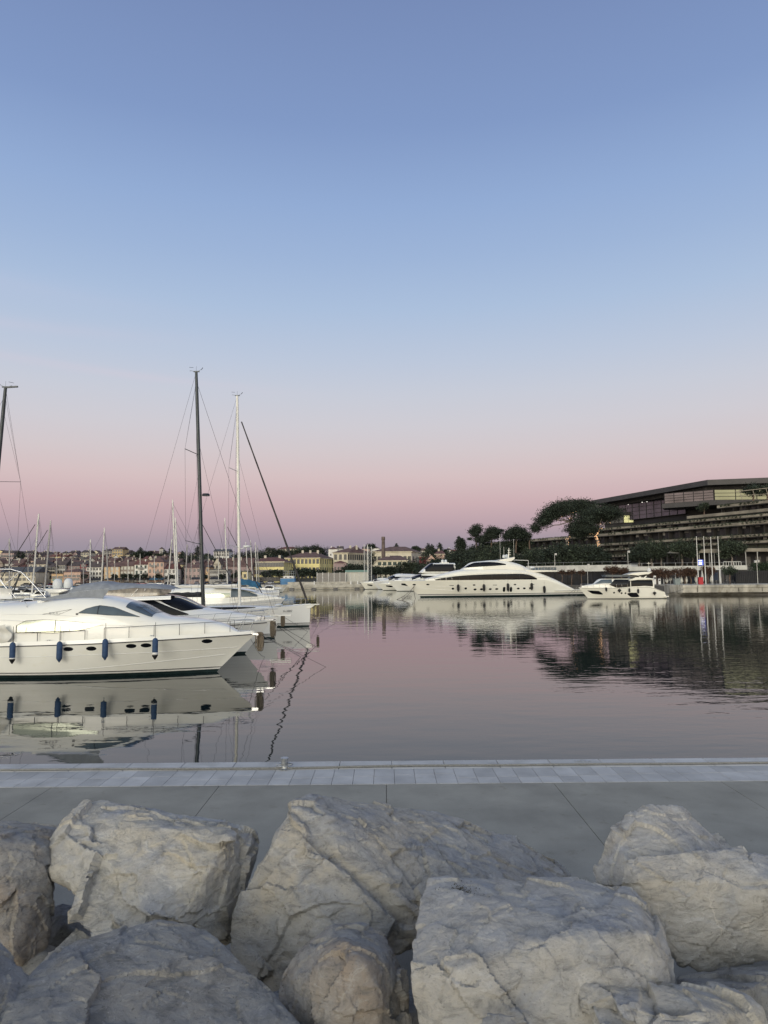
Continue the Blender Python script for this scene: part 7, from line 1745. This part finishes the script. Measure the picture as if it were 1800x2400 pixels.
big('two storey cream house with green shutters in front of the chimney', 884, 0, 955, 8, 1313, 1345, 1302, 385, 'cream', 'roof_tile', 6, 1, 3, (1.9, 1.9), chim=1, wmm='win_green')
big('dark red walled shed right of the factory hall', 983, 0, 1002, 4, 1303, 1330, 1300, 425, 'crimson', 'roof_red', 2, 1, 1, (1, 1), chim=0)
big('salmon house with a hipped roof among the trees left of the cypress', 1020, 0, 1042, 3, 1298, 1335, 1290, 430, 'salmon', 'roof_red', 4, 1, 2, (1.3, 1.8), chim=1)
phouse('small pink gabled house below the salmon one', 1002, 1021, 1311, 1345, 398, wall='salmon', roof='roof_red', rtype='front', rh=2.6, win=(2, 1), chim=1)
phouse('mauve garden pavilion between the yellow and cream blocks', 782, 812, 1319, 1345, 395, wall='mauve', roof='roof_red', rtype='hip', rh=1.2, win=(4, 1), chim=0)
e = empty('factory_chimney', (at(899, 1350, 405).x, 405, LZ), 0, 'tall old brick factory chimney rising above the cream buildings', 'chimney')
zt = zat(899, 1258, 405) - LZ; mb = MB(); mb.lathe([(1.6, -1), (1.2, zt * .5), (.92, zt - 2), (.88, zt)], 16); mb.build('shaft', 'brick', e, 50); mb = MB(); mb.lathe([(.95, zt - 1.9), (1.06, zt - 1.8), (1.06, zt - .2), (.95, zt + .02), (.7, zt + .02)], 16); mb.build('cap', 'brick', e, 50)
# red roofed blocks on the wooded hilltop
hz = [(622, 640, 1289, 1297, 560, 'cream', 'roof_tile', 'low cream house with a brown roof at the left of the wooded hilltop'), (650, 700, 1286, 1296, 590, 'cream', 'roof_red', 'long red roofed building crowning the wooded hilltop'), (500, 536, 1292, 1304, 520, 'white', 'roof_grey', 'wide white house on the hilltop left of the white mast'), (448, 462, 1300, 1310, 480, 'cream', 'roof_tile', 'cream house with twin windows on the dark wooded hill'),
      (262, 286, 1287, 1302, 520, 'ochre', 'roof_tile', 'tall ochre apartment block standing highest above the town'), (238, 262, 1291, 1304, 525, 'grey', 'roof_dark', 'grey apartment block with balconies beside the ochre one'), (44, 70, 1297, 1312, 500, 'beige', 'roof_dark', 'beige block with balconies near the left hilltop cypress'), (84, 110, 1297, 1308, 520, 'beige', 'roof_dark', 'beige apartment block behind the leftmost white mast'),
      (188, 206, 1295, 1312, 500, 'cream', 'roof_dark', 'cream gabled house on the ridge left of the ochre block'), (1000, 1020, 1285, 1296, 560, 'white', 'roof_tile', 'white house on the ridge right of the factory'), (0, 30, 1296, 1325, 470, 'pink', 'roof_dark', 'reddish brown block at the upper left edge')]
for i, (a, b_, t, bt, Y, wl, rf, lab) in enumerate(hz): phouse(lab, a, b_, t, bt, Y, wall=wl, roof=rf, rtype='hip' if i % 2 else 'gable', rh=1.8, win=(max(2, (b_ - a) // 6), 2), wsize=(1.4, 1.6), seed=i, group='hilltop houses', chim=1, depth=12)
# the hillside houses in between
rr = random.Random(12); cols = ['cream', 'beige', 'grey', 'white', 'beige', 'taupe', 'mauve', 'salmon', 'pale yellow', 'grey', 'pink', 'beige']; roofs = ['roof_tile', 'roof_dark', 'roof_tile', 'roof_dark', 'roof_red', 'roof_tile']
rname = {'roof_tile': 'brown', 'roof_dark': 'dark', 'roof_red': 'red', 'roof_grey': 'grey'}
n_h = 0
for row, (Y, py, step) in enumerate(((372, 1331, 17), (395, 1325, 17), (420, 1319, 16), (450, 1313, 15), (485, 1308, 15), (525, 1303, 14), (570, 1299, 15))):
    px = -14 + rr.uniform(0, 10)
    lim = [590, 590, 600, 430, 420, 415, 420][row]
    while px < lim:
        w_ = rr.uniform(9, 19) if row > 1 else rr.uniform(12, 22)
        X = at(px, 1350, Y).x; zg = hillz(X, Y); base = zat(px, py, Y)
        wl = rr.choice(cols); rf = rr.choice(roofs); hh = rr.uniform(4.5, 8.5)
        zt = base + rr.uniform(-1.4, 1.4)
        rt = rr.choice(['gable', 'gable', 'front', 'hip'])
        if not (412 < px < 440 and row < 4):
            house(f'small {wl} hillside house with a {rname[rf]} {"gabled" if rt != "hip" else "hipped"} roof', X, X + w_ * Y / FPX, Y, min(zg, zt - 3.5), zt, rr.uniform(8, 12), wl, rf, rt, rr.uniform(1.3, 2.4), (rr.choice([2, 2, 3]), 1 if hh < 6 else 2), (.9, 1.2), 'win_dark', 'crowded hillside houses of the old town', rz=rr.uniform(-.5, .5), chim=rr.choice([0, 1, 1]), seed=n_h); n_h += 1
        px += step * rr.uniform(.75, 1.15)
# hillside houses to the right of the factory
for i, (px, py, Y, wl) in enumerate(((945, 1291, 520, 'cream'), (962, 1289, 540, 'white'), (988, 1290, 545, 'beige'), (1046, 1289, 560, 'white'), (1060, 1293, 540, 'cream'), (770, 1287, 520, 'white'), (790, 1285, 560, 'grey'), (825, 1284, 570, 'beige'), (850, 1286, 560, 'salmon'), (1098, 1292, 520, 'beige'), (735, 1288, 560, 'cream'), (870, 1285, 560, 'white'))):
    X = at(px, 1350, Y).x; house('small pale ridge house right of the town, only its roof and top floor showing', X, X + 4.6 + (i % 3), Y, hillz(X, Y) - 1, zat(px, py, Y), 9, wl, roofs[i % 5], 'hip' if i % 2 else 'gable', 1.8, (2, 1), (1, 1.2), 'win_dark', 'ridge houses behind the factory', chim=1, seed=i)
# town trees
TR = 0
def ttree(kind, px, yt, yb, Y, R, m, lab, n=900, grp=None, seed=None):
    global TR
    TR += 1; b = at(px, yb, Y); H_ = zat(px, yt, Y) - b.z
    if kind == 'c': cypress(lab, b, R, H_, n, .55, 200 + TR, grp, m)
    else: round_tree('', lab, b, R, H_, 1, m, n, .6, 200 + TR, grp, squash=min(.8, H_ / R * .55))
for px, yt, lab in ((41, 1292, 'tall cypress beside the beige balcony block at the left'), (53, 1295, 'shorter cypress in front of the beige balcony block'), (329, 1283, 'pointed cypress on top of the left hilltop grove'), (428, 1292, 'thin cypress left of the dark mast on the wooded hill'), (463, 1279, 'tall pointed cypress just left of the dark mast'), (398, 1287, 'cypress near the bell tower'), (871, 1291, 'dark cypress at the left corner of the factory hall'), (929, 1274, 'small pointed cypress on the factory skyline'), (1004, 1274, 'cypress left of the white ridge house'), (1013, 1276, 'short cypress beside the one left of the ridge house'), (1031, 1272, 'double topped cypress on the ridge'), (386, 1289, 'cypress left of the bell tower')):
    ttree('c', px, yt, yt + (34 if px in (871, 41) else 26), 470 if px != 871 else 405, 2.2 if px != 871 else 3, 'leaf', lab, 900)
cl = [(318, 1292, 1306, 480, 5, 'left hilltop grove, left tree'), (334, 1290, 1306, 485, 5, 'left hilltop grove, right tree'), (350, 1290, 1305, 490, 3.4, 'square topped tree right of the left hilltop grove'), (372, 1295, 1310, 480, 4, 'low tree left of the bell tower'), (444, 1291, 1325, 470, 8, 'wooded hill, big tree left of the dark mast'), (425, 1298, 1325, 460, 6, 'wooded hill, left shoulder'), (460, 1295, 1325, 460, 6, 'wooded hill, beside the dark mast'), (420, 1322, 1356, 370, 6, 'dark waterfront tree left of the dark mast'), (438, 1326, 1356, 365, 6, 'dark waterfront tree nearest the dark mast'), (492, 1295, 1330, 450, 7, 'dark tree right of the dark mast'), (508, 1300, 1330, 445, 6, 'dark tree above the beige gable'), (556, 1290, 1315, 500, 6, 'hilltop tree above the red roofs'), (575, 1289, 1315, 500, 7, 'hilltop tree left of the wooded crown'),
      (600, 1288, 1312, 500, 8, 'wooded crown, left end'), (618, 1289, 1310, 505, 8, 'wooded crown, second tree'), (640, 1280, 1304, 520, 7, 'wooded crown, left of the long red roof'), (655, 1284, 1306, 520, 6, 'wooded crown, in front of the red roof'), (675, 1290, 1304, 530, 6, 'wooded crown, low in the middle'), (708, 1276, 1300, 530, 7, 'wooded crown, tall dark tree right of the red roof'), (722, 1278, 1300, 530, 7, 'wooded crown, right of centre'), (739, 1272, 1300, 535, 5.5, 'highest, tufted tree of the wooded crown'), (752, 1277, 1302, 535, 6, 'wooded crown, right end'), (730, 1290, 1304, 525, 8, 'wooded crown, low front tree'),
      (690, 1284, 1304, 525, 5, 'wooded crown, behind the dark jib'), (868, 1271, 1290, 520, 4, 'round tree on the skyline left of the chimney'), (975, 1279, 1292, 500, 4.2, 'dark round tree right of the factory hall'), (1005, 1282, 1318, 420, 6.5, 'tall dark tree right of the factory hall end'), (1020, 1285, 1300, 480, 4, 'tree left of the double topped cypress'), (1042, 1284, 1300, 470, 4.5, 'tree right of the double topped cypress'), (1062, 1288, 1310, 420, 6, 'tree left of the tallest cypress'), (1104, 1287, 1305, 380, 5, 'low tree under the thin leaning pine')]
for px, yt, yb, Y, R, lab in cl: ttree('r', px, yt, yb, Y, R, 'leaf' if int(px) % 3 else 'leaf_mid', lab if 'tree' in lab or 'hill' in lab or 'crown' in lab else lab, 1500)
for i, (px, yt, R, Y) in enumerate(((637, 1332, 3.2, 352), (655, 1332, 3.4, 352), (622, 1336, 3, 352), (700, 1328, 3.6, 352), (714, 1328, 3.4, 352), (727, 1328, 3.4, 352), (741, 1333, 3.6, 352), (752, 1332, 3.4, 354), (690, 1330, 3.2, 352), (790, 1332, 3.6, 350), (800, 1333, 3.4, 350), (815, 1317, 5, 372), (830, 1316, 6, 372), (848, 1316, 5.5, 370), (560, 1335, 2.6, 352))):
    ttree('r', px, yt, 1353, Y, R, 'leaf', 'dark trimmed promenade tree ' + ['in front of the red hipped yellow building', 'right of centre before the red hipped building', 'left, before the red hipped building', 'crossed by the dark jib', 'right of the dark jib', 'third right of the dark jib', 'at the right end of the longer yellow building', 'left of the mauve pavilion', 'left of the dark jib', 'before the mauve pavilion', 'right of the mauve pavilion', 'left end of the hedge under the cream block', 'middle of the hedge under the cream block', 'right end of the hedge under the cream block', 'by the small yellow building'][i], 1100, 'trimmed trees along the town promenade')
for i, px in enumerate((880, 892, 904, 916, 928)):
    ttree('r', px, 1324, 1352, 345, 3.4, 'leaf', ['leftmost', 'second', 'middle', 'fourth', 'rightmost'][i] + ' of the clipped trees before the green shuttered cream house', 1400, 'clipped trees before the cream house')
for i, (px, yt, R) in enumerate(((952, 1312, 5), (966, 1306, 6.5), (1000, 1312, 6), (985, 1322, 5), (1018, 1310, 6))):
    ttree('r', px, yt, 1350, 350, R, 'leaf_mid', 'dark leafy tree ' + ['at the right end of the cream house', 'tall, right of the cream house', 'before the crimson shed', 'low, between the cream house and the trees', 'below the salmon house'][i], 1800, 'trees behind the moored yachts')
# hedgerow of distant greenery on the hill (too many to count)
rr = random.Random(4); bl = []
for k in range(240):
    px = rr.uniform(-20, 1130); Y = rr.uniform(400, 630); X = at(px, 1350, Y).x; bl.append((X, Y, hillz(X, Y) + .6, rr.uniform(2, 4.5), 2.5, rr.uniform(1.2, 2.6)))
o = leaves(bl, 30000, .8, 9, 'undergrowth', 'leaf', None); tag(o, 'mass of dark shrubs between the hillside houses', 'shrubs', kind='stuff')
# bell tower and others
e = empty('bell_tower', (at(378, 1350, 500).x, 500, zat(378, 1310, 500)), 0, 'small bell tower on the ridge above the salmon house', 'tower'); h_ = zat(378, 1287, 500) - zat(378, 1310, 500)
mb = MB(); mb.box(-1.3, 1.3, -1.3, 1.3, 0, h_); mb.build('shaft', 'w_grey', e); mb = MB(); mb.add([(-1.5, -1.5, h_), (1.5, -1.5, h_), (1.5, 1.5, h_), (-1.5, 1.5, h_), (0, 0, h_ + 1.6)], [(0, 1, 4), (1, 2, 4), (2, 3, 4), (3, 0, 4)]); mb.build('roof', 'roof_dark', e); add_win(e, 0, -1.3, h_ - 3, 1, 1.8, 'win_dark')
# pier head: lattice masts, white shed, mesh fence, teal building, blue work boat
for i, px in enumerate((858, 867)):
    b = at(px, 1362, 312); b.z = 2.15; zt = zat(px, 1276 if i == 0 else 1281, 312) - b.z
    e = empty('lattice_mast', b, 0, ['taller pale lattice mast at the end of the far pier', 'shorter pale lattice mast right of the taller one'][i], 'lattice mast', 'lattice masts by the far pier')
    mb = MB(); s_ = .75
    for x in (-s_, s_):
        for y in (-s_, s_): mb.tube([(x, y, 0), (x, y, zt)], .11, 5)
    mb.build('uprights', 'mast_white', e); mb = MB(); K = int(zt / 1.6)
    for k in range(K):
        z0, z1 = k * 1.6, (k + 1) * 1.6
        for (x0, y0, x1, y1) in ((-s_, -s_, s_, -s_), (s_, -s_, s_, s_), (s_, s_, -s_, s_), (-s_, s_, -s_, -s_)): mb.tube([(x0, y0, z0), (x1, y1, z1)], .05, 4); mb.tube([(x0, y0, z1), (x1, y1, z1)], .05, 4)
    mb.build('lattice', 'mast_grey', e)
e = empty('shed', (at(664, 1350, 322).x, 322, 2.2), 0, 'small white harbour hut with a railed roof behind the far pier', 'hut'); mb = MB(); w_ = 24 * 322 / FPX; zt = zat(675, 1350, 322) - 2.2; mb.box(0, w_, 0, 6, 0, zt); mb.build('wall', 'w_white', e, fix=True, bevel=.05)
mb = MB(); 
for k in range(6):
    for y in (0, 6): mb.tube([(k * w_ / 5, y, zt), (k * w_ / 5, y, zt + 2.2)], .05, 4)
for z in (1.1, 2.2): mb.tube([(0, 0, zt + z), (w_, 0, zt + z), (w_, 6, zt + z), (0, 6, zt + z)], .05, 4, closed=True)
mb.build('roof_rail', 'mast_grey', e)
for k in (.25, .7): add_win(e, w_ * k, 0, zt * .72, .8, .5, 'win_dark')
e = empty('work_barge', (at(658, 1350, 314).x, 313, .3), 0, 'blue box shaped work float moored at the left end of the far pier', 'barge'); mb = MB(); w_ = 34 * 313 / FPX; zt = zat(670, 1356, 313) - .3; mb.prism([(0, 0, -.3), (w_ * .45, 0, -.3), (w_, 0, zt * .55), (w_ * .95, 0, zt), (0, 0, zt)], (0, 5, 0)); M['float_blue'] = mat('blue painted float', (.05, .16, .32), .6, var=.25, scale=.6); mb.build('hull', 'float_blue', e, fix=True, bevel=.08); mb = MB(); mb.box(0, w_ * .95, -.06, 5.06, zt + .003, zt + .2); mb.build('coaming', 'w_grey', e)
for i, (a, b_, t, bt, Y, m, lab) in enumerate(((743, 810, 1343, 1356, 326, 'tennis', 'long grey mesh fence behind the far pier'), (811, 862, 1341, 1358, 328, 'win_pale', 'long white boathouse with a teal roof edge behind the pier end'))):
    X0, X1 = at(a, 1350, Y).x, at(b_, 1350, Y).x; zt = zat(a, t, Y) - LZ; e = empty('mesh_fence' if i == 0 else 'boathouse', (X0, Y, LZ), 0, lab, 'fence' if i == 0 else 'boathouse')
    mb = MB(); mb.box(0, X1 - X0, 0, .15 if i == 0 else 8, 0, zt); mb.build('mesh' if i == 0 else 'wall', m, e)
    for k in range(6): mb = MB(); x = k * (X1 - X0) / 5; mb.box(x - .1, x + .1, -.2, -.01, 0, zt + .3); mb.build('post', 'mast_grey', e)
    if i: mb = MB(); mb.box(-.3, X1 - X0 + .3, -.4, 8.3, zt + .003, zt + .9); mb.build('roof', 'teal', e)

# ------------------------------------------------------------------ crowd of boats in the marina behind
def motor(label, px, py, Y, Lh, hd, m='gelcoat_cool', canv=None, seed=0, grp='small motor boats in the marina', hz_=1.0):
    b = at(px, py, Y); e = empty('motor_boat', (b.x - hd * Lh * .5, Y, 0), 0 if hd > 0 else pi, label, 'motor boat', grp); side = -hd
    sh = cr([(0, .9 * hz_), (Lh * .5, 1.1 * hz_), (Lh, 1.6 * hz_)]); h = Hull(Lh, Lh * .3, sh, Lh * .13, draft=.5); h.build('hull', e, ['boot', m], [(-.5, 0), (.12, 1)], 16, 3); h.deck('deck', e, 'deck', ns=10)
    tp = cr([(Lh * .2, sh(0) + 1.5), (Lh * .45, sh(0) + 1.75), (Lh * .6, sh(0) + 1.0), (Lh * .85, sh(Lh) + .05)]); d = House(Lh * .2, Lh * .86, lambda x: sh(x) - .05, tp, lambda x: Lh * .115 * (1 - .5 * max(0, x / Lh - .5)), 3.2); d.build('cabin', e, m, 14, 12)
    d.patch('side_window', e, 'glass', Lh * .24, Lh * .56, lambda x: sh(x) + .55, lambda x: tp(x) - .25, side, .02, 8, 2)
    if canv: mb = MB(); mb.grid(lambda u, v: (Lh * (-.02 + .34 * u), (v - .5) * Lh * .26, sh(0) + 1.5 + .45 * sin(pi * v) * (.4 + .6 * u)), 6, 6); mb.build('canvas', canv, e, 50)
    if seed % 3 == 0: rail(e, lambda x: h.pt(min(.99, x / Lh), sh(x), side, -.06), Lh * .5, Lh * .96, 4, .6, 'steel', .02, False)
    return e
BO = [  # masts measured in the photograph: base px, base py, top px, top py, depth, hull length, heading, mast material, label
    (75, 1392, 91, 1204, 105, 13, -1, 'mast_white', 'sailing boat with a clean white raked mast, leftmost of the distant white masts'), (104, 1385, 119, 1220, 112, 12, -1, 'mast_grey', 'sailing boat with a thin grey mast crossed by a dark furled jib near the left'), (211, 1380, 212, 1264, 150, 11, -1, 'mast_white', 'sailing boat whose short white mast stands above the grey canvas'), (237, 1377, 245, 1237, 135, 12, -1, 'mast_white', 'sailing boat with a bright white mast in front of the orange house'), (253, 1378, 250, 1280, 150, 10, -1, 'mast_grey', 'sailing boat with a thin mast before the orange shuttered house'),
    (393, 1372, 403, 1264, 150, 10, 1, 'mast_white', 'sailing boat with the shortest mast in the trio left of the dark mast'), (413, 1374, 404.5, 1171, 118, 14, 1, 'mast_white', 'sailing boat with the tallest mast in the trio left of the dark mast'), (417, 1374, 411, 1213, 128, 12, 1, 'mast_white', 'sailing boat with the slim right hand mast of the trio'), (434, 1372, 439, 1276, 160, 10, 1, 'mast_grey', 'sailing boat with a grey mast left of the dark mast'), (471, 1374, 468, 1206, 125, 13, 1, 'mast_white', 'sailing boat with a white mast showing just left of the near black one'), (533, 1368, 527, 1214, 140, 13, 1, 'mast_white', 'sailing boat with a white mast between the two tallest masts'),
    (581, 1362, 576, 1270, 215, 11, 1, 'mast_white', 'first thin mast right of the tall white mast'), (592, 1362, 587, 1266, 205, 12, 1, 'mast_white', 'second thin mast right of the tall white mast'), (602, 1364, 598, 1271, 200, 11, 1, 'mast_white', 'third thin mast right of the tall white mast'), (607, 1362, 603, 1278, 220, 10, 1, 'mast_grey', 'fourth thin mast right of the tall white mast'), (22, 1388, 22, 1262, 130, 11, -1, 'mast_grey', 'sailing boat with a thin mast at the left edge behind the stainless frame'), (196, 1378, 195, 1320, 190, 9, -1, 'mast_grey', 'small sailing boat with a stub of mast above the pink building')]
for i, (bx, by, tx, ty, Y, Lh, hd, mm_, lab) in enumerate(BO):
    bow = bx + hd * Lh * .58 * FPX / Y
    k = dict(furl=(.09, 'rope_dark')) if i in (0, 1, 9, 10) else {}
    sloop('sailing_boat', lab, Y, bow, 1350 + (CAMZ - 1.35) * FPX / Y - (bow - 900) * .0087, Lh, Lh * .29, cr([(0, 1.05), (Lh * .5, 1.1), (Lh, 1.35)]), hd, (bx, by), (tx, ty), mm_, detail=1, stripes=i % 2 == 0, mr=.12 if Y > 140 else .13, sp_len=.9, group='sailing boats in the marina',
          sail_cover=['canvas', 'canvas_dark', 'canvas_white', 'canvas_white', 'canvas_blue'][i % 5], boom_dz=1.3, **k)
MBt = [(40, 1386, 75, 11, 1, 'stripe', 'canvas_dark', 'dark hulled boat with a black cover behind the stainless frame'), (60, 1376, 110, 9, -1, 'gelcoat', None, 'white motor boat left of the radar domes'), (150, 1374, 125, 9, 1, 'gelcoat', 'canvas', 'motor boat behind the radar domes'), (283, 1370, 135, 9, -1, 'gelcoat_cool', 'canvas_dark', 'motor boat with a black canvas above the grey flybridge cover'), (345, 1371, 120, 10, 1, 'gelcoat', 'canvas_blue', 'white motor boat with a blue cover by the salmon house'), (375, 1370, 110, 11, 1, 'gelcoat', None, 'white flybridge boat right of the grey flybridge cover'),
       (452, 1372, 112, 12, 1, 'gelcoat', 'canvas', 'white motor boat just left of the dark mast'), (505, 1370, 118, 11, 1, 'gelcoat_cool', 'canvas', 'motor boat between the two tall masts'), (425, 1366, 160, 10, -1, 'gelcoat', None, 'small white boat low behind the mast trio'), (540, 1366, 170, 10, -1, 'gelcoat', 'canvas_white', 'small white boat left of the tall white mast'), (395, 1380, 92, 10, 1, 'gelcoat', 'canvas_dark', 'white boat with a dark stern cover left of the mast trio'), (585, 1364, 150, 13, 1, 'gelcoat', 'canvas_blue', 'large white boat under a teal blue tarpaulin right of the tall white mast'),
       (625, 1358, 250, 9, -1, 'gelcoat', None, 'tiny white boat left of the harbour hut'), (640, 1359, 255, 9, 1, 'gelcoat', None, 'tiny white boat nearest the harbour hut'), (210, 1373, 140, 9, 1, 'gelcoat_cool', 'canvas_dark', 'boat below the crimson house'), (170, 1372, 160, 8, -1, 'gelcoat', None, 'small white boat below the low pink building'), (20, 1380, 95, 9, 1, 'gelcoat', 'canvas_dark', 'white boat at the left edge below the cream warehouse'), (320, 1368, 170, 8, -1, 'gelcoat', 'canvas', 'small boat below the taupe house'), (565, 1378, 112, 12, 1, 'gelcoat', 'canvas_dark', 'white boat with a pale bow right of the tall white mast'),
       (725, 1356, 316, 8, 1, 'stripe', None, 'dark fishing boat behind the far pier'), (700, 1353, 320, 9, -1, 'gelcoat', None, 'white fishing boat behind the far pier by the hut')]
for i, (px, py, Y, Lh, hd, m, cv, lab) in enumerate(MBt): motor(lab, px, py, Y, Lh, hd, m, cv, i)
# teal tarpaulin tent over the large white boat
b = at(560, 1372, 148); e = empty('boat_cover', (b.x, 148, 0), 0, 'teal blue tarpaulin tent stretched over a boat right of the tall white mast', 'boat cover')
P = lambda q, y: (lambda v: (v.x - e.location.x, v.z))(at(q, y, 148))
mb = MB(); 
a, c_, d_, f_ = P(560, 1360), P(578, 1357), P(610, 1366), P(560, 1369)
mb.grid(lambda u, v: (a[0] + (d_[0] - a[0]) * u, (v - .5) * 4.4, (a[1] + .3 - .9 * u * u) - abs(v - .5) ** 1.5 * 3.2 + .08 * sin(u * 17)), 16, 10); mb.build('tarpaulin', 'canvas_blue', e, 50)
# mooring lines of the near yachts, dipping into the water
def line(p, q, lab, r=.02, sag=.3, m='rope', grp='mooring lines of the near yachts'):
    K = 14; mb = MB(); mb.tube([p + (q - p) * (i / K) - Vector((0, 0, sag * sin(pi * i / K))) for i in range(K + 1)], r, 5); tag(mb.build('mooring_line', m), lab, 'mooring line', grp)
line(at(604, 1484, 42.4), gz(706, 1540, -.02), 'pale mooring line from the near yacht bow slanting down to the right', .018, .0)
line(at(604, 1484, 42.0), gz(765, 1564, -.02), 'second, longer line from the near yacht bow', .010, .0, 'rope_dark')
line(at(640, 1458, 52), gz(741, 1516, -.02), 'dark line from the dark windowed yacht bow, upper one', .015, .0, 'rope_dark'); line(at(640, 1460, 51.6), gz(729, 1528, -.02), 'dark line from the dark windowed yacht bow, lower one', .015, .0, 'rope_dark')
line(at(662, 1444, 65), gz(722, 1481, -.02), 'line from the dark masted yacht roller into the water', .015, .0, 'rope_dark'); line(at(728, 1440, 80), gz(753, 1452, -.02), 'short line right of the plumb white bow', .015, .0, 'rope_dark'); line(at(728, 1440, 80), gz(787, 1461, -.02), 'longer thin line right of the plumb white bow', .012, .0, 'rope_dark')
line(at(584, 1490, 42.5), gz(642, 1520, -.02), 'slack loop of line under the near yacht bow', .012, .9)
for i, (a, b_) in enumerate((((1352, 1376), (1315, 1401)), ((1352, 1377), (1330, 1404)), ((1356, 1378), (1345, 1405)))): line(at(a[0], a[1], 160), gz(b_[0], b_[1], -.02), ['leftmost', 'middle', 'rightmost'][i] + ' mooring line from the compact yacht bow', .04, .3, 'rope', 'mooring lines of the compact yacht')
line(at(1552, 1392, 160), at(1606, 1378.5, 178.5), 'stern line from the compact yacht to the stone quay', .04, .3, 'rope_dark', 'mooring lines of the compact yacht')

# parked cars and awnings along the town promenade
rr = random.Random(31); CARM = []
for nme, c in (('black', (.02, .02, .022)), ('grey', (.14, .145, .15)), ('white', (.5, .5, .5)), ('dark blue', (.02, .035, .08)), ('red', (.2, .02, .02))): M['car_' + nme] = mat(nme + ' car paint', c, .25, var=.03, coat=.8); CARM.append(nme)
def car(label, X, Y, z, m, rz):
    e = empty('parked_car', (X, Y, z), rz, label, 'car', 'cars parked on the town promenade')
    mb = MB(); mb.grid(lambda u, v: (lambda x, t: (x, .85 * (1 if cos(t) > 0 else -1) * abs(cos(t)) ** .35, .28 + (lin([(-2.1, .35), (-1.9, .6), (-1.2, .68), (1.0, .62), (2.0, .45), (2.1, .2)])(x)) * abs(sin(t)) ** .4))(-2.1 + 4.2 * u, pi * v), 14, 10); mb.build('body', 'car_' + m, e, 50)
    mb = MB(); mb.grid(lambda u, v: (lambda x, t: (x, .72 * (1 if cos(t) > 0 else -1) * abs(cos(t)) ** .35, .85 + (lin([(-1.8, 0), (-1.2, .58), (.3, .62), (1.1, 0)])(x)) * abs(sin(t)) ** .4))(-1.8 + 2.9 * u, pi * v), 10, 8); mb.build('cabin_glass', 'glass', e, 50)
    for x in (-1.35, 1.3):
        for y in (-.8, .8): mb = MB(); mb.tube([(x, y - .1, .32), (x, y + .1, .32)], .32, 12); mb.build('wheel', 'rubber', e, 50)
    return e
px = 60; i = 0
while px < 720:
    if not 415 < px < 440:
        car('small ' + (c := rr.choice(CARM)) + ' parked car among those in front of the waterfront houses', at(px, 1360, 334).x, 334 + rr.uniform(-1, 1), LZ, c, rr.choice([0, pi, pi / 2]) + rr.uniform(-.1, .1))
    px += rr.uniform(16, 30)
for i, (a, b_, m, lab) in enumerate(((205, 236, 'canvas_dark', 'dark shop awning below the white and grey house'), (246, 280, 'canvas_dark', 'dark red awning below the orange shuttered house'), (284, 312, 'canvas_dark', 'dark awning below the taupe house'), (318, 345, 'canvas_dark', 'dark awning below the white balcony house'), (350, 382, 'canvas_blue', 'blue awning below the salmon house'), (446, 470, 'canvas_dark', 'dark awning below the pinkish low house'), (492, 528, 'canvas_dark', 'dark awning below the modern terrace building'))):
    X0, X1 = at(a, 1350, 341).x, at(b_, 1350, 341).x; e = empty('awning', (X0, 340, LZ), 0, lab, 'awning'); w_ = X1 - X0
    mb = MB(); mb.prism([(0, 0, 2.3), (0, 0, 2.6), (0, 4.5, 3.4), (0, 4.5, 3.2)], (w_, 0, 0)); mb.build('cloth', m, e)
    for k in range(3): mb = MB(); x = .15 + (w_ - .3) * k / 2; mb.tube([(x, .15, 0), (x, .15, 2.32)], .06, 5); mb.build('post', 'mast_grey', e)
for i, px in enumerate((196, 268, 290, 304, 322, 338, 372, 398, 412, 480, 520, 548)):
    ttree('r', px, 1343, 1362, 338, 1.9, 'leaf', 'small dark street tree ' + ['by the crimson house', 'before the orange shuttered house', 'left before the taupe house', 'right before the taupe house', 'left before the white balcony house', 'right before the white balcony house', 'before the salmon house', 'left before the white red roofed house', 'right before the white red roofed house', 'right of the dark mast at the waterfront', 'before the modern terrace building', 'left of the tall white mast at the waterfront'][i], 420, 'street trees along the town waterfront')

# the crowd of boats moored between the near yachts and the town
rr = random.Random(77)
for i in range(34):
    px = -5 + 565 * (i + rr.uniform(.1, .9)) / 34; Y = rr.choice([175, 200, 225, 255, 290]); Lh = rr.uniform(7, 12); hd = rr.choice([1, -1])
    motor('small ' + rr.choice(['white', 'pale']) + ' boat in the packed moorings before the old town', px, 1355, Y, Lh, hd, rr.choice(['gelcoat', 'gelcoat_cool', 'gelcoat']), rr.choice([None, 'canvas', 'canvas_dark', 'canvas_blue', 'canvas_white']), i, 'boats in the packed moorings', 1.15)
for i, (px, ty, Y) in enumerate(((28, 1300, 240), (66, 1296, 230), (132, 1290, 220), (168, 1308, 250), (268, 1302, 240), (300, 1310, 260), (328, 1298, 230), (362, 1304, 245), (448, 1296, 230), (488, 1290, 210), (512, 1300, 240), (548, 1282, 215))):
    b = at(px, 1362, Y); sloop('sailing_boat', 'sailing boat with a short thin mast in the packed moorings', Y, px + 9, 1350 + (CAMZ - 1.3) * FPX / Y - (px - 900) * .0087, 9, 2.8, cr([(0, 1.0), (4.5, 1.05), (9, 1.3)]), 1, (px, 1362), (px + rr.uniform(-1, 1.5), ty), rr.choice(['mast_white', 'mast_grey']), detail=1, stripes=False, mr=.09, sp_len=.8, group='short masted boats in the packed moorings', sail_cover=rr.choice(['canvas', 'canvas_dark', 'canvas_blue']), boom_dz=1.2, wires=False)
